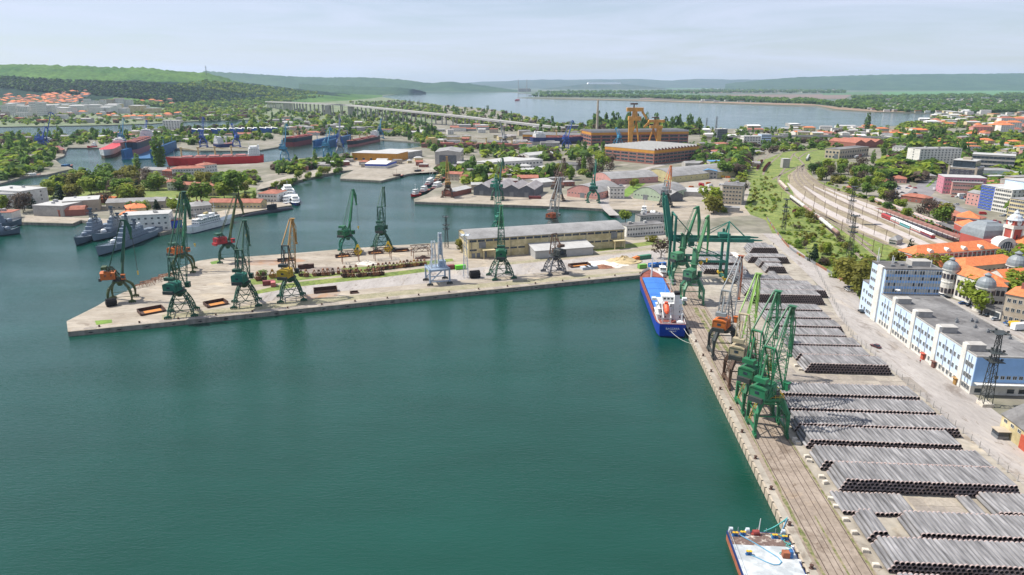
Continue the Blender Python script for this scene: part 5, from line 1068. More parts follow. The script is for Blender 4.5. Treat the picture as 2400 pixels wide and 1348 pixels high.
for x in(.115,.95):
 b=MB();b.box(x*WW,-2.6,5.4,8.0,5.4,.5);b.box(x*WW-3.6,-5.0,0,.5,.5,5.4);b.box(x*WW+3.6,-5.0,0,.5,.5,5.4);b.build('porch',B_cream,wh)
for k in range(5):b=MB();b.cyl((WW*(.02+.24*k),-.2,0),(WW*(.02+.24*k),-.2,12.2),.14,n=5);b.build('downpipe',B_gry2,wh)
bld('grey sheet metal annex with pitched roof against the cream warehouse',wh.matrix_basis@Vector((WW*.37,-14,0)),wh.matrix_basis@Vector((WW*.735,-14,0)),13.6,5.2,B_sheet,'shed',R_light,ridge='x',rh=2.0,name='annex',cat='shed',over=.6)
bld('low two storey white office block at the end of the cream warehouse',(1468,556),(1556,549),12,8.0,B_white,'flat',R_felt,floors=2,bays=14,ww=1.4,wh=1.5,ind=True,clutter=3,name='office_block')
bld('flat roofed brick and white port office behind the tall gantry',(1500,527),(1560,523),9,7,B_grey,'flat',R_felt,floors=2,bays=9,name='office_block',clutter=2)
for k,(xa,xb,ya,yb)in enumerate([(1110,1147,458,459.5),(1147,1182,459.5,461),(1182,1216,461,462.5),(1216,1252,462.5,464)]):
 bld('dark gabled tin shed, number %s from the left of four joined sheds'%('one','two','three','four')[k],(xa,ya),(xb,yb),42,8,B_dark,'gable',R_metal,ridge='y',rh=4.0,name='gabled_shed',cat='shed',group='four joined dark sheds',door=[(.5,4,5,B_gry2)])
bld('pink hall with grey arched roof, nearer of two pink halls',(1329,460),(1401,468),46,6.5,B_pink,'arch',R_grey,ridge='y',rh=6.0,name='arched_hall',cat='hall',group='arched halls on the far quay',floors=1,bays=9,sbays=8,z0=3.5,ww=1.5,wh=1.2,door=[(.5,5,5,B_gry2)])
bld('pink hall with grey arched roof, farther of two pink halls',(1389,423),(1431,434),62,6.5,B_pink,'arch',R_grey,ridge='y',rh=5.0,name='arched_hall',cat='hall',group='arched halls on the far quay',floors=1,bays=6,sbays=8,z0=3.5,ww=1.5,wh=1.2)
bld('pale green hall with grey arched roof at the far quay',(1484,465),(1547,473),50,6.5,B_green,'arch',R_grey,ridge='y',rh=6.0,name='arched_hall',cat='hall',group='arched halls on the far quay',floors=1,bays=8,sbays=8,z0=3.5,ww=1.5,wh=1.2,door=[(.45,5,5,B_gry2)])
bld('pale yellow hall with grey arched roof behind the green hall',(1510,419),(1574,429),110,7,B_yell,'arch',R_grey,ridge='y',rh=6.5,name='arched_hall',cat='hall',group='arched halls on the far quay',floors=1,bays=6,sbays=12,z0=3.5,ww=1.5,wh=1.2)
bld('square white three storey block on the far quay between the halls',(1428,466),(1463,466),15,11,B_white,'flat',R_felt,floors=3,bays=4,sbays=3,ww=1.8,wh=1.3,name='office_block',clutter=1)
bld('grey gabled shed right of the green arched hall',(1570,473),(1600,472),20,6,B_dark,'gable',R_grey,ridge='y',rh=3.5,name='gabled_shed',cat='shed')
bld('five storey brown office block beside the railway grass',(1690,478),(1737,481),26,17.5,B_beige,'flat',R_felt,floors=5,bays=6,sbays=6,ww=1.9,wh=1.6,ind=True,name='office_block',clutter=2)
bld('low grey retaining shed in front of the brown office block',(1668,496),(1733,499),9,4,B_grey,'flat',R_grey,name='low_shed',cat='shed')
bld('two storey grey workshop with blue roof in the machinery yard',(1638,419),(1680,420),26,9,B_grey,'gable',R_blue,ridge='y',rh=2,floors=2,bays=5,ww=2.6,wh=2.2,name='workshop',ind=True)
bld('grey block with pale blue roof behind the blue roofed workshop',(1664,399),(1697,399),18,11,B_grey,'flat',R_blue,floors=2,bays=5,name='workshop')
bld('long grey platform roofed store covered with pipe racks',(1598,460),(1652,462),30,4.5,B_grey,'flat',R_light,name='open_store',cat='shed')
for lab,a,c,dp,h,w_,r_,rm in[('rust roofed shed behind the dark gabled sheds',(1205,428),(1262,428),22,5,B_brick,'gable',R_rust),('pale long roof shed behind the far quay',(1262,440),(1300,436),30,5,B_grey,'gable',R_light),('low brick store beside the fishing boats',(1062,462),(1105,452),14,5,B_brick,'gable',R_light),('white low shed with pale roof behind the fishing quay',(1200,412),(1265,408),16,6,B_white,'flat',R_light),('rusty roofed workshop left of the pink halls',(1265,418),(1310,420),18,5,B_brick,'gable',R_rust),('dark roofed lean-to shed behind the ochre crane',(1120,425),(1165,424),20,5,B_dark,'gable',R_metal)]:
 bld(lab,a,c,dp,h,w_,r_,rm,ridge='x',rh=2.2,name='shed',cat='shed')
bld('huge shipyard hall with ochre band and sawtooth roof',G(1531,391),G(1630,372),10,20,B_brick,'flat',R_light,name='assembly_hall',cat='hall')if False else None
def hall(label,a,c,dp,h,n,floors,bays,sb):
 r=bld(label,a,c,dp,h,B_brick,'saw',R_light,ridge='x',n=n,rh=3.0,name='assembly_hall',cat='hall',over=.3,group='large shipyard halls')
 W_=r['_w'];b=MB();b.box(W_/2,dp/2,h-4.2,W_+.3,dp+.3,4.0);b.build('ochre_band',B_gold,r)
 facade(r,Vector((0,0,0)),Vector((1,0,0)),Vector((0,-1,0)),floors,bays,.3,W_-.3,2.0,(h-5.5)/floors,W_/bays*.86,(h-5.5)/floors*.62,True,B_frame,M_glass)
 facade(r,Vector((0,dp,0)),Vector((0,-1,0)),Vector((-1,0,0)),floors,sb,.3,dp-.3,2.0,(h-5.5)/floors,dp/sb*.86,(h-5.5)/floors*.62,True,B_frame,M_glass)
 facade(r,Vector((W_,0,0)),Vector((0,1,0)),Vector((1,0,0)),floors,sb,.3,dp-.3,2.0,(h-5.5)/floors,dp/sb*.86,(h-5.5)/floors*.62,True,B_frame,M_glass)
 return r
hall('nearer huge shipyard hall with ochre band and sawtooth roof',G(1417,374),G(1532,386),108,HT(1532,386,353),14,3,6,12)
hall('farther long shipyard hall with ochre eaves band',G(1385,342),G(1612,338),60,HT(1385,343,312),6,3,10,4)
hall('low long shipyard hall with sawtooth roof behind the blue freighter',G(1225,330),G(1385,334),40,HT(1300,332,317),5,2,8,3)
bld('long white shed with ochre front band in the shipyard',(826,376),(932,379),40,11,B_gold,'flat',R_light,name='yard_hall',cat='hall',floors=1,bays=6,ww=4,wh=3)
bld('long pale factory shed behind the ochre fronted hall',(932,376),(990,366),60,9,B_grey,'flat',R_light,floors=2,bays=10,name='yard_hall',cat='hall')
bld('white and royal blue shed with bright white roof by the slip pier',(856,394),(906,395),42,5.5,B_white,'gable',R_white,ridge='x',rh=2,name='boat_shed',cat='shed',band=[(3.0,2.6,B_bl2)])
bld('grey concrete hall with open dark bay in the shipyard',(1020,386),(1080,386),62,17,B_grey,'gable',R_grey,ridge='y',rh=2.5,name='yard_hall',cat='hall',floors=1,sbays=10,z0=6,ww=4.5,wh=7,door=[(.5,24,13,B_dark)])
bld('white two storey workshop right of the concrete hall',(1135,396),(1157,401),75,11,B_white,'flat',R_light,floors=2,bays=3,sbays=14,ww=2.6,wh=2,name='workshop')
bld('long white two storey workshop with many windows',(1157,401),(1235,388),30,10,B_white,'flat',R_light,floors=2,bays=14,ww=2.6,wh=2,name='workshop')
bld('low cream shed with grey roof beside the slip pier sheds',(768,390),(820,388),18,5,B_brick,'flat',R_light,name='shed',cat='shed')
bld('white small gatehouse on the sandy spit',(660,391),(680,390),10,6,B_white,'flat',R_light,floors=1,bays=3,name='gatehouse',cat='hut')
bld('twin gabled white yard sheds before the huge hall',(1240,378),(1300,372),24,8,B_white,'gable',R_light,ridge='x',rh=3,floors=1,bays=8,name='yard_hall',cat='hall')
bld('grey long shed before the twin gabled sheds',(1290,396),(1350,400),30,7,B_grey,'flat',R_felt,floors=1,bays=9,name='yard_hall',cat='hall')
def ygantry(label,p,H_,flip=1):
 root=thing('shipyard_gantry',label,'gantry crane',(p.x,p.y,GZ),0,'tall yellow shipyard gantries');
 b=MB();b.tbeam((-6*flip,0,0),(-6*flip,0,H_*.62),6.5,7,8.5,8,up=(0,1,0));b.build('main_leg',C_gold,root)
 for s in(-1,1):b=MB();b.tbeam((-3*flip,6*s,0)if False else((2+10*s)*flip,10,0),(4*flip,4,H_*.60),2.4,2.4,1.8,1.8);b.build('strut_leg',C_gold,root)
 b=MB();b.box(0,0,H_*.60,22,12,H_*.09);b.build('machinery_box',C_gold,root)
 b=MB();b.cyl((0,0,H_*.69),(0,0,H_*.80),5.5,4.2,10);b.build('turret',C_gold,root)
 b=MB();b.box(0,0,H_*.80,29,9,H_*.085);b.build('top_girder',C_gold,root);b=MB();b.tbeam((13*flip,0,H_*.80),(22*flip,0,H_*.62),3,4,2.4,3);b.build('jib',C_gold,root)
 b=MB();b.cyl((-2,0,H_*.885),(-2,0,H_*.95),1.2,n=8);b.box(-2,0,H_*.95,13,3,H_*.035);b.build('trolley',C_brn,root)
ygantry('taller yellow shipyard gantry rising above the halls',G(1484,345),HT(1484,345,240))
ygantry('shorter yellow shipyard gantry right of the taller one',G(1535,342),HT(1535,342,273),-1)
b=MB();p=G(1399,312);h=HT(1399,312,234);b.cyl((p.x,p.y,GZ),(p.x,p.y,GZ+h),3.2,2.0,12);tag(b.build('chimney',B_beige),'tall slim brick chimney behind the shipyard halls','chimney')
for lab,bx,by,tx,ty,cm in[('dark blue dock crane on the far left bank, left one',100,352,106,298,C_blue),('dark blue dock crane on the far left bank beside the hulk',110,348,119,264,C_blue),('light blue dock crane left of the black hulled carrier',289,343,289,278,C_lbl),('blue dock crane beside the carrier stern deckhouse',345,345,343,282,C_blue),('blue quay crane at the far berth under the blue bridge girder',478,345,476,275,C_blue),('blue quay crane with wide portal right of the far berth',555,345,543,290,C_blue),('pale blue crane on the sandy spit left of the carriers',668,376,671,291,C_lbl),('light blue crane on the spit before the floating dock',768,368,774,300,C_lbl),('dark blue crane behind the floating dock',797,345,797,278,C_blue),('grey lattice crane tower on the spit right of the light blue crane',798,366,795,268,C_grey),('blue crane standing over the blue freighter',1328,350,1342,283,C_blue),('pale grey yard crane left of the blue freighter',1180,347,1172,285,C_grey),('blue grey crane by the building berth',1448,345,1444,300,C_lbl),('light blue crane tower behind the black freighter',892,325,893,278,C_lbl)]:
 put(lab,pb(bx,by),tx,ty,13,True,yaw=0.3,zt=15.0,g=13,wb=12,portal='frame',style='box',apex=(-3,14),foot=(2,1.5),tail=(-3,.5),nose=(5,-6),hook=None,cp=cm,cu=cm,group='shipyard cranes',house=(8,6,5),detail=False,scale=1.0)
# ================================================================ railway station and town
def station():
 bl=bld('red and white station wing with long orange tiled roof',(2140,640),(2335,622),13,11,B_red,'hip',R_orange,floors=2,bays=18,sbays=3,ww=1.7,wh=2.6,rh=4.2,ind=True,name='station_wing',band=[(4.9,.5,B_white),(10.0,1.0,B_white)],clutter=0)
 W_=bl['_w']
 for k in range(4):b=MB();x=W_*(.18+.2*k);b.hull([[(x+q,y,z)for q,z in((-1.6,11),(1.6,11),(1.6,12.6),(0,13.6),(-1.6,12.6))]for y in(.2,3.5)]);b.build('dormer',B_white,bl)
 for k in range(19):b=MB();b.box(W_*k/18,-.12,0,.7,.3,10);b.build('pilaster',B_white,bl)
 p=G(2362,602);h=HT(2362,602,500);root=thing('clock_tower','red and white station clock tower with silver cap','tower',(p.x,p.y,GZ),.12)
 b=MB();b.box(0,0,0,8.4,8.4,h*.20);b.build('base',B_white,root)
 b=MB();b.box(0,0,h*.20,7.0,7.0,h*.46);sh=b.build('shaft',B_red,root)
 for x in(-1,1):
  for y in(-1,1):b=MB();b.box(x*3.2,y*3.2,h*.2,1.0,1.0,h*.46);b.build('corner_pier',B_white,sh)
 for z in(h*.30,h*.45):b=MB();b.box(0,-3.55,z,1.0,.15,2.2);b.build('window',M_glass,sh)
 b=MB();b.box(0,0,h*.66,8.2,8.2,h*.08);b.build('cornice',B_white,root)
 b=MB();b.box(0,0,h*.74,6.6,6.6,h*.11);b.build('belfry',B_red,root)
 for a in range(4):
  ca,sa=math.cos(a*math.pi/2),math.sin(a*math.pi/2);b=MB();b.cyl((ca*3.3,sa*3.3,h*.80),(ca*3.65,sa*3.65,h*.80),1.7,n=20);cf=b.build('clock_face',C_wht,root)
  b=MB();b.beam((ca*3.68,sa*3.68,h*.80),(ca*3.68,sa*3.68,h*.80+1.3),.16);b.beam((ca*3.69,sa*3.69,h*.80),(ca*3.69-sa*.8,sa*3.69+ca*.8,h*.80+.4),.18);b.build('clock_hand',M_blk,cf)
 b=MB();b.lathe((0,0,h*.85),[(4.9,0),(4.7,.5),(3.9,1.2),(3.3,2.6),(2.0,3.6),(1.5,3.8),(1.5,5.0),(.9,5.5),(.15,6.6),(.08,8)],12);b.build('cap',C_silv,root)
 p0=G(2318,607);root=thing('station_hall','domed station hall with lead roof and large arched windows','building',(p0.x,p0.y,GZ),.12)
 b=MB();b.box(12,16,0,21,26,11);b.build('wall',B_red,root)
 b=MB();hw=[(10.4,11),(10.2,12.8),(9.2,16),(7.2,18.6),(4.6,20.0),(4.2,20.6)]
 secs=[[(12+sx*r*1.0,20+sy*r,z)for sx,sy in((-1,-1),(1,-1),(1,1),(-1,1))]for r,z in hw];b.hull(secs);b.build('dome_roof',R_lead,root)
 b=MB();prof=[(-6.5,0),(6.5,0),(6.5,9)]+[(6.5*math.cos(a),9+5.2*math.sin(a))for a in[k*math.pi/10 for k in range(1,10)]]+[(-6.5,9)]
 b.hull([[(8+u,y,z)for u,z in prof]for y in(-3.2,4)]);pt=b.build('portal_arch',B_white,root)
 b=MB();pr2=[(-4.4,3.2),(4.4,3.2),(4.4,8)]+[(4.4*math.cos(a),8+3.9*math.sin(a))for a in[k*math.pi/10 for k in range(1,10)]]+[(-4.4,8)]
 b.hull([[(8+u,y,z)for u,z in pr2]for y in(-3.3,-3.1)]);gw=b.build('arched_window',M_glass,pt)
 b=MB();
 for k in range(-2,3):b.box(8+k*1.7,-3.36,3.2,.22,.1,7.6)
 b.box(8,-3.37,7.0,8.6,.1,.3);b.build('window_bar',C_wht,gw)
 b=MB();b.box(8,-5.0,3.6,16,4,.4);b.build('canopy',R_lead,root)
 bld('station side wing with orange roof and white cornice along platform',(2232,550),(2302,588),13,9.5,B_red,'hip',R_orange,floors=1,bays=9,ww=1.6,wh=3,rh=3.6,ind=True,name='station_wing',band=[(8.6,.9,B_white)])
 bld('small orange roofed pavilion at the platform end of the station',(2238,535),(2290,540),14,9,B_red,'hip',R_orange,rh=4.5,name='station_pavilion',band=[(8,1,B_white)])
 bld('station wing right of the clock tower cut by the edge',(2388,612),(2440,610),14,11,B_red,'hip',R_orange,floors=2,bays=5,rh=4,ww=1.7,wh=2.6,name='station_wing',band=[(10,1,B_white)])
 bld('brown gabled stalls with striped awnings before the station',(2240,665),(2330,655),12,4,B_beige,'gable',R_rust,n=4,ridge='x',rh=1.2,name='market_hall',cat='stall')
 bw=bld('white customs building front with orange roof between lead domes',(2207,688),(2302,722),13,13,B_white,'hip',R_orange,floors=2,bays=10,ww=1.5,wh=2.9,rh=4,ind=True,fr=B_brownf,name='customs_house',z0=1.6,fh=5.6)
 bld('rear wing of the white customs building with orange roof',(2255,668),(2380,655),12,10.5,B_beige,'hip',R_orange,floors=2,bays=12,ww=1.4,wh=2,rh=3.6,ind=True,fr=B_brownf,name='customs_house')
 bld('side wing of the customs building facing the parking lot',(2312,724),(2350,727),13,12,B_white,'hip',R_orange,floors=2,bays=3,ww=1.5,wh=2.8,rh=3.6,ind=True,fr=B_brownf,name='customs_house',z0=1.6,fh=5.4)
 bld('right wing of the customs building behind the leafy trees',(2350,706),(2440,700),14,11,B_white,'gable',R_orange,rh=4,ridge='x',floors=2,bays=8,ww=1.5,wh=2.5,name='customs_house')
 bld('long orange tiled roof building with skylights behind customs house',(2175,660),(2340,648),11,8,B_beige,'gable',R_orange,rh=3.2,ridge='x',floors=1,bays=14,name='long_building')
 for lab,x,y,r,hh in(('nearer round corner tower with lead dome on customs house',2299,728,4.0,12.0),('left round corner tower with lead dome on customs house',2217,692,3.6,14.0),('right lead dome behind the customs house trees',2372,668,4.6,11.0)):
  p=G(x,y);root=thing('domed_tower',lab,'tower',(p.x,p.y,GZ),0,'lead domed corner towers');b=MB();b.lathe((0,0,0),[(r,0),(r,hh*.52),(r*1.06,hh*.53),(r*1.06,hh*.57),(r,hh*.58),(r,hh),(r*1.12,hh+.1),(r*1.12,hh+.7)],16);b.build('drum',B_white,root)
  b=MB();b.lathe((0,0,hh+.7),[(r*1.08,0),(r*1.05,r*.35),(r*.92,r*.72),(r*.62,r*1.05),(r*.34,r*1.2),(r*.34,r*1.42),(r*.45,r*1.45),(.05,r*1.75)],16);b.build('dome',R_lead,root)
  for f in range(2):
   for k in range(8):a=-math.pi/2+(k-3.5)*.5;place('window',winmesh(1.3,2.6,B_brownf,M_glass),root,(math.cos(a)*(r+.05),math.sin(a)*(r+.05),2+f*hh*.55),a+math.pi/2)
 bld('weathered three storey block with orange roof at the right edge',(2345,752),(2430,770),17,13.5,B_beige,'hip',R_orange,floors=3,bays=6,sbays=5,ww=1.5,wh=1.9,rh=3.6,ind=True,name='apartment_house',clutter=3)
 bld('low glazed pavilion with dark flat roof beside the weathered block',(2302,737),(2342,752),10,4.5,B_white,'flat',R_felt,floors=1,bays=6,ww=1.8,wh=2.6,name='pavilion')
station()
TG='office blocks along the town avenue'
r=bld('dark glazed office tower with pale frame and setback top storey',(2215,436),(2282,442),30,21,B_char,'flat',R_light,floors=6,bays=5,sbays=4,ww=2.2,wh=1.6,ind=True,name='office_tower',group=TG,band=[(19.5,1.5,B_beige),(0,4,B_beige)])
b=MB();b.box(r['_w']/2,14,21.3,r['_w']-6,22,7);b.build('top_storey',M_glass,r);b=MB();b.box(r['_w']/2,14,28.3,r['_w']-5,23,.6);b.build('top_roof',R_light,r);b=MB();b.box(r['_w']/2,14,28.9,8,6,2.5);b.build('plant_room',B_beige,r)
for z in(2.5,10,17.5):
 for x in(.8,r['_w']-.8):b=MB();b.box(x,-.2,z-2.5,2.0,.5,7.5);b.build('corner_frame',B_beige,r)
bld('rose pink office building with flat roof before the dark tower',(2207,454),(2306,458),24,17,B_rose,'flat',R_light,floors=4,bays=14,sbays=3,ww=1.7,wh=1.6,ind=True,name='office_building',group=TG)
bld('salmon office building with ribbon windows in front of the rose one',(2228,457),(2300,461),12,13,B_pink,'flat',R_grey,floors=3,bays=12,ww=1.8,wh=1.5,ind=True,name='office_building',group=TG)
bld('small pink house with mural wall beside the blue hotel',(2262,478),(2292,484),14,11,B_pink,'gable',R_grey,ridge='x',rh=2,floors=3,bays=3,ww=1.5,wh=1.5,name='town_house')
h1=bld('hotel with blue striped glass facade',(2291,487),(2322,494),26,21,B_bl2,'flat',R_light,floors=8,bays=8,ww=1.9,wh=1.3,ind=True,fr=B_lblue,name='hotel',group=TG)
h2=bld('white and blue hotel with AQUA sign beside the striped facade',(2322,494),(2362,502),30,21,B_white,'flat',R_white,floors=6,bays=8,sbays=6,ww=1.7,wh=1.9,ind=True,name='hotel',group=TG,clutter=3)
b=MB();b.box(h2['_w']/2+3,19,21.3,h2['_w']+6,20,6.5);b.build('upper_storey',B_lblue,h2);b=MB();b.box(h2['_w']/2+3,19,27.8,h2['_w']+7,21,.4);b.build('upper_roof',R_light,h2)
sg=place('sign',textmesh('AQUA',3.6,C_wht),h2,(h2['_w']*.5,8.9,24.4));sg.rotation_euler=(R(90),0,0);sg['label']='white AQUA lettering on the pale blue storey'
bld('cream grid fronted office block right of the hotel',(2358,512),(2412,522),26,17,B_cream,'flat',R_grey,floors=5,bays=11,sbays=5,ww=1.6,wh=1.9,ind=True,name='office_building',group=TG)
bld('long grey factory building with tall dark glazed bays',(2272,402),(2372,408),30,22,B_grey,'flat',R_light,floors=4,bays=5,ww=10,wh=3.4,ind=True,name='factory',group=TG)
bld('pale grey commercial building with dark flat roof',(2298,424),(2372,425),26,12,B_white,'flat',R_grey,name='shop_building',floors=1,bays=4,ww=3)
bld('aqua coloured shop building at the right edge',(2366,430),(2440,434),24,11,B_teal,'flat',R_light,name='shop_building')
bld('tall white apartment block with end wall towards the railway',(2121,391),(2150,396),60,26,B_white,'flat',R_grey,floors=8,sbays=12,bays=1,ww=2.0,wh=1.7,name='apartment_block',clutter=3)
bld('lower white apartment block left of the tall one',(2088,370),(2120,372),20,17,B_white,'flat',R_grey,floors=5,bays=4,sbays=5,name='apartment_block',clutter=1)
bld('concrete locomotive depot with dark framed windows in the rail yard',(1932,370),(1966,373),85,14,B_beige,'flat',R_felt,floors=2,bays=4,sbays=12,ww=3.4,wh=3.2,name='engine_depot',door=[(.78,6,7,B_dark)])
bld('old brick roundhouse with rusty gabled roofs',(2004,348),(2072,345),60,9,B_brick,'gable',R_rust,ridge='y',n=3,rh=5,name='roundhouse',cat='depot')
bld('round water tower house beside the tracks',(1834,394),(1850,394),9,12,B_grey,'flat',R_light,name='water_tower',cat='tower')
for lab,a,c,dp,h,w_,rm in[('long rust roofed building along the avenue edge',(2110,470),(2170,478),12,5,B_brick,R_rust),('maroon roofed shop in the parking area',(2058,436),(2088,438),16,5,B_beige,R_rust),('rust roofed market hall beside the parked cars',(2086,428),(2124,430),20,5,B_pink,R_rust),('small red hut with rust roof beside the platforms',(1982,445),(2000,447),6,3,B_white,R_rust),('old grey villa with rusty hipped roof behind the station',(2236,530),(2290,538),14,8,B_beige,R_rust),('grey storage shed beside the tracks near the blue tower',(2082,574),(2100,577),10,4,B_grey,R_grey),('little orange house behind the apartment blocks',(2200,385),(2222,385),14,6,B_white,R_orange),('dark red roofed house below the white apartment block',(2112,405),(2150,405),14,6,B_brick,R_rust),('long low rust roof store by the avenue',(2168,490),(2240,520),12,4,B_brick,R_rust)]:
 bld(lab,a,c,dp,h,w_,'hip',rm,rh=2.6,name='house',cat='house',floors=1,bays=4)
for k in range(46):
 x=random.uniform(1640,2060)if k<26 else random.uniform(1000,1640);y=random.uniform(296,332)if k<26 else random.uniform(300,312)
 ww_=random.uniform(14,42)
 bld(random.choice(['pale low industrial shed in the belt before the lake','grey flat roofed works in the belt before the lake']),(x,y),(x+ww_,y),random.uniform(12,30),random.uniform(5,9),random.choice([B_white,B_grey,B_beige,B_grey]),random.choice(['flat','gable']),random.choice([R_light,R_grey,R_white,R_rust]),ridge='x',rh=2,name='industrial_shed',cat='shed',group='works before the lake',floors=1,bays=int(ww_/4))
for lab,x0,x1,y,h,w_,fl in[('slate blue office block before the overpass',1680,1703,332,24,B_dark,6),('long white office block right of the slate one',1742,1782,342,17,B_white,4),('white and blue office block at the road junction',1783,1806,338,18,B_lblue,4),('white nine storey block beyond the dock trees',383,423,304,22,B_white,6),('royal blue windowless block behind the yard',1325,1357,312,17,B_dark,0),('white shed with deep blue front by the rail yard',1632,1662,354,9,B_bl2,0)]:
 bld(lab,(x0,y),(x1,y),20,h,w_,'flat',R_light,floors=fl,bays=6 if fl else 0,sbays=3,ww=3,wh=1.8,name='office_block',clutter=1)
NB='naval base buildings'
for lab,a,c,dp,h,w_,r_,rm,fl,by in[('white three storey naval block with blue doors on the quay',(290,545),(400,539),18,12.5,B_white,'flat',R_light,3,7),('long grey workshop with dark openings behind the slipway',(80,506),(150,508),26,9,B_grey,'flat',R_light,0,0),('long pale boat hall right of the grey workshop',(150,500),(235,494),26,10,B_beige,'flat',R_light,1,6),('rust coloured tarpaulin shed on the slipway',(138,508),(200,505),12,5,B_brick,'arch',R_rust,0,0),('long barracks with grey roof behind the white naval block',(250,492),(388,487),16,6,B_beige,'gable',R_grey,1,12),('orange roofed hall behind the white naval block',(300,509),(345,505),20,7,B_cream,'hip',R_orange,1,5),('lower orange roofed hall left of the other one',(282,517),(320,515),12,5,B_cream,'hip',R_orange,0,0),('old grey two storey barracks beside the white ship',(440,510),(498,505),20,9,B_grey,'hip',R_grey,2,8),('long low building with orange tiled roof near the submarine',(490,488),(612,489),14,5,B_cream,'gable',R_rust,1,14),('white house with red roof beside the catamarans',(606,473),(650,474),22,8,B_white,'hip',R_rust,2,6),('white four storey naval headquarters at the left edge',(-30,482),(55,488),26,15,B_white,'flat',R_light,4,9),('side wing of the white headquarters with ribbon windows',(55,488),(112,474),24,13,B_white,'flat',R_light,3,8),('long white low building with ribbon windows behind the trees',(166,433),(270,427),14,9,B_white,'flat',R_light,2,14),('white barracks with rust roof behind the sandy spit',(405,418),(482,415),16,11,B_white,'hip',R_rust,3,12),('shorter white barracks with red roof right of the long one',(480,413),(511,409),16,13,B_white,'hip',R_rust,3,5),('white sheds with grey roof left of the barracks',(332,411),(400,414),14,7,B_grey,'gable',R_grey,1,9),('brick house before the white barracks',(382,416),(404,417),10,8,B_brick,'hip',R_rust,2,3),('cream two storey villa with red tiled roof',(467,460),(508,459),14,10,B_cream,'hip',R_rust,2,5),('white small villa with red roof left of the cream villa',(393,447),(415,446),12,9,B_white,'hip',R_rust,2,3),('long rust roofed hall behind the villas',(350,436),(392,440),12,5,B_beige,'gable',R_rust,0,0),('rust roofed annex right of the small villa',(415,444),(465,446),10,5,B_beige,'gable',R_rust,1,5),('orange roofed shed before the trees',(210,478),(265,476),14,4,B_brick,'hip',R_orange,0,0),('pale hangar with open front left of the naval park',(30,515),(-40,517),-14,6,B_white,'flat',R_rust,0,0),('blue shed at the end of the white naval block',(402,536),(428,533),9,6,B_bl2,'flat',R_rust,0,0)]:
 if dp<0:a,c,dp=c,a,-dp
 bld(lab,a,c,dp,h,w_,r_,rm,ridge='x',rh=2.6,floors=fl,bays=by,sbays=2 if fl else 0,ww=1.7,wh=1.5,name='naval_building',cat='building',group=NB,ind=(by*fl>0 and by*fl<40),clutter=2 if r_ in('flat','hip')else 0)
HG='red roofed houses of the hillside town'
for k in range(150):
 u=random.random()
 if k<60:px,py=random.uniform(-10,120),random.uniform(224,252)
 elif k<120:px,py=random.uniform(95,200),random.uniform(218,246)
 elif k<138:px,py=random.uniform(180,400),random.uniform(238,250)
 else:px,py=random.uniform(170,420),random.uniform(262,282)
 s_=random.uniform(13,23);p=hillray(px,py);zz=p.z;q=p+Vector((s_*1.3,random.uniform(-4,4),0))
 bld('small red roofed house of the hillside town' if py<256 else 'small red roofed house by the canal trees',p,q,s_*.7,random.uniform(8,13),random.choice([B_white,B_cream,B_beige]),'hip',random.choice([R_orange,R_orange,R_rust]),rh=4,name='hillside_house',cat='house',group=HG if py<256 else 'houses by the canal',floors=2,bays=4,ww=1.3,wh=1.4,base=zz)
AG='concrete apartment blocks of the far town'
for k,(x0,x1,y,ty,w_)in enumerate([(4,20,268,246,B_white),(22,40,270,248,B_white),(44,68,272,250,B_white),(72,88,270,238,B_white),(88,104,272,240,B_white),(106,124,268,247,B_white),(126,150,266,250,B_white),(198,212,256,232,B_white),(212,232,256,236,B_white),(236,250,254,234,B_white),(252,268,256,233,B_beige),(270,290,255,230,B_white),(292,312,254,234,B_white),(0,14,274,262,B_beige),(30,64,276,264,B_white)]):
 bld('%s apartment block of the far town, %s from the left'%('pale' if w_ is B_white else('grey' if w_ is B_grey else 'beige'),['first','second','third','fourth','fifth','sixth','seventh','eighth','ninth','tenth','eleventh','twelfth','thirteenth','low one first','low one second'][k]),hillray(x0,y),hillray(x1,y),22,HT(x0,y,ty),w_,'flat',R_rust if k in(9,10,11)else R_grey,floors=7 if k<13 else 3,bays=6,sbays=3,ww=3.0,wh=1.9,name='apartment_block',cat='apartment block',group=AG,base=hillray(x0,y).z-1)
for k in range(34):
 px=random.uniform(2255,2420);py=random.uniform(285,325);big=k%4==0
 p=G(px,py);s_=random.uniform(26,44)if big else random.uniform(14,24);q=p+Vector((s_,random.uniform(-6,6),0))
 bld('white apartment block with red roof on the right green slope' if big else 'red roofed house on the right green slope',p,q,18 if big else 12,random.uniform(18,24)if big else random.uniform(7,11),random.choice([B_white,B_cream,B_white,B_pink]),'hip',random.choice([R_orange,R_rust]),rh=4,name='apartment_house' if big else 'hillside_house',cat='house',group='houses on the right slope',floors=6 if big else 2,bays=6 if big else 3,ww=2,wh=1.6)
random.seed(77)
def infill(n,P,names,smin,smax,hmin,hmax,walls,roofs,group,rot=.35):
 xs=[p[0]for p in P];ys=[p[1]for p in P];k=0;tr=0
 while k<n and tr<n*40:
  tr+=1;x,y=random.uniform(min(xs),max(xs)),random.uniform(min(ys),max(ys))
  if not inpoly(x,y,P):continue
  p=G(x,y);s_=random.uniform(smin,smax);d_=s_*random.uniform(.45,.9);a=random.uniform(-rot,rot);c=p+Vector((math.cos(a)*s_/2-math.sin(a)*d_/2,math.sin(a)*s_/2+math.cos(a)*d_/2,0))
  if blocked(p,5)or blocked(c,d_*.6):continue
  q=p+Vector((math.cos(a)*s_,math.sin(a)*s_,0));h=random.uniform(hmin,hmax);rt=random.choice(['flat','gable','hip']);bld(random.choice(names),p,q,d_,h,random.choice(walls),rt,random.choice(roofs),ridge='x',rh=2.2,name='small_building',cat='building',group=group,floors=max(1,int(h/3.2)),bays=max(2,int(s_/4)));k+=1
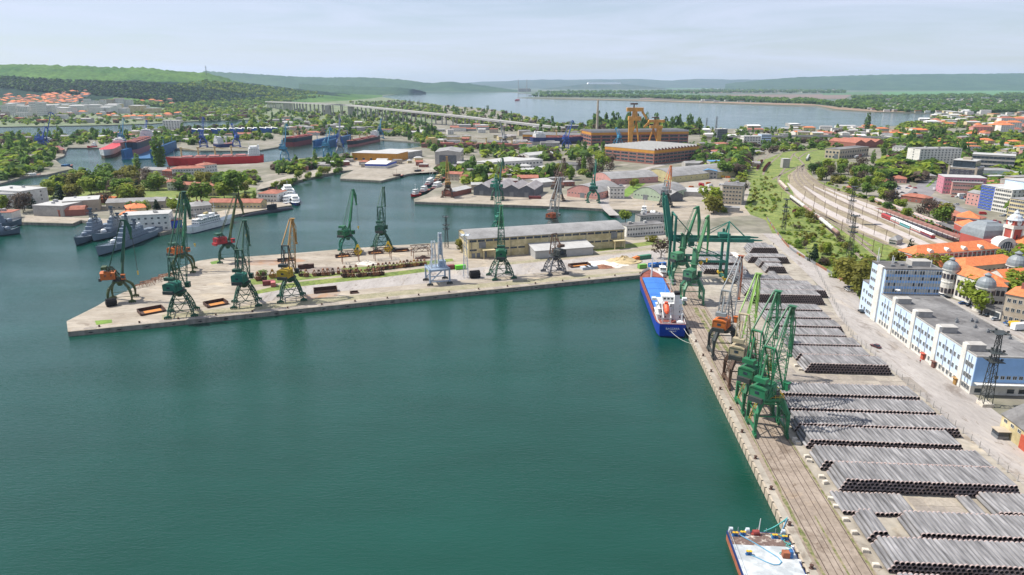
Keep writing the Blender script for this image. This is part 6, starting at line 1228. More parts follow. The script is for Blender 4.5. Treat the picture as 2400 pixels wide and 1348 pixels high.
WL=[B_white,B_grey,B_beige,B_brick,B_cream];RL=[R_light,R_grey,R_rust,R_metal,R_felt]
infill(34,[(1010,318),(1240,300),(1400,318),(1420,345),(1240,352),(1010,345)],['small works building among the shipyard berths'],12,34,5,10,WL,RL,'works among the shipyard berths')
infill(30,[(1000,392),(1300,402),(1330,440),(1260,425),(1110,450),(1060,430)],['small workshop between the shipyard and the far quay'],8,22,4,8,WL,RL,'workshops behind the far quay')
infill(22,[(1580,345),(1760,350),(1760,400),(1640,412),(1580,395)],['small building between the huge hall and the rail yard'],10,26,4,9,WL,RL,'buildings beside the rail yard')
infill(30,[(2070,345),(2210,330),(2215,400),(2150,432),(2060,430),(2060,395)],['small house beside the avenue behind the platforms'],9,20,4,8,[B_white,B_cream,B_beige],[R_orange,R_rust,R_grey],'houses behind the platforms')
infill(26,[(2230,330),(2420,335),(2420,395),(2270,398)],['town house among the trees above the factory'],12,26,6,14,[B_white,B_cream,B_beige,B_pink],[R_orange,R_rust,R_grey],'town houses above the factory')
bld('long white roofed hall under a blue crane girder at the far berth',(450,316),(652,311),26,10,S_dock,'saw',R_white,ridge='y',n=14,rh=2.4,name='crane_hall',cat='hall',band=[(6.5,3.2,C_blue)])
infill(24,[(20,345),(130,330),(480,335),(620,320),(620,300),(420,305),(200,320),(0,330)],['low yard building on the far dock bank'],10,30,4,9,WL,RL,'yard buildings on the far dock bank')
infill(26,[(0,270),(420,268),(600,268),(600,280),(440,283),(210,290),(0,294)],['small building on the canal shore'],12,30,5,12,WL,RL+[R_orange],'buildings on the canal shore')
infill(16,[(640,405),(820,370),(990,375),(1000,395),(830,395)],['small yard hut on the spit concrete'],6,16,3,6,WL,RL,'huts on the spit')
infill(20,[(2290,440),(2420,440),(2420,500),(2330,480)],['town building behind the hotel'],14,28,8,16,[B_white,B_cream,B_beige,B_grey],RL,'town buildings behind the hotel')
infill(56,[(2190,262),(2420,262),(2420,300),(2240,300),(2130,296)],['pale house on the flat land right of the lake'],16,40,6,14,[B_white,B_white,B_cream,B_beige],[R_light,R_orange,R_grey,R_white],'houses right of the lake')
infill(34,[(1850,306),(2090,302),(2200,320),(2120,332),(1860,330)],['pale building between the lake and the flyover'],12,30,5,12,[B_white,B_beige,B_cream],[R_light,R_orange,R_grey],'buildings before the flyover')
infill(44,[(0,256.5),(330,256),(340,268),(0,272)],['pale apartment house at the foot of the hillside town'],28,56,18,30,[B_white,B_white,B_cream],[R_grey,R_light],'apartment houses below the town')
infill(22,[(620,268),(760,285),(900,300),(1000,318),(990,332),(880,318),(660,318)],['pale works building among the canal trees'],14,34,6,12,[B_white,B_grey,B_beige],[R_light,R_rust,R_grey],'works among the canal trees')
# ================================================================ railway
def poly(pts):return[G(x,y)for x,y in pts]
def smoothp(P,step=10):
 Q=[]
 for i in range(len(P)-1):
  p0=P[max(i-1,0)];p1=P[i];p2=P[i+1];p3=P[min(i+2,len(P)-1)];nn=max(2,int((p2-p1).length/step))
  for k in range(nn):
   t=k/nn;Q.append(0.5*((2*p1)+(-p0+p2)*t+(2*p0-5*p1+4*p2-p3)*t*t+(-p0+3*p1-3*p2+p3)*t**3))
 return Q+[P[-1]]
def strip(name,pts,width,mat,dz,h=0.0,taper=False):
 P=smoothp(poly(pts));b=MB();A=[]
 for i,p in enumerate(P):
  d=P[min(i+1,len(P)-1)]-P[max(i-1,0)];n_=Vector((d.y,-d.x,0)).normalized();w_=width*(min(1,.15+i/len(P)*2.2)if taper else 1)
  A+=[p-n_*w_/2,p+n_*w_/2]
 N=len(P);V=[(a.x,a.y,GZ+dz+h)for a in A];F=[(2*i,2*i+1,2*i+3,2*i+2)for i in range(N-1)]
 if h:
  V+=[(a.x,a.y,GZ+dz-.02)for a in A];M=2*N
  for i in range(N-1):F+=[(2*i,2*i+2,M+2*i+2,M+2*i),(2*i+1,2*i+3,M+2*i+3,M+2*i+1)]
  F+=[(0,1,M+1,M),(M-2,M-1,2*M-1,2*M-2)]
 b.add(V,F);o=struct(b.build(name,mat));return o
upfix(patch('railway_grass',PG([(1800,372),(1832,358),(1870,352),(1960,338),(2000,345),(1985,375),(1900,395),(1905,420),(1990,450),(2100,492),(2240,545),(2200,590),(2140,612),(2110,650),(2090,690),(2020,716),(1990,668),(1900,626),(1850,585),(1815,556),(1795,516),(1745,498),(1740,470),(1760,430),(1745,415),(1775,375)]),M_grass,0.015))
upfix(patch('verge_lawn',PG([(1902,622),(1915,620),(1985,668),(2010,700),(1996,704),(1950,668)]),M_grassb,0.03))
upfix(patch('track_bed',PG([(1845,412),(1862,462),(1915,497),(1990,534),(2076,572),(2160,606),(2260,590),(2240,556),(2120,502),(2050,474),(1925,432),(1895,405),(1880,385)]),pm('weedy_ballast',(.20,.165,.10),.95,col2=(.30,.25,.18),scale=.1,fine=(.6,.25)),0.025))
M_plat=pm('platform_paving',(.38,.335,.305),.9,col2=(.46,.41,.375),scale=.08,fine=(.6,.08))
for pts,wd in(([(1846,430),(1880,463),(1938,497),(2012,532),(2100,570),(2170,600)],9.5),([(1884,437),(1945,476),(2030,513),(2120,552),(2180,580)],8),([(1908,438),(1990,475),(2058,504),(2150,545),(2255,590)],8),([(1936,442),(2010,473),(2120,515),(2230,560)],8.5)):
 strip('platform',pts,wd,M_plat,0.03,0.55,True)
TR=[[(1860,360),(1846,385),(1826,415),(1830,434),(1862,464),(1915,498),(1990,535),(2080,574)],[(1885,386),(1862,405),(1868,428),(1905,457),(1962,489),(2042,523),(2135,563)],[(1885,386),(1870,405),(1880,428),(1918,456),(1972,485),(2054,520),(2146,560)],[(1885,386),(1878,406),(1895,430),(1940,457),(2004,487),(2095,525),(2190,564)],[(1960,378),(1888,392),(1890,412),(1925,436),(1968,453),(2044,486),(2112,514),(2245,566)],[(1960,380),(1893,396),(1898,414),(1930,434),(2000,459),(2050,477),(2120,503),(2230,545)],[(1810,421),(1850,400),(1885,387),(1965,377),(2000,372),(2060,356),(2130,338)],[(1852,466),(1890,495),(1940,535),(2003,590),(2040,622)],[(1918,503),(1985,545),(2060,605)],[(1924,500),(1992,543),(2042,577)],[(1752,402),(1765,385),(1797,350)],[(1774,400),(1785,380),(1812,352)],[(1788,410),(1800,388),(1832,360)],[(1885,386),(1872,372),(1862,360),(1895,349),(1960,339),(2100,330)],[(1870,372),(1900,355),(1970,344),(2100,334)]]
for t_ in TR:track(poly(t_),0.09,2.8)
M_tank=pm('tank_wagon',(.42,.37,.34),.6,col2=(.62,.60,.57),scale=.07,thr=(.42,.55));M_under=pm('underframe',(.035,.03,.028),.8)
CM={}
def coach_meshes(L,side,roof,stripe):
 k=(L,side.name,roof.name,stripe.name)
 if k not in CM:
  b=MB();pr=[(-1.4,1.0),(1.4,1.0),(1.4,3.1),(-1.4,3.1)];b.hull([[(x,y,z)for y,z in pr]for x in(-L/2,L/2)]);me1=b.mesh('body',side)
  b=MB();pr=[(-1.42,3.1),(1.42,3.1),(1.3,3.6),(.7,4.0),(-.7,4.0),(-1.3,3.6)];b.hull([[(x,y,z)for y,z in pr]for x in(-L/2-.05,L/2+.05)]);me2=b.mesh('roof',roof)
  b=MB();b.box(0,0,1.15,L-.4,2.86,.55);me3=b.mesh('stripe',stripe)
  b=MB();n=int(L/2.2)
  for q in range(n):
   for sg in(-1,1):b.box(lerp(-L/2+.8,L/2-.8,(q+.5)/n),sg*1.41,2.0,1.3,.06,.8)
  me4=b.mesh('windows',M_glass)
  b=MB()
  for x in(-L*.36,L*.36):
   b.box(x,0,.3,3.0,2.2,.6)
   for dx in(-1,1):b.cyl((x+dx,-1.0,.42),(x+dx,1.0,.42),.42,n=8)
  me5=b.mesh('bogie',M_under);CM[k]=(me1,me2,me3,me4,me5)
 return CM[k]
def along(pts,step,start=0.0,count=None):
 P=smoothp(poly(pts),4);out=[];d=-start;prev=P[0];need=0.0;acc=0.0
 for p,q in zip(P[:-1],P[1:]):
  seg=(q-p).length
  while acc+seg>=start+step*len(out)+step/2:
   t=(start+step*len(out)+step/2-acc)/seg;c=p.lerp(q,t);out.append((c,math.atan2(q.y-p.y,q.x-p.x)))
   if count and len(out)>=count:return out
  acc+=seg
 return out
def coach(label,c,a,L,side,roof,stripe,name='passenger_coach',group=None):
 root=thing(name,label,'train coach',(c.x,c.y,GZ+.25),a,group)
 for nm,me in zip(('body','roof','stripe','windows','bogie'),coach_meshes(L,side,roof,stripe)):
  o=place(nm,me,root)
  if nm=='windows':stuff(o)
T_red=pm('train_red',(.36,.035,.035),.5,var=.12);T_wht=pm('train_white',(.62,.60,.57),.5,var=.08);T_teal=pm('train_teal',(.12,.36,.38),.5,var=.1);T_bl=pm('train_blue',(.05,.08,.16),.5,var=.1);T_gry=pm('train_grey',(.25,.28,.31),.5,var=.1);T_brn=pm('wagon_brown',(.13,.035,.03),.75,var=.25,scale=.4)
ordn=['first','second','third','fourth','fifth','sixth','seventh','eighth']
for k,(c,a)in enumerate(along([(2068,511),(2110,529),(2190,564)],17,0,6)):
 sc_=[(T_red,T_red,T_red),(T_wht,T_wht,T_red),(T_teal,R_white,T_teal),(T_wht,R_white,T_red),(T_red,R_white,T_bl),(T_bl,R_white,T_red)][k]
 coach(['red locomotive standing under the platform canopy','white and red coach behind the red locomotive','teal coach with white roof at the brown canopy','white and red coach behind the teal one','red coach with white roof near the station','dark blue coach nearest the station roof'][k],c,a,16.4,*sc_,group='train at the brown canopy')
for k,(c,a)in enumerate(along([(2052,474),(2120,501),(2225,541)],19,0,7)):coach('white and red coach, %s of the rear platform train from the trees'%ordn[k],c,a,18.4,T_wht,pm('train_roof_pinkgrey',(.42,.33,.30),.7),T_red,group='train at the rear platform')
for k,(c,a)in enumerate(along([(1827,431),(1845,449),(1866,463)],19,0,3)):coach('white and red coach, %s of the short train by the grass'%ordn[k],c,a,18.4,T_wht,pm('train_roof_beige',(.50,.40,.33),.7),T_red,group='short train by the grass')
for k,(c,a)in enumerate(along([(2003,372),(2030,364),(2063,355)],18,0,4)):coach('%s coach in the siding right of the depot, %s one'%(('grey blue','maroon')[k%2],ordn[k]),c,a,17,(T_gry,T_red)[k%2],(R_light,T_brn)[k%2],T_bl,group='coaches right of the depot')
for k,(c,a)in enumerate(along([(1890,378),(1902,360),(1925,350)],18,0,4)):coach('grey coach in the curve left of the depot, %s one'%ordn[k],c,a,17,T_gry,R_light,T_bl,group='coaches left of the depot')
for k,(c,a)in enumerate(along([(1903,345),(1960,338),(2060,331)],22,0,6)):coach('%s freight van behind the depot, %s one'%(('ochre','maroon','grey')[k%3],ordn[k]),c,a,20,(C_yel,T_brn,T_gry)[k%3],(C_yel,T_brn,R_light)[k%3],T_brn,name='freight_van',group='vans behind the depot')
def tankwagon(label,c,a,L=14.0):
 root=thing('tank_wagon',label,'wagon',(c.x,c.y,GZ+.25),a,'tank wagons on the grassy siding')
 b=MB();b.hull([[(x,r*math.cos(q*math.pi/6),2.5+r*math.sin(q*math.pi/6))for q in range(12)]for x,r in((-L/2,.6),(-L/2+.35,1.4),(L/2-.35,1.4),(L/2,.6))]);b.build('tank',random.choice([M_tank,pm('tank_brown',(.26,.16,.13),.6,var=.2),pm('tank_white',(.52,.50,.47),.6,var=.1)]),root)
 b=MB();b.cyl((0,0,3.8),(0,0,4.4),.5,n=10);b.beam((-L*.3,0,4.0),(L*.3,0,4.0),.5,.08);b.build('dome',M_tank,root)
 b=MB();b.box(0,0,.8,L,2.2,.35)
 for x in(-L*.34,L*.34):
  for d in(-.9,.9):b.cyl((x+d,-1,.42),(x+d,1,.42),.42,n=8)
  b.box(x,0,.3,2.6,2.0,.6)
 b.build('underframe',M_under,root)
for k,(c,a)in enumerate(along([(1853,467),(1890,495),(1940,535),(2003,589)],14.6,0,12)):tankwagon('pale tank wagon on the grassy siding, %s from the far end'%(ordn+['ninth','tenth','eleventh','twelfth'])[k],c,a)
def openwagon(label,c,a,L=12,m=None):
 root=thing('open_wagon',label,'wagon',(c.x,c.y,GZ+.25),a,'brown open wagons');b=MB()
 for y in(-1.4,1.4):b.box(0,y,1.0,L,.15,1.9)
 for x in(-L/2,L/2):b.box(x,0,1.0,.15,2.8,1.9)
 b.box(0,0,.9,L,2.8,.15);b.build('body',m or T_brn,root);b=MB()
 for k in range(7):
  for y in(-1.5,1.5):b.box(lerp(-L/2+.3,L/2-.3,k/6),y,.9,.14,.14,2.0)
 b.build('side_rib',m or T_brn,root);b=MB();b.box(0,0,.3,L*.8,2,.5)
 for x in(-L*.34,L*.34):b.cyl((x,-1,.42),(x,1,.42),.42,n=8)
 b.build('underframe',M_under,root)
for r_,t_ in enumerate(([(1752,402),(1765,385),(1797,350)],[(1774,400),(1785,380),(1812,352)],[(1788,406),(1800,388),(1832,360)])):
 for k,(c,a)in enumerate(along(t_,13,12 if r_ else 4,8)):openwagon('brown open wagon in the %s row of the freight sidings'%ordn[r_],c,a)
openwagon('single rusty wagon left alone on the grass',G(1864,500),0.9,9)
P0,P1=G(2058,500),G(2256,575);d=P1-P0;L=d.length;cp_=thing('platform_canopy','long brown canopy roof over the middle station platform','canopy',(P0.x,P0.y,GZ+.55),math.atan2(d.y,d.x))
b=MB();b.hull([[(x,y,z)for y,z in((-3.6,4.3),(0,3.7),(3.6,4.3),(3.6,4.5),(0,3.95),(-3.6,4.5))]for x in(0,L)]);b.build('roof',pm('canopy_brown',(.23,.10,.075),.8,var=.15,scale=.3),cp_)
b=MB();b.cyl((0,0,0),(0,0,3.8),.18,n=6);b.beam((0,-2.8,4.1),(0,2.8,4.1),.2);pme=b.mesh('post',C_dark)
for k in range(int(L/7)+1):place('post',pme,cp_,(k*7.0,0,0))
P0,P1=G(2200,535),G(2300,578);d=P1-P0;L=d.length;cp_=thing('platform_canopy','dark grey canopy along the station side platform','canopy',(P0.x,P0.y,GZ+.3),math.atan2(d.y,d.x));b=MB();b.box(L/2,0,4.3,L,6,.25);b.build('roof',R_felt,cp_)
for k in range(int(L/7)):place('post',pme,cp_,(k*7.0+1,0,.4))
b=MB();b.box(0,0,0,.28,.28,8.5);b.beam((0,0,7.2),(2.6,0,7.4),.1);b.beam((0,0,6.0),(2.6,0,7.3),.08);b.box(0,0,0,.7,.7,.5);cme=b.mesh('catenary_mast',C_brn)
for k,(x,y)in enumerate([(1885,468),(1908,480),(1932,492),(1960,508),(1992,522),(2020,537),(2048,552),(2075,565),(1905,450),(1932,464),(1958,478),(1988,492),(2020,507),(2055,520),(2095,538),(2130,555),(1930,447),(1955,460),(1985,470),(2030,489),(1880,485),(1905,500),(1935,517),(1972,540),(1998,556),(2020,575),(2045,590),(2065,602),(1838,440),(1850,425),(1868,402),(1898,392),(1952,362),(1830,470)]):
 o=place('catenary_mast',cme,None,G(x,y),random.choice([.9,.9+math.pi]));tag(o,'thin catenary mast among the station tracks','mast','catenary masts of the rail yard')
strip('avenue',[(2215,388),(2190,420),(2160,450),(2140,466)],22,M_road,.05);strip('avenue',[(2130,452),(2190,468),(2260,500),(2330,530),(2440,575)],17,M_road,.055);strip('avenue_median',[(2214,394),(2188,424),(2172,438)],3,M_grassb,.08)
upfix(patch('parking_lot',PG([(2070,438),(2130,432),(2150,448),(2130,465),(2080,455)]),M_asph,.045));upfix(patch('customs_parking',PG([(2190,700),(2205,690),(2300,728),(2345,756),(2420,790),(2420,830),(2330,780)]),M_asph,.05));upfix(patch('station_square',PG([(2260,510),(2300,515),(2420,560),(2420,610),(2300,570),(2230,545)]),M_asph,.04))
strip('side_street',[(1440,505),(1416,470),(1462,432),(1500,400),(1560,385)],9,M_asph,.04);strip('yard_street',[(1330,420),(1400,395),(1470,385)],8,M_earth,.035)
upfix(patch('machinery_yard',PG([(1560,430),(1640,405),(1720,420),(1760,440),(1740,500),(1700,510),(1600,500),(1560,480)]),M_earth,.02));upfix(patch('far_quay_paving',PG([(975,471),(1540,494),(1560,520),(1760,505),(1745,485),(1560,465),(1300,455),(1100,455),(1010,462)]),M_pier,.025))
upfix(patch('hall_lawn',PG([(1470,462),(1450,455),(1505,415),(1560,400),(1580,405),(1520,425)]),M_grassb,.03));upfix(patch('spit_sand',PG([(600,446),(612,430),(700,405),(800,392),(830,396),(795,401),(720,417),(655,432)]),M_earth,.02));upfix(patch('yard_concrete',PG([(640,410),(700,385),(830,370),(1000,372),(1240,390),(1250,410),(1040,402),(950,407),(895,423),(800,417),(830,398)]),M_earth,.015));upfix(patch('naval_quay',PG([(55,519),(170,523),(190,515),(250,525),(320,539),(374,545),(425,535),(535,506),(684,480),(668,471),(600,478),(430,512),(300,515),(60,505)]),M_pier,.01));upfix(patch('naval_park',PG([(100,470),(110,440),(300,415),(420,430),(600,440),(600,465),(430,485),(250,480)]),M_grass,.012));upfix(patch('parade_ground',PG([(330,475),(400,462),(435,466),(380,478)]),M_grassb,.05))
strip('naval_road',[(330,500),(300,480),(330,450),(310,430),(350,415)],7,M_asph,.06);strip('naval_lane',[(360,462),(450,470),(600,486)],6,M_asph,.06)
def overpass(label,pts,w_,thick,name='road_bridge',pierw=1.6,step=28,deckz=None):
 B=[G(x,y)for x,y,_ in pts];T=[HT(x,y,ty)if ty else 0 for x,y,ty in pts]
 P=[Vector((b_.x,b_.y,GZ+t))for b_,t in zip(B,T)];P=smoothp(P,12);root=thing(name,label,'bridge',(0,0,0))
 b=MB();rl=MB();N=len(P);A=[]
 for i,p in enumerate(P):
  d=P[min(i+1,N-1)]-P[max(i-1,0)];n_=Vector((d.y,-d.x,0)).normalized();A.append((p-n_*w_/2,p+n_*w_/2))
 V=[];F=[]
 for l,r in A:V+=[l,r,r-Vector((0,0,thick)),l-Vector((0,0,thick))]
 for i in range(N-1):
  for k in range(4):F.append((4*i+k,4*i+(k+1)%4,4*i+4+(k+1)%4,4*i+4+k))
 b.add(V,F);b.build('deck',R_light,root)
 for side in(0,1):
  rl=MB()
  for a,c in zip(A[:-1],A[1:]):rl.beam(a[side]+Vector((0,0,.6)),c[side]+Vector((0,0,.6)),.3,1.1)
  rl.build('parapet',B_grey,root)
 acc=0;pm_={}
 for i in range(1,N):
  acc+=(P[i]-P[i-1]).length
  if acc>step:
   acc=0;h=P[i].z-thick-GZ
   if h>2:
    n_=(A[i][1]-A[i][0]).normalized()
    for s_ in(-.32,.32):b=MB();c=P[i]+n_*w_*s_;b.box(c.x,c.y,GZ-.2,pierw,pierw,h+.3);b.build('pier',B_grey,root)
 return root
vd_=overpass('long concrete motorway viaduct crossing the wooded canal bank',[(628,251,238),(690,262,240),(770,271,243.5),(823,273,246.5),(880,281,252),(980,289,262),(1080,296,272),(1200,303,286),(1300,309,297),(1400,313,306)],22,3.2,step=42,pierw=3.2)
for px,py in((770,271.5),(824,273)):
 b=MB();p=G(px,py);h=HT(px,py,247 if px<800 else 250);b.box(p.x,p.y,0,21,12,h+GZ);b.build('main_pier',B_grey,vd_)
overpass('low road flyover in front of the lake shore',[(1640,326,318),(1760,330,320),(1900,332,318),(2000,333,320),(2120,336,324)],14,1.6,name='flyover',step=30,pierw=1.2)
# ================================================================ things on the pier and quay
M_rust=pm('rusty_steel',(.16,.065,.035),.85,col2=(.33,.16,.09),scale=.6,fine=(2,.2));M_drust=pm('dark_rust',(.07,.035,.025),.85,var=.3,scale=.8);M_orange=pm('rust_dust',(.50,.20,.05),.95,var=.2,scale=.5)
def grab_tree(mat,label,group,s=1.0):
 root=thing('grab_bucket',label,'grab bucket',(0,0,0),0,group)
 for sg in(-1,1):
  b=MB();n=5;sec=[]
  for k in range(n):a=math.pi+sg*0+(math.pi/2)*(k/(n-1));sec.append((sg*(-1.5*math.cos(a))*-1 if False else sg*1.55*math.sin((k/(n-1))*math.pi/2),1.5-1.5*math.cos((k/(n-1))*math.pi/2)))
  V=[(x,-1.0,z)for x,z in sec]+[(x,1.0,z)for x,z in sec]+[(0,-1.0,1.5),(0,1.0,1.5)];F=[(k,k+1,n+k+1,n+k)for k in range(n-1)]+[(k,k+1,2*n)for k in range(n-1)]+[(n+k+1,n+k,2*n+1)for k in range(n-1)]
  b.add(V,F);b.build('jaw',mat,root)
 b=MB()
 for x in(-1.4,1.4):
  for y in(-.8,.8):b.beam((x,y,1.5),(x*.25,y*.5,3.3),.22)
 b.build('arm',mat,root);b=MB();b.box(0,0,3.1,1.0,1.3,.6);b.cyl((0,-.5,3.9),(0,.5,3.9),.35,n=8);b.box(0,0,1.5,.7,1.2,.5);b.build('head',mat,root);root.scale=(s,)*3
 return root
GRL='rusty clamshell grab standing in the row across the pier'
gr0=grab_tree(M_rust,GRL,'rusty grab buckets in rows');gr1=grab_tree(M_drust,GRL,'rusty grab buckets in rows');gr2=grab_tree(C_ochre,GRL,'rusty grab buckets in rows')
z5=lambda x,y:G(500+x/3.37,400+y/3.37)
gp=[(355,860),(402,862),(470,840),(515,845),(695,828),(735,830)]+[(800+35*k,825-2*k)for k in range(4)]+[(945,812),(990,808),(1038,800),(1085,798),(1130,795),(1228,788),(1265,783),(1305,778),(1340,775),(1365,772),(1395,768)]+[(1425+27*k,765-3*k)for k in range(10)]+[(1035,835),(1065,832),(1105,832),(1150,832),(1170,828),(1200,825),(1235,825),(1270,822),(1300,820),(1330,816)]
for k,(x,y)in enumerate(gp):
 p=z5(x,y+8);src=(gr0,gr1,gr0,gr2)[k%4]if x>1400 else(gr0,gr1,gr0)[k%3]
 o=[g_ for g_,kk in((gr0,0),(gr1,1),(gr2,39))if kk==k]
 if k==0:gr0.location=(p.x,p.y,GZ+.02);gr0.rotation_euler[2]=.6;gr0.scale=(1.25,)*3
 elif k==1:gr1.location=(p.x,p.y,GZ+.02);gr1.rotation_euler[2]=1.6;gr1.scale=(1.25,)*3
 elif k==2:gr2.location=(p.x,p.y,GZ+.02);gr2.scale=(1.25,)*3
 else:copy_tree(src,(p.x,p.y,GZ+.02),random.uniform(0,3.1),scale=random.uniform(.9,1.15))
M_yel2=pm('bright_yellow',(.72,.50,.02),.5,var=.1)
for lab,x,y in(('bright yellow grab beside the left hopper frame',1145,665),('bright yellow grab beside the right hopper frame',1383,640)):g_=grab_tree(M_yel2,lab,None,1.7);p=z5(x,y);g_.location=(p.x,p.y,GZ+.02)
def hopper(label,p,rz,w_=11,d_=6,h=7):
 root=thing('hopper_frame',label,'hopper',(p.x,p.y,GZ),rz,'brown hopper frames')
 for x in(-w_*.45,w_*.45):
  for y in(-d_*.45,d_*.45):b=MB();b.beam((x*1.05,y*1.05,0),(x,y,h*.75),.35);b.build('leg',M_rust,root)
 b=MB()
 for y in(-d_/2,d_/2):
  b.beam((-w_/2,y,h),(w_/2,y,h),.35);b.beam((-w_/2,y,h*.62),(w_/2,y,h*.62),.3)
  for k in range(6):x0=lerp(-w_/2,w_/2,k/6);x1=lerp(-w_/2,w_/2,(k+1)/6);b.beam((x0,y,h*.62 if k%2 else h),(x1,y,h if k%2 else h*.62),.22)
 for x in(-w_/2,w_/2):b.beam((x,-d_/2,h),(x,d_/2,h),.3);b.beam((x,-d_/2,h*.62),(x,d_/2,h*.62),.3)
 b.build('truss',M_drust,root)
hopper('brown lattice hopper frame on the pier, left of two',z5(1085,725),PYA);hopper('brown lattice hopper frame on the pier, right of two',z5(1338,700),PYA);hopper('skeletal brown frame with scrap beneath near the warehouse',z5(1640,680),PYA,12,8,7)
def tray(label,x,y,rz,w_,d_,h=1.3,dust=True):
 p=G(x,y);root=thing('loading_tray',label,'tray',(p.x,p.y,GZ+.02),rz,'open steel trays');b=MB()
 b.box(0,d_/2,0,w_,.3,h);b.box(-w_/2,0,0,.3,d_,h);b.box(w_/2,0,0,.3,d_,h);b.box(0,-d_/2,0,w_,.3,h*.55);b.box(0,0,0,w_,d_,.15);b.build('frame',M_drust,root)
 if dust:b=MB();b.box(w_*.06,0,.16,w_*.7,d_*.62,.12);b.build('floor',M_orange,root)
tray('dark tray with orange floor nearest the pier tip',355,731,PYA+.35,11,8,1.7);tray('dark tray with orange floor between two lattice cranes',506,714,PYA+.35,10,7.5,1.7);tray('long rusty tray on the pier roadway right of the ochre crane',763,684,PYA,12,4.2,2.4,False);tray('rusty tray before the cream warehouse annex',1358,624,PYA,13,5,1.6);tray('rusty tray on the pier back edge behind the ochre crane',670,611,PYA,10,4.5);tray('maroon tray before the left hopper frame',803,602,PYA,9,4.5);tray('maroon tray between the two back cranes',880,594,PYA,9,4.5);tray('rusty tray right of the back lattice crane',940,589,PYA,10,4.5);tray('small rusty skip on the pier roadway',830,687,PYA,4,2.4,1,False)
def container(label,x,y,rz,mat,L=6.1):
 p=G(x,y);root=thing('container',label,'container',(p.x,p.y,GZ+.03),rz,'steel containers');b=MB();b.box(0,0,.1,L,2.4,2.5);b.build('box',mat,root);b=MB();n=int(L/.35)
 for k in range(n):
  for sg in(-1,1):b.box(lerp(-L/2+.3,L/2-.3,k/(n-1)),sg*1.22,.25,.16,.08,2.2)
 stuff(b.build('corrugation',mat,root));b=MB()
 for x_ in(-L/2,L/2):
  for y_ in(-1.2,1.2):b.box(x_,y_,0,.22,.22,2.72)
 b.build('corner_post',mat,root);b=MB();b.box(L/2+.03,-.6,.25,.08,1.0,2.2);b.box(L/2+.03,.6,.25,.08,1.0,2.2);b.build('door',mat,root)
K_mar=pm('container_maroon',(.20,.05,.05),.6,var=.2);K_pink=pm('container_pink',(.48,.14,.14),.6,var=.15);K_lime=pm('container_lime',(.16,.62,.05),.5,var=.08);K_org=pm('container_orange',(.58,.17,.03),.6,var=.15);K_grn=pm('container_green',(.05,.20,.12),.6,var=.15);K_blu=pm('container_blue',(.02,.13,.42),.6,var=.15);K_lgr=pm('container_leaf_green',(.14,.36,.07),.6,var=.15)
container('maroon container behind the pink one on the pier',630,668,PYA,K_mar);container('pink red container standing on the pier grass',641,671,PYA+1.57,K_pink,4);container('maroon container beside the lime green one',1053,631,PYA,K_mar);container('vivid lime green container on the pier',1079,631,PYA,K_lime);container('orange container beside the sand heap',1490,611,PYA+.5,K_org,5);container('dark green container behind the orange one',1510,607,PYA+.1,K_grn,9);container('leaf green skip container at the quay corner',1505,629,PYA,K_lgr,5);container('bright blue container at the quay corner, left one',1532,626,PYA,K_blu,6.5);container('bright blue container at the quay corner, right one',1549,625,PYA,K_blu,6);container('black steel container pair on the pier, left one',711,630,PYA,M_drust,6);container('black steel container pair on the pier, right one',724,629,PYA,M_drust,6);container('maroon containers row before the dark sheds',1254,466,0,K_mar,12)
def fender_roll(label,x,y,rz,L=5.2,r=1.9):
 p=G(x,y);root=thing('rubber_fender',label,'fender',(p.x,p.y,GZ+.05),rz,'rolled black rubber fenders');b=MB();b.hull([[(u,rr*math.cos(q*math.pi/8),r+rr*math.sin(q*math.pi/8))for q in range(16)]for u,rr in((-L/2,r*.45),(-L/2+.5,r*.86),(-L*.25,r*.97),(L*.25,r*.97),(L/2-.5,r*.86),(L/2,r*.45))]);b.build('body',M_blk,root)
 for k in range(7):
  b=MB();x_=lerp(-L*.40,L*.40,k/6);
  for q in range(12):a=q*math.pi/6;b.box(x_,r*.98*math.cos(a),r+r*.98*math.sin(a)-.25,.5,.5,.5)
  stuff(b.build('tyre_ring',M_blk,root))
fender_roll('rolled black rubber fender at the pier tip edge',262,717,PYA+.3);fender_roll('large rolled black fender beside the thin lattice mast',1113,651,PYA,6.5,2.1)
def heap(label,x,y,r,h,mat,name='sand_heap'):
 p=G(x,y);b=MB();rs=random.Random(int(x));prof=8;n=18;V=[(0,0,h)];F=[]
 for k in range(1,prof+1):
  for i in range(n):a=2*math.pi*i/n;rr=r*k/prof*(1+rs.uniform(-.16,.16));V.append((rr*math.cos(a)*1.5,rr*math.sin(a),max(0,h*(1-k/prof)**1.1*(1+rs.uniform(-.25,.25)))))
 for i in range(n):F.append((0,1+i,1+(i+1)%n))
 for k in range(prof-1):
  for i in range(n):F.append((1+k*n+i,1+(k+1)*n+i,1+(k+1)*n+(i+1)%n,1+k*n+(i+1)%n))
 b.add(V,F);o=b.build(name,mat);o.location=(p.x,p.y,GZ+.02);tag(o,label,'heap')
M_sand=pm('sand',(.46,.36,.20),.95,var=.15,scale=.5);M_salt=pm('white_gravel',(.60,.56,.49),.95,var=.12,scale=.6)
heap('pale white gravel heap below the hopper frames',860,618,4.5,2.2,M_salt);heap('yellow sand heap beside the orange container',1462,613,8,3.8,M_sand);heap('flat spread of white gravel before the sand heap',1420,619,9,1.3,M_salt);heap('grey gravel heap behind the grab buckets',760,634,8,1.6,pm('grey_gravel',(.22,.18,.15),.95,var=.2,scale=.5));heap('brown scrap mound under the skeletal frame',992,605,3.5,1.8,M_drust,'scrap_heap');heap('brown scrap mound beside the grey pallets',1412,626,5,1.6,M_rust,'scrap_heap')
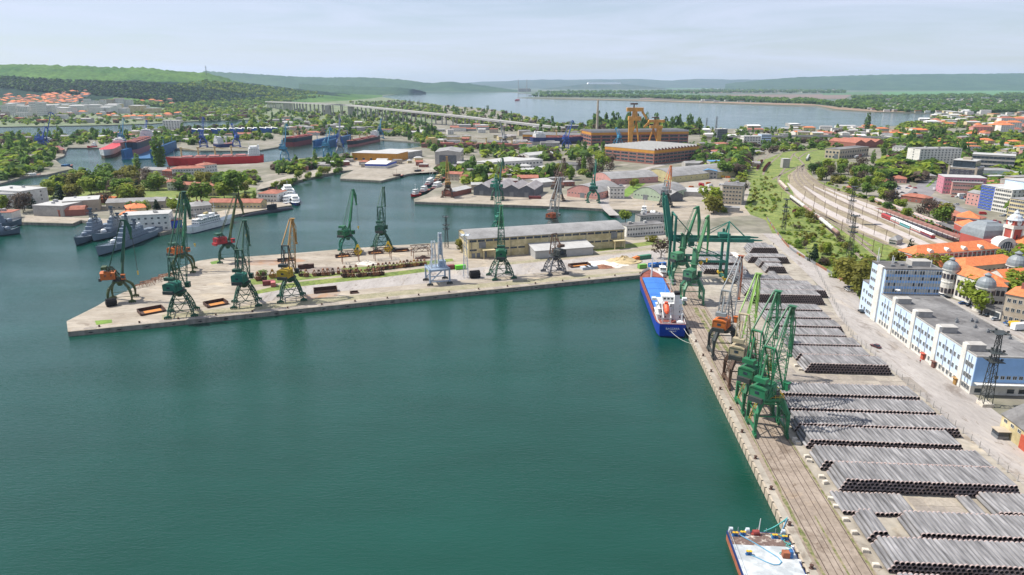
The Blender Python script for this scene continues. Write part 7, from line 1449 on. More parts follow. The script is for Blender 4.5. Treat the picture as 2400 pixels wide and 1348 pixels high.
for k,(x,y)in enumerate([(1370,631),(1380,630),(1390,629)]):
 p=G(x,y);b=MB();[b.box(0,0,.35*q,4.5,4,.25)for q in range(5)];[b.box(dx,0,0,.3,4,1.6)for dx in(-1.9,0,1.9)];o=b.build('pallet_stack',C_silv);o.location=(p.x,p.y,GZ+.02);o.rotation_euler[2]=PYA;tag(o,'stack of silver grey pallets on the pier, %s from the left'%ordn[k],'pallets','grey pallet stacks')
for k,(x,y,rz)in enumerate([(335,672,.9),(352,664,.7),(378,655,.8),(395,648,.6)]):
 p=G(x,y);b=MB();rs=random.Random(k);b.beam((-5,-1,1.6),(5,-1,1.9),.3);b.beam((-5,1,1.4),(5,1,1.8),.3)
 for q in range(6):xx=-5+q*2;b.beam((xx,-1,1.6),(xx+1,1,1.6),.18);b.beam((xx,-1,1.6),(xx+rs.uniform(-1,1),-1.6,0),.18);b.beam((xx,1,1.6),(xx+rs.uniform(-1,1),1.6,0),.18)
 o=b.build('conveyor_frame',M_rust);o.location=(p.x,p.y,GZ+.02);o.rotation_euler[2]=rz;tag(o,'collapsed rusty conveyor frame on the pier edge, %s from the tip'%ordn[k],'frame','rusty frames on the pier edge')
def silver_crane():
 p=G(1026,662);root=thing('dismantled_crane','silver dismantled crane with two lattice columns on a square portal','crane',(p.x,p.y,GZ+.1),PYA);w_=5.6;h=8.5
 for x in(-w_,w_):
  for y in(-w_,w_):b=MB();b.tbeam((x,y,1.2),(x,y,h+1),.9,.9,.8,.8);b.build('leg',C_lblue,root);place('bogie',bogie_mesh(C_dark),root,(x,y,0),math.pi/2)
 b=MB()
 for s in(-w_,w_):b.beam((s,-w_,h),(s,w_,h),.8,1.0);b.beam((-w_,s,h),(w_,s,h),.8,1.0);b.beam((-w_,s,2),(w_,s,2),.5);b.beam((-w_,s,2),(w_*.3,s,h),.5)
 b.build('portal_beam',C_lblue,root);b=MB();b.box(0,0,h,9.5,9.5,.5);b.build('deck',C_lblue,root);b=MB();b.box(3,1.5,h+.5,4,3.5,3.2);b.build('machine_house',C_lblue,root)
 for x,hh,q in((-2.0,24,1.1),(2.0,28.5,1.0)):b=MB();lattice(b,[(x+a*q*1.2,c*q*1.2,h+.5)for a,c in((-1,-1),(1,-1),(1,1),(-1,1))],[(x+a*q*.8,c*q*.8,hh)for a,c in((-1,-1),(1,-1),(1,1),(-1,1))],7,.28,.15);b.build('lattice_column',C_silv,root)
 b=MB();b.box(2.0,0,16,1.2,1.2,12);b.build('ladder_shaft',C_lblue,root);b=MB();b.beam((-4,-2,h+.5),(-2.2,0,20),.4);b.beam((-4,2,h+.5),(-2.2,0,20),.4);b.beam((4.5,-2,h+.5),(2.5,0,17),.4);b.build('strut',C_silv,root)
silver_crane()
b=MB();b.lathe((0,0,0),[(.5,0),(.45,.1),(.28,.25),(.26,.5),(.42,.62),(.38,.78),(.05,.85)],10);bme=b.mesh('bollard',M_drust)
pts=[Y(.8,t_,GZ+.07)for t_ in range(2,225,14)];e0,e1=G(180,774),G(1530,640)
for k in range(18):q=e0.lerp(e1,(k+.5)/18);pts.append(Vector((q.x,q.y+1.5,GZ+.02)))
for k,p in enumerate(pts):o=place('bollard',bme,None,p,0,(1.2,)*3);tag(o,'dark iron mooring bollard on the right quay edge' if k<16 else 'dark iron mooring bollard on the pier edge','bollard','bollards of the right quay' if k<16 else 'bollards of the pier')
b=MB();b.box(0,0,0,.55,2.9,2.35);fb=b.mesh('fender_board',pm('fender_concrete',(.33,.27,.20),.9,col2=(.46,.39,.30),scale=.9));cop=bpy.data.objects['quay_coping']
for t_ in range(-4,168,3):
 if t_>tb-1:break
 p=Y(-.26,t_*1.0,GZ-2.2);place('fender_board',fb,cop,p,PYAW)
b=MB();b.cyl((0,-.9,0),(0,.9,0),.5,n=8);b.cyl((0,-.25,0),(0,.25,0),.55,n=8);fr_=b.mesh('tyre_fender',M_blk)
for k in range(26):q=e0.lerp(e1,(k+.5)/26);o=place('tyre_fender',fr_,None,(q.x+.2,q.y-.8,.95),PYA+math.pi/2);tag(o,'black tyre fender hung on the pier face','fender','tyre fenders of the pier face')
upfix(patch('pier_grass_strip',PG([(655,668),(690,662),(900,640),(1000,628),(1060,622),(1060,629),(900,650),(700,672),(600,690),(592,684)]),M_grass,.035));upfix(patch('pier_grass_strip',PG([(585,655),(650,640),(760,632),(900,622),(1060,606),(1064,612),(900,634),(760,650),(650,664),(590,668)]),M_grass,.036));upfix(patch('pier_grass_tuft',PG([(222,752),(262,749),(263,757),(226,762)]),M_grassb,.04));upfix(patch('pier_grass_tuft',PG([(492,614),(514,610),(518,617),(496,620)]),M_grassb,.04));upfix(patch('pier_grass_strip',PG([(1380,583),(1470,572),(1560,562),(1560,570),(1470,582),(1400,590)]),M_grass,.035));upfix(patch('pier_grass_strip',PG([(1190,615),(1400,593),(1560,578),(1560,582),(1400,598),(1195,620)]),M_moss,.037))
upfix(patch('rust_stain',PG([(700,697),(745,686),(800,684),(790,694),(720,703)]),pm('rust_stain',(.34,.19,.10),.9,col2=(.30,.25,.21),scale=.2),.038));upfix(patch('rust_stain',PG([(560,612),(700,606),(720,612),(640,622),(560,622)]),MATS['rust_stain'],.038));upfix(patch('crane_way',PG([(380,752),(700,716),(1000,686),(1300,660),(1530,640),(1530,634),(1300,650),(1000,676),(700,704),(380,738)]),M_moss,.033))
upfix(patch('pier_road',PG([(600,712),(720,690),(1000,664),(1300,637),(1560,610),(1560,585),(1300,612),(1060,632),(700,668),(600,690)]),M_asph,.03))
M_weed=pm('quay_weeds',(.10,.12,.03),.95,col2=(.24,.20,.12),scale=.5,thr=(.4,.6),fine=(1.6,.3))
for s_,t0,t1,wd in((2.6,-8,34,.9),(3.0,30,110,.45),(12.7,-8,60,.7),(12.8,60,130,.6),(10.8,118,168,1.6),(7.6,-8,20,.6),(10.2,110,160,.8),(8.0,120,170,2.2)):
 rs=random.Random(int(s_*10+t0));L_=[];R_=[]
 n=max(4,int((t1-t0)/3))
 for k in range(n+1):t_=lerp(t0,t1,k/n);L_.append(Y(s_-wd/2*rs.uniform(.3,1.3),t_));R_.append(Y(s_+wd/2*rs.uniform(.3,1.3),t_))
 upfix(patch('weed_strip',L_+R_[::-1],M_weed,.056+.001*(s_%3)))
upfix(patch('snow_white_gravel',[Y(30,263),Y(52,263),Y(50,276),Y(30,274)],M_salt,.05))
VM={}
def car_parts(mat,kind):
 k=(mat.name,kind)
 if k not in VM:
  L,W2,H1,H2=(4.4,.88,.78,1.42)if kind=='car' else((5.6,1.0,1.0,2.35)if kind=='van' else(9.0,1.25,1.2,3.2));b=MB()
  pr=[(-L/2,.35),(L/2,.35),(L/2,H1*.85),(L*.27,H1),(-L/2,H1)]if kind=='car' else[(-L/2,.35),(L/2,.35),(L/2,H1),(L*.36,H2*.92),(L*.3,H2),(-L/2,H2)]
  b.hull([[(x,y,z)for x,z in pr]for y in(-W2,W2)]);body=b.mesh('body',mat);b=MB()
  if kind=='car':
   b.hull([[(x,y*q,z)for x,z,q in((-L*.40,H1,1),(L*.22,H1,1),(L*.06,H2,.84),(-L*.30,H2,.84))]for y in(-W2*.93,W2*.93)]);cab=b.mesh('windows',M_glass);b=MB();b.box(-L*.12,0,H2,L*.36,W2*1.5,.05);rf=b.mesh('roof',mat)
  else:
   b.box(L*.38,0,H1*1.05,L*.12,W2*1.9,H2*.36);b.box(L*.2,0,H1*1.1,L*.16,W2*2.02,H2*.3);cab=b.mesh('windows',M_glass);b=MB();b.box(-L*.1,0,H2,L*.7,W2*1.8,.05);rf=b.mesh('roof',mat)
  b=MB();b.cyl((0,-.1,.32),(0,.1,.32),.32,n=10);wh_=b.mesh('wheel',M_blk);VM[k]=(body,cab,rf,wh_,L,W2)
 return VM[k]
def vehicle(label,p,rz,mat,kind='car',group='cars in the town and yards'):
 bd,cb,rf,wh_,L,W2=car_parts(mat,kind);root=thing('parked_car' if kind=='car' else('van' if kind=='van' else 'truck'),label,kind,(p.x,p.y,GZ+.09),rz,group)
 place('body',bd,root);place('windows',cb,root);place('roof',rf,root)
 for x in(-L*.31,L*.31):
  for y in(-W2,W2):place('wheel',wh_,root,(x,y,0))
V_w=pm('car_white',(.72,.72,.72),.3,var=.03);V_b=pm('car_black',(.015,.016,.02),.3);V_s=pm('car_silver',(.36,.38,.41),.3,var=.05);V_bl=pm('car_blue',(.03,.09,.28),.3);V_r=pm('car_red',(.45,.02,.02),.3);V_y=pm('car_yellow',(.70,.42,.02),.4);V_m=pm('car_maroon',(.10,.02,.025),.3)
Z2=lambda x,y:G(1900+x/3.064,560+y/3.064)
vehicle('white car driving along the road by the olive trees',G(1986,681),YAW,V_w);vehicle('dark car parked under the olive trees',G(1995,676),YAW+.4,V_bl);vehicle('maroon car parked beside the pipe yard fence',G(2052,814),YAW+.5,V_m);vehicle('black car parked at the left foot of the blue terminal',G(2018,732),YAW,V_b)
for k,(x,y,rz,m,kd)in enumerate([(960,365,-1.2,V_bl,'car'),(925,405,-.4,V_w,'car'),(945,412,-.4,V_w,'car'),(970,425,-.4,V_b,'car'),(1050,420,-.3,V_s,'car'),(1000,475,-.3,V_b,'car'),(1145,485,-.4,V_b,'car'),(1175,498,-.4,V_b,'car'),(1275,557,-.2,V_b,'car'),(1328,585,-.2,V_s,'car'),(1420,612,-.3,V_bl,'car'),(1430,625,-.2,V_s,'car'),(1465,628,-.2,V_y,'van'),(1505,652,-.1,V_w,'truck'),(1095,470,-.4,V_bl,'car')]):
 vehicle('%s %s parked beside the customs house, %s from the left'%({V_bl:'blue',V_w:'white',V_b:'black',V_s:'silver',V_y:'yellow'}[m],kd,(ordn+['ninth','tenth','eleventh','twelfth','thirteenth','fourteenth','fifteenth'])[k]),Z2(x,y),rz+.3,m,kd)
random.seed(21)
for k in range(42):
 x,y=random.choice([(random.uniform(2085,2148),random.uniform(432,456)),(random.uniform(2215,2290),random.uniform(460,482)),(random.uniform(2290,2390),random.uniform(500,540)),(random.uniform(2280,2380),random.uniform(512,535))]);m,nm=random.choice([(V_w,'white'),(V_s,'silver'),(V_b,'black'),(V_bl,'blue'),(V_r,'red')])
 vehicle('%s car parked in the lots along the avenue'%nm,G(x,y),random.choice([.4,-.5,1.9])+random.uniform(-.1,.1),m,group='cars parked along the avenue')
vehicle('white van waiting on the avenue beside the pink building',G(2188,446),1.0,V_w,'van');vehicle('bright red van on the station street',G(2303,503),-.3,V_r,'van');vehicle('white lorry parked before the salmon building',G(2254,461),.2,V_w,'truck');vehicle('green car on the avenue uphill',G(2196,406),1.0,V_bl)
random.seed(5)
for k in range(16):
 m,nm=random.choice([(C_red,'red'),(C_org,'orange'),(V_w,'white'),(C_yel,'yellow')]);vehicle('%s yard truck among the parked machinery'%nm,G(random.uniform(1605,1720),random.uniform(408,442)),random.uniform(0,3),m,random.choice(['van','truck']),group='machinery yard trucks')
def person(label,p,rz,shirt,trousers,skin):
 root=thing('person',label,'person',(p.x,p.y,GZ+.08),rz);me=bpy.data.meshes.new('body')
 V=[(0,0,.95),(0,0,1.15),(0,0,1.42),(0,0,1.52),(0,.0,1.66),(0,.19,1.40),(.02,.26,1.14),(.10,.27,.90),(0,-.19,1.40),(-.02,-.26,1.14),(.06,-.27,.90),(0,.10,.90),(.06,.11,.50),(-.02,.12,.08),(.16,.13,.04),(0,-.10,.90),(-.02,-.11,.50),(-.14,-.12,.10),(.04,-.13,.04)]
 E=[(0,1),(1,2),(2,3),(3,4),(2,5),(5,6),(6,7),(2,8),(8,9),(9,10),(0,11),(11,12),(12,13),(13,14),(0,15),(15,16),(16,17),(17,18)]
 me.from_pydata(V,E,[]);o=place('body',me,root);md=o.modifiers.new('skin','SKIN');rad=[.15,.15,.16,.06,.11,.07,.05,.04,.07,.05,.04,.095,.07,.05,.045,.095,.07,.05,.045]
 for i,r in enumerate(rad):me.skin_vertices[0].data[i].radius=(r,r)
 me.skin_vertices[0].data[0].use_root=True;o.modifiers.new('sub','SUBSURF').levels=1;me.materials.append(trousers)
 b=MB();b.hull([[(r*.8*math.cos(q*math.pi/4),r*1.1*math.sin(q*math.pi/4),z)for q in range(8)]for z,r in((.98,.19),(1.2,.20),(1.42,.22),(1.48,.10))]);b.build('jacket',shirt,root)
 b=MB();b.lathe((0,0,1.58),[(.05,0),(.11,.05),(.12,.12),(.09,.2),(.02,.24)],8);b.build('head',skin,root)
SK=pm('skin',(.42,.24,.16),.7)
person('person in dark jacket walking on the road before the terminal',G(2156,852),1.2,T_red,V_b,SK);person('person in dark clothes walking on the far yard road',G(1813,575),1.2,V_b,V_b,SK)
P_=smoothp([G(x,y)for x,y in((1797,512),(1822,548),(1850,582),(1886,606),(1925,628),(1962,652),(1984,664))],6);bw2=thing('boundary_wall','low brown boundary wall between the service road and the railway grass','wall')
for a,c in zip(P_[:-1],P_[1:]):
 b=MB();b.beam(Vector((a.x,a.y,GZ+.7)),Vector((c.x,c.y,GZ+.7)),.3,1.5);b.build('wall_panel',M_rust if random.random()<.5 else B_gry2,bw2)
yp=bpy.data.objects['yard_paving'];SLM={}
def slabs(par,O,ax,ay,nx,ny,sx,sy,ang,mats,z):
 for m in mats:
  if(sx,sy,m.name)not in SLM:b=MB();b.box(0,0,0,sx-.14,sy-.14,.06);SLM[(sx,sy,m.name)]=b.mesh('paving_slab',m)
 for i in range(nx):
  for j in range(ny):c=O+ax*(sx*(i+.5))+ay*(sy*(j+.5));place('paving_slab',SLM[(sx,sy,random.choice(mats).name)],par,(c.x,c.y,z+random.uniform(-.012,.012)),ang)
M_sl=[pm('slab_light',(.33,.29,.24),.9,var=.12,scale=.3,fine=(1.2,.12)),pm('slab_mid',(.28,.245,.205),.9,var=.14,scale=.3,fine=(1.2,.12)),pm('slab_dark',(.245,.215,.185),.9,var=.14,scale=.3,fine=(1.2,.12))]
slabs(yp,Y(31.4,19.6),QB,QA,3,3,4.1,3.6,PYAW,M_sl,GZ+.02);slabs(yp,Y(14,88.5),QB,QA,13,3,4.6,4.6,PYAW,M_sl,GZ+.02);slabs(yp,Y(13.4,101),QB,QA,4,22,4.6,4.6,PYAW,M_sl,GZ+.02);slabs(yp,Y(61,140),QB,QA,1,10,4.6,4.6,PYAW,M_sl,GZ+.02)
pp=bpy.data.objects['pier_paving'];d_=(G(1530,640.8)-G(165,777));n_=int(d_.length/5.2);u_=d_.normalized();slabs(pp,G(165,777)+Vector((-u_.y,u_.x,0))*.3,u_,Vector((-u_.y,u_.x,0)),n_,1,5.2,3.2,math.atan2(u_.y,u_.x),M_sl,GZ+.03)
# ================================================================ trees
random.seed(11)
L_gr=leafm('leaf_green',(.10,.19,.03),(.19,.28,.045));L_yg=leafm('leaf_yellow_green',(.18,.25,.03),(.30,.36,.05));L_dk=leafm('leaf_dark_green',(.06,.13,.03),(.12,.20,.04));L_cf=leafm('conifer_green',(.010,.030,.014),(.026,.058,.024));L_br=leafm('bare_twigs',(.085,.062,.045),(.15,.115,.085));L_ol=leafm('leaf_olive',(.16,.165,.03),(.25,.235,.05));L_pn=leafm('pine_green',(.018,.05,.024),(.04,.085,.035));M_trunk=pm('bark',(.07,.05,.035),.95)
def crown(kind,n,seed,lsz):
 r=random.Random(seed);b=MB();lobes=[]
 if kind=='round':
  for k in range(9):a=r.uniform(0,6.28);q=r.uniform(.15,.55);lobes.append((q*math.cos(a),q*math.sin(a),r.uniform(.35,.95),r.uniform(.28,.46)))
 elif kind=='poplar':
  for k in range(10):z=.12+k*.17;lobes.append((r.uniform(-.05,.05),r.uniform(-.05,.05),z,.23*math.sin(math.pi*min(.95,(z+.35)/2.3))+.06))
 elif kind=='conifer':
  for k in range(9):z=.1+k*.17;lobes.append((0,0,z,.42*(1-z/1.75)+.05))
 elif kind=='bush':
  for k in range(7):a=r.uniform(0,6.28);q=r.uniform(.1,.6);lobes.append((q*math.cos(a),q*math.sin(a),r.uniform(.15,.4),r.uniform(.25,.42)))
 tot=sum(l[3]**2 for l in lobes)
 for x,y,z,R_ in lobes:
  for k in range(max(6,int(n*R_*R_/tot))):
   u=r.uniform(-1,1);a=r.uniform(0,6.28);s_=math.sqrt(1-u*u);d=Vector((s_*math.cos(a),s_*math.sin(a),u));c=Vector((x,y,z))+d*R_*r.uniform(.72,1.08)
   nn=(d*.7+Vector((r.uniform(-.6,.6),r.uniform(-.6,.6),r.uniform(.1,1.1)))).normalized();t=nn.cross(Vector((r.uniform(-1,1),r.uniform(-1,1),r.uniform(-1,1)))).normalized();q=nn.cross(t);sz=lsz*r.uniform(.6,1.3)
   b.add([c+t*sz+q*sz*.25,c+q*sz,c-t*sz*.9-q*sz*.1,c-q*sz*.9],[(0,1,2,3)])
 return b
KIND={'round':('round',620,.10,[L_gr,L_yg,L_gr,L_dk]),'young':('round',560,.10,[L_yg,L_yg,L_ol]),'poplar':('poplar',420,.075,[L_dk,L_gr]),'conifer':('conifer',420,.075,[L_cf]),'bush':('bush',380,.10,[L_gr,L_yg,L_ol,L_dk]),'bare':('round',420,.075,[L_br]),'plane':('round',620,.09,[L_ol])}
TM={}
for kn,(k,n,ls,ms)in KIND.items():
 for v in range(3 if k=='round' else 2):
  bb=crown(k,n,hash((k,v))%999 if False else(v*17+len(k)*5),ls)
  base_me=bb.mesh('crown',ms[0],fixn=False)
  for mi,m in enumerate(ms):
   me=base_me if mi==0 else base_me.copy()
   if mi:me.materials.clear();me.materials.append(m)
   TM.setdefault(kn,[]).append(me)
b=MB();b.cyl((0,0,-.02),(0,0,.5),.045,.03,6);b.beam((0,0,.3),(.3,.1,.75),.025);b.beam((0,0,.35),(-.25,.15,.8),.025);b.beam((0,0,.4),(.05,-.3,.85),.025);TRUNK=b.mesh('trunk',M_trunk)
b=MB();b.cyl((0,0,-.02),(0,0,1.3),.04,.015,6);TRUNK2=b.mesh('trunk',M_trunk)
TK={'round':('broadleaf_tree','leafy green tree',1.0),'young':('broadleaf_tree','fresh yellow green tree',1.0),'poplar':('poplar_tree','tall narrow poplar',1.0),'conifer':('conifer_tree','dark green conifer',1.0),'bush':('bush','low green bush',1.0),'bare':('bare_tree','brownish leafless tree',1.0),'plane':('plane_tree','olive yellow budding tree',1.0)}
NT=[0]
def tree(kn,p,s,where):
 nm,lab,_=TK[kn];root=thing(nm,lab+' '+where,'bush' if nm=='bush' else 'tree',(p.x,p.y,p.z),random.uniform(0,6.28),lab+'s '+where)
 root.scale=(s*random.uniform(.9,1.1),s*random.uniform(.9,1.1),s*random.uniform(.85,1.1))
 place('crown',random.choice(TM[kn]),root,(0,0,.28 if kn in('round','young','bare','plane')else 0));NT[0]+=1
 if kn!='bush':place('trunk',TRUNK if kn in('round','young','bare','plane')else TRUNK2,root)
 else:place('stem',TRUNK,root,(0,0,0),None,(.6,.6,.5))
def scatter(P,n,kinds,smin,smax,where):
 xs=[p[0]for p in P];ys=[p[1]for p in P];c=0;tries=0
 while c<n and tries<n*30:
  tries+=1;x,y=random.uniform(min(xs),max(xs)),random.uniform(min(ys),max(ys))
  if not inpoly(x,y,P):continue
  p=G(x,y)
  if blocked(p):continue
  tree(random.choice(kinds),p,random.uniform(smin,smax),where);c+=1
for kn,x,y,s,wh_ in[('young',1084,590,6,'at the warehouse end wall'),('bare',1549,604,9,'beside the blue containers'),('bush',612,645,5,'on the pier behind the lattice crane'),('bush',1528,566,6,'before the port office'),('young',1562,545,6,'before the tall gantry'),('young',1466,522,7,'behind the cream warehouse'),('conifer',1906,612,7.5,'beside the service road fence, tallest'),('conifer',1909,614,6,'beside the service road fence, middle'),('conifer',1925,620,4,'beside the service road fence, small'),('bush',1956,650,4.5,'at the lawn end'),('plane',2005,680,13,'left of the terminal tower'),('plane',1990,660,10,'behind the lawn'),('plane',2018,690,9,'at the terminal tower foot'),('plane',1975,652,8,'left of the plane group'),('young',2275,712,10,'before the customs house'),('young',2300,735,9,'beside the low pavilion'),('round',2355,716,10,'right of the customs house, lower'),('round',2385,706,11,'right of the customs house, middle'),('round',2400,690,11,'right of the customs house, upper'),('round',2368,640,10,'before the station hall, left'),('round',2395,632,11,'before the station hall, right'),('young',2160,655,10,'behind the terminal roof'),('round',2205,650,8,'between terminal and station'),('conifer',2128,622,10,'at the station corner'),('conifer',2240,655,8,'before the station wing'),('young',1660,492,15,'left of the brown office block'),('young',1672,500,12,'before the brown office block'),('bush',1690,497,7,'on the low shed'),('poplar',1733,408,18,'beside the freight sidings'),('poplar',2070,368,17,'right of the depot'),('poplar',2045,384,12,'below the depot siding'),('round',1700,415,14,'beside the blue roofed workshop'),('poplar',2031,308,26,'near the flyover'),('round',2080,497,6,'on the rear platform'),('round',2120,512,5,'on the rear platform end'),('young',2125,515,6,'on the platform'),('plane',2205,520,12,'beside the station pavilion'),('conifer',2384,505,12,'beside the cream office block'),('round',1122,432,15,'behind the fishing boats'),('round',560,462,18,'behind the white house'),('round',522,455,14,'beside the cream villa'),('poplar',598,482,8,'at the orange roof end'),('poplar',740,388,12,'on the spit'),('poplar',372,392,22,'before the red carrier'),('poplar',381,392,20,'left of the red carrier'),('poplar',324,408,16,'behind the park road'),('poplar',658,466,8,'left of the catamarans')]:tree(kn,G(x,y),s,wh_)
R1,R2,Y1,PO,CO,BU,BA,PL='round','round','young','poplar','conifer','bush','bare','plane'
scatter([(1895,402),(1990,385),(2060,400),(2090,440),(2110,470),(2200,510),(2230,535),(2100,488),(2000,450),(1930,428)],62,[R1,R1,Y1,BA,R2,BU,CO],6,12,'between the platforms and the avenue')
scatter([(110,470),(130,442),(300,415),(420,432),(600,440),(590,462),(430,478),(250,482)],66,[R1,Y1,R1,Y1,CO,PL,BA],8,14,'in the naval park')
scatter([(1830,560),(1850,470),(1950,535),(2050,610),(2100,640),(2040,680),(1960,640),(1880,605)],40,[BU,BU,PL,BU,BA,Y1],2.5,5.5,'on the grassy railway bank')
scatter([(2090,610),(2120,620),(2060,690),(2030,700)],10,[PL,Y1,BU],5,8,'below the grassy sidings')
scatter([(1270,405),(1400,375),(1460,380),(1470,400),(1400,420),(1300,425)],24,[R1,Y1,PO,BA,BA,BU],8,13,'before the huge shipyard hall')
scatter([(-10,470),(90,480),(60,500),(-10,505)],8,[CO,Y1,BA],7,11,'around the headquarters')
scatter([(600,446),(700,420),(800,398),(800,404),(700,428),(620,442)],20,[BU,BU,Y1],4,8,'along the spit shore')
scatter([(1700,430),(1740,380),(1760,370),(1740,440),(1745,470)],14,[BU,Y1,BA,PL],6,10,'along the freight siding bank')
scatter([(300,500),(430,480),(600,470),(600,485),(500,485),(440,500)],14,[R1,Y1,CO],6,9,'among the barracks')
scatter([(1500,410),(1570,395),(1560,402),(1500,440),(1470,452)],9,[BU,Y1],4,7,'on the lawn between the halls')
print('individual trees',NT[0])
def wood(name,label,regions,mats,seed,tall=1.0):
 rs=np.random.default_rng(seed);tv=[];NQ=22
 for v in range(6):
  c=rs.normal(0,1,(NQ,3));c/=np.linalg.norm(c,axis=1)[:,None];c*=rs.uniform(.55,1.0,(NQ,1));c[:,2]=c[:,2]*.75+.85
  n=(c-[0,0,.6])*.6+[0,0,.55]+rs.normal(0,.32,(NQ,3));n/=np.linalg.norm(n,axis=1)[:,None];t=np.cross(n,rs.normal(0,1,(NQ,3)));t/=np.linalg.norm(t,axis=1)[:,None];q=np.cross(n,t);s=rs.uniform(.36,.62,(NQ,1))
  tv.append(np.stack([c+t*s,c+q*s,c-t*s,c-q*s],1).reshape(-1,3))
 VV=[];MI=[]
 for P,n,smin,smax,pop in regions:
  xs=[p[0]for p in P];ys=[p[1]for p in P];k=0;tr=0
  while k<n and tr<n*12:
   tr+=1;x,y=random.uniform(min(xs),max(xs)),random.uniform(min(ys),max(ys))
   if not inpoly(x,y,P):continue
   p=hillray(x,y)if y<258 and x<900 else G(x,y)
   if p.z<GZ+3 and blocked(p,2):continue
   s=random.uniform(smin,smax);a=random.uniform(0,6.28);tall_=pop if(pop>1 and random.random()<.14)else 1.0;w_=tv[k%6];ca,sa=math.cos(a),math.sin(a);sx=s*(.55 if tall_>1 else 1)
   VV.append(np.stack([p.x+(w_[:,0]*ca-w_[:,1]*sa)*sx,p.y+(w_[:,0]*sa+w_[:,1]*ca)*sx,p.z+w_[:,2]*s*tall_*.9],1));m=int(rs.integers(0,len(mats)))if tall_==1 else 0;MI.append(np.full(NQ,m));k+=1
 V=np.vstack(VV);F=np.arange(len(V)).reshape(-1,4);o=npmesh(name,V,F,mats,midx=np.concatenate(MI));stuff(o,label,'trees')
WM4=[L_dk,L_gr,L_gr,L_yg,L_yg,L_br]
wood('canal_woods','broad band of green trees on the canal bank around the viaduct',[([(620,256),(900,262),(1000,290),(1040,330),(990,338),(900,318),(660,318),(560,300),(600,270)],700,4,9,1.9),([(400,250),(620,246),(640,262),(560,284),(430,282),(380,268)],400,5,10,1)],WM4,31)
wood('dock_woods','green trees between the canal and the shipyard docks',[([(0,322),(210,315),(330,305),(480,302),(600,296),(640,330),(480,342),(300,338),(170,340),(0,380)],430,4,9,1.9),([(0,380),(130,345),(130,375),(110,400),(0,425)],120,4,8,1.6),([(0,262),(420,258),(600,262),(600,282),(440,285),(210,292),(0,296)],280,4,8,1)],WM4,32)
wood('lake_shore_woods','green trees on the flat land before the lake',[([(1040,250),(1150,258),(1240,276),(1310,292),(1560,302),(1640,304),(1640,318),(1300,318),(1100,300),(1020,280)],600,4,9,2.0),([(1380,290),(1640,303),(1640,316),(1400,312)],300,8,13,2.2),([(1640,305),(1900,306),(2060,302),(2110,298),(2200,318),(2120,345),(1900,352),(1760,365),(1640,350)],300,4,8,1.7)],WM4,33)
wood('right_slope_woods','green trees covering the right slope and town edge',[([(2110,296),(2215,270),(2420,276),(2420,300),(2250,300),(2130,312)],650,4,7,1),([(2080,330),(2140,315),(2250,318),(2420,318),(2420,368),(2260,372),(2190,392),(2090,372)],480,5,10,1.8),([(2090,372),(2190,380),(2210,400),(2150,430),(2060,425),(2060,395)],110,7,11,1),([(2230,372),(2420,372),(2420,520),(2300,480),(2290,420)],160,6,10,1.4)],WM4,34)
wood('shipyard_greenery','scattered trees and bushes between the shipyard buildings',[([(1020,400),(1240,400),(1300,425),(1110,440),(1060,420)],90,5,9,1.5),([(1600,350),(1760,360),(1740,420),(1640,400)],150,6,10,1.3),([(640,395),(830,375),(800,390),(650,412)],90,4,8,1.5),([(1000,338),(1240,352),(1420,352),(1420,372),(1240,380),(1010,360)],120,5,9,1.4),([(400,418),(600,412),(600,434),(520,430),(400,428)],70,3,6,1.0),([(800,240),(950,237),(1035,250),(1035,285),(900,264)],450,5,10,1.4)],WM4,35)
wood('pine_woods','dark pine wood belt on the hill above the town',[([(0,181),(150,190),(350,196),(450,206),(600,226),(560,240),(400,240),(250,226),(100,216),(0,206)],2300,7,11,1)],[L_cf,L_pn,L_pn,L_dk],36)
wood('hillside_woods','green canopy at the foot of the wooded hill',[([(200,238),(420,244),(620,230),(760,226),(640,246),(420,255)],600,7,11,1),([(380,206),(480,190),(620,204),(760,220),(640,228),(480,212)],700,7,11,1)],[L_dk,L_gr,L_yg],38)
wood('railway_scrub','low rough scrub covering the grassy railway bank',[([(1820,556),(1840,470),(1950,535),(2050,610),(2100,640),(2050,690),(1960,640),(1880,605)],260,.6,1.8,1),([(1745,495),(1760,430),(1800,400),(1830,440),(1830,480),(1800,510)],120,.8,2.0,1),([(1900,412),(1990,448),(2100,488),(2220,536),(2230,545),(2080,488),(1960,446)],120,1.2,3,1)],[L_yg,L_yg,L_ol,L_gr],51)
# ================================================================ far plain, power station, haze
random.seed(9)
for k,(P,m)in enumerate([([(1250,216),(1500,212),(1700,214),(1650,222),(1350,224)],0),([(1500,226),(1720,228),(1700,235),(1500,233)],1),([(1700,222),(2000,221),(1980,232),(1720,230)],1),([(2060,215),(2420,212),(2420,226),(2200,232),(2080,228)],2),([(1920,216),(2060,215),(2050,222),(1930,223)],0),([(1440,204),(1700,203),(1720,208),(1460,209)],2),([(1600,214),(1830,212),(1830,217),(1620,219)],1)]):
 upfix(patch('field',PG(P),[pm('field_green',(.06,.13,.05),.95,var=.12,scale=.004),pm('field_brown',(.17,.125,.10),.95,var=.12,scale=.004),pm('field_bright_green',(.065,.17,.05),.95,var=.1,scale=.004)][m],.5+.05*k))
upfix(patch('reed_shore',PG([(1230,230),(1500,236.2),(1800,245.5),(1915,248),(1960,257),(2050,262.5),(2150,264),(2050,258),(1960,251),(1900,244),(1700,239),(1480,234)]),pm('reeds',(.24,.16,.10),.95,var=.15,scale=.01),.9))
B_=MB();RB=MB()
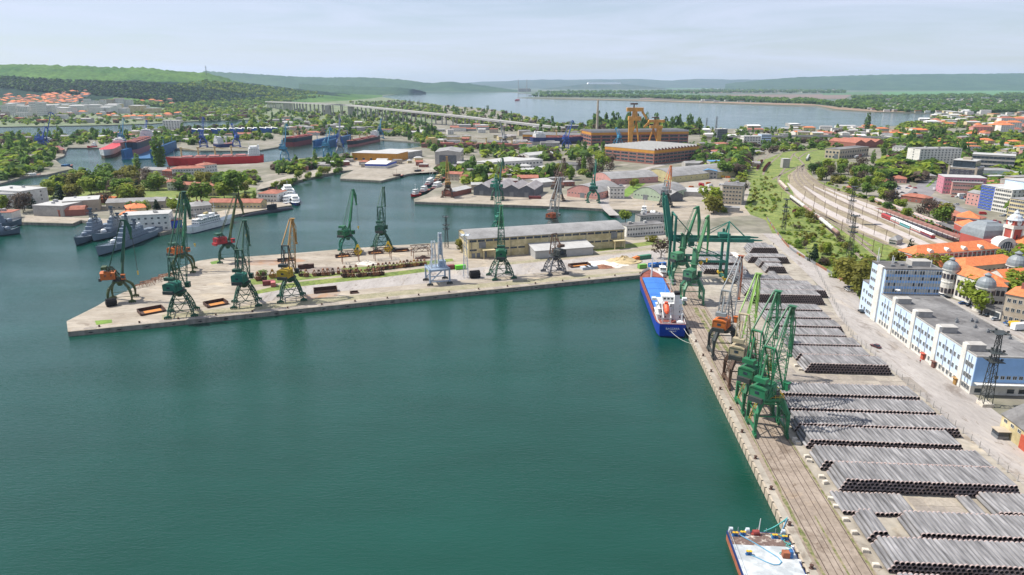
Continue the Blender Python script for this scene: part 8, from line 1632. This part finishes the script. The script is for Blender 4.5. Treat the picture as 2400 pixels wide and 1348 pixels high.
def specks(P,n,smin,smax):
 xs=[p[0]for p in P];ys=[p[1]for p in P];k=0
 while k<n:
  x,y=random.uniform(min(xs),max(xs)),random.uniform(min(ys),max(ys))
  if not inpoly(x,y,P):continue
  p=G(x,y);s=random.uniform(smin,smax)*max(1,p.y/3800);h=random.uniform(5,9)*max(1,p.y/6000);a=random.uniform(-.4,.4);B_.mi=random.choice([0,0,1,2]);B_.box(p.x,p.y,GZ,s,s*.5,h,a);B_.mi=random.choice([3,3,4,5]);B_.box(p.x,p.y,GZ+h,s*1.05,s*.55,2,a);k+=1
specks([(1280,214),(1480,216),(1500,222),(1290,222)],40,14,30);specks([(1640,208),(1960,208),(1960,218),(1640,216)],130,12,26);specks([(1640,232),(1900,234),(1900,242),(1640,240)],50,12,30);specks([(2080,226),(2420,228),(2420,262),(2200,262),(2040,254)],230,12,36);specks([(2150,206),(2420,204),(2420,211),(2150,211)],110,12,26);specks([(1990,250),(2220,255),(2200,266),(2050,262)],60,10,24);specks([(1240,222),(1330,223),(1330,228),(1240,227)],14,14,30)
o=B_.build('far_settlements',[B_white,B_beige,B_grey,R_light,R_rust,R_white]);stuff(o,'tiny pale buildings of the far towns beyond the lake','settlement')
wood('far_plain_trees','dark green tree belts on the plain beyond the lake',[([(1240,227),(1500,230),(1800,241),(1920,245),(1960,250),(1900,238),(1700,231),(1500,226),(1300,222)],900,11,20,1),([(1960,236),(2420,226),(2420,264),(2215,266),(2050,261),(1960,252)],900,8,14,1),([(1640,210),(1980,208),(1980,219),(1640,218)],500,14,26,1),([(2000,228),(2420,220),(2420,230),(2000,236)],350,12,20,1),([(1250,216),(1640,214),(1640,220),(1260,222)],260,14,26,1)],[L_dk,L_dk,L_gr],41)
p=G(1215,215.3);root=thing('power_station','far power station with two tall chimneys beyond the lake','power station',(p.x,p.y,GZ))
for x in(0,128):b=MB();b.cyl((x,0,0),(x,0,180),7,4.5,10);b.build('chimney',B_grey,root)
for k in range(7):b=MB();b.box(25+k*24,30,0,17,30,52);b.build('boiler_house',B_beige,root)
b=MB();b.box(95,60,0,190,30,40);b.build('turbine_hall',R_grey,root)
b=MB();c=G(1415,205);c=Vector((c.x*.62,c.y*.62,0));zz=118
b.hull([[(c.x+x*390*q,c.y+y*110*q,z)for x,y in((-1,-1),(1,-1),(1,1),(-1,1))]for q,z in((1.0,zz),(.94,zz+36))]);b.prism([(c.x-520,c.y-240),(c.x+520,c.y-240),(c.x+520,c.y+240),(c.x-520,c.y+240)],0,zz)if False else None
b.hull([[(c.x+x*900*q,c.y+y*420*q,z)for x,y in((-1,-1),(1,-1),(1,1),(-1,1))]for q,z in((1.5,0),(.55,zz))])if False else None
tag(b.build('spoil_heap',pm('soda_white',(.80,.80,.80),.9,var=.03)),'long white spoil terrace on the far hillside','spoil heap')
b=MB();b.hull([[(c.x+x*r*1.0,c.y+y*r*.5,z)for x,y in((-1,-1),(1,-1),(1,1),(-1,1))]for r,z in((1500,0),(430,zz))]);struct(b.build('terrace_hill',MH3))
for lab,x,y,ty in(('thin pylon behind the sheds by the lake, left',1655,304,276),('thin pylon behind the sheds by the lake, right',1678,304,272),('radio mast on the wooded hill ridge',484,176,146),('power line pylon behind the viaduct, left',962,252,233),('power line pylon behind the viaduct, right',983,254,233)):
 p=hillray(x,y)if x<900 else G(x,y);h=60 if x<900 else HT(x,y,ty);root=thing('pylon',lab,'pylon',(p.x,p.y,p.z),0,'distant pylons');w_=h*.06;q4=((-1,-1),(1,-1),(1,1),(-1,1));b=MB();lattice(b,[(a*w_,c_*w_,0)for a,c_ in q4],[(a*w_*.2,c_*w_*.2,h)for a,c_ in q4],6,.7,.4);b.build('tower',C_grey,root)
 b=MB();b.beam((-w_*2.5,0,h*.8),(w_*2.5,0,h*.8),.6);b.beam((-w_*2,0,h*.92),(w_*2,0,h*.92),.6);b.build('crossarm',C_grey,root)
hm=bpy.data.materials.new('haze');hm.use_nodes=True;n=hm.node_tree;n.nodes.clear();ou=n.nodes.new('ShaderNodeOutputMaterial');pv=n.nodes.new('ShaderNodeVolumePrincipled');pv.inputs['Color'].default_value=(.60,.77,1.0,1);pv.inputs['Density'].default_value=HAZE;pv.inputs['Anisotropy'].default_value=0.25;n.links.new(pv.outputs[0],ou.inputs['Volume'])
b=MB();b.box(0,13000,-4,60000,30000,460);hz_=b.build('haze',hm);stuff(hz_,'thin pale blue haze over the harbour and hills','haze')
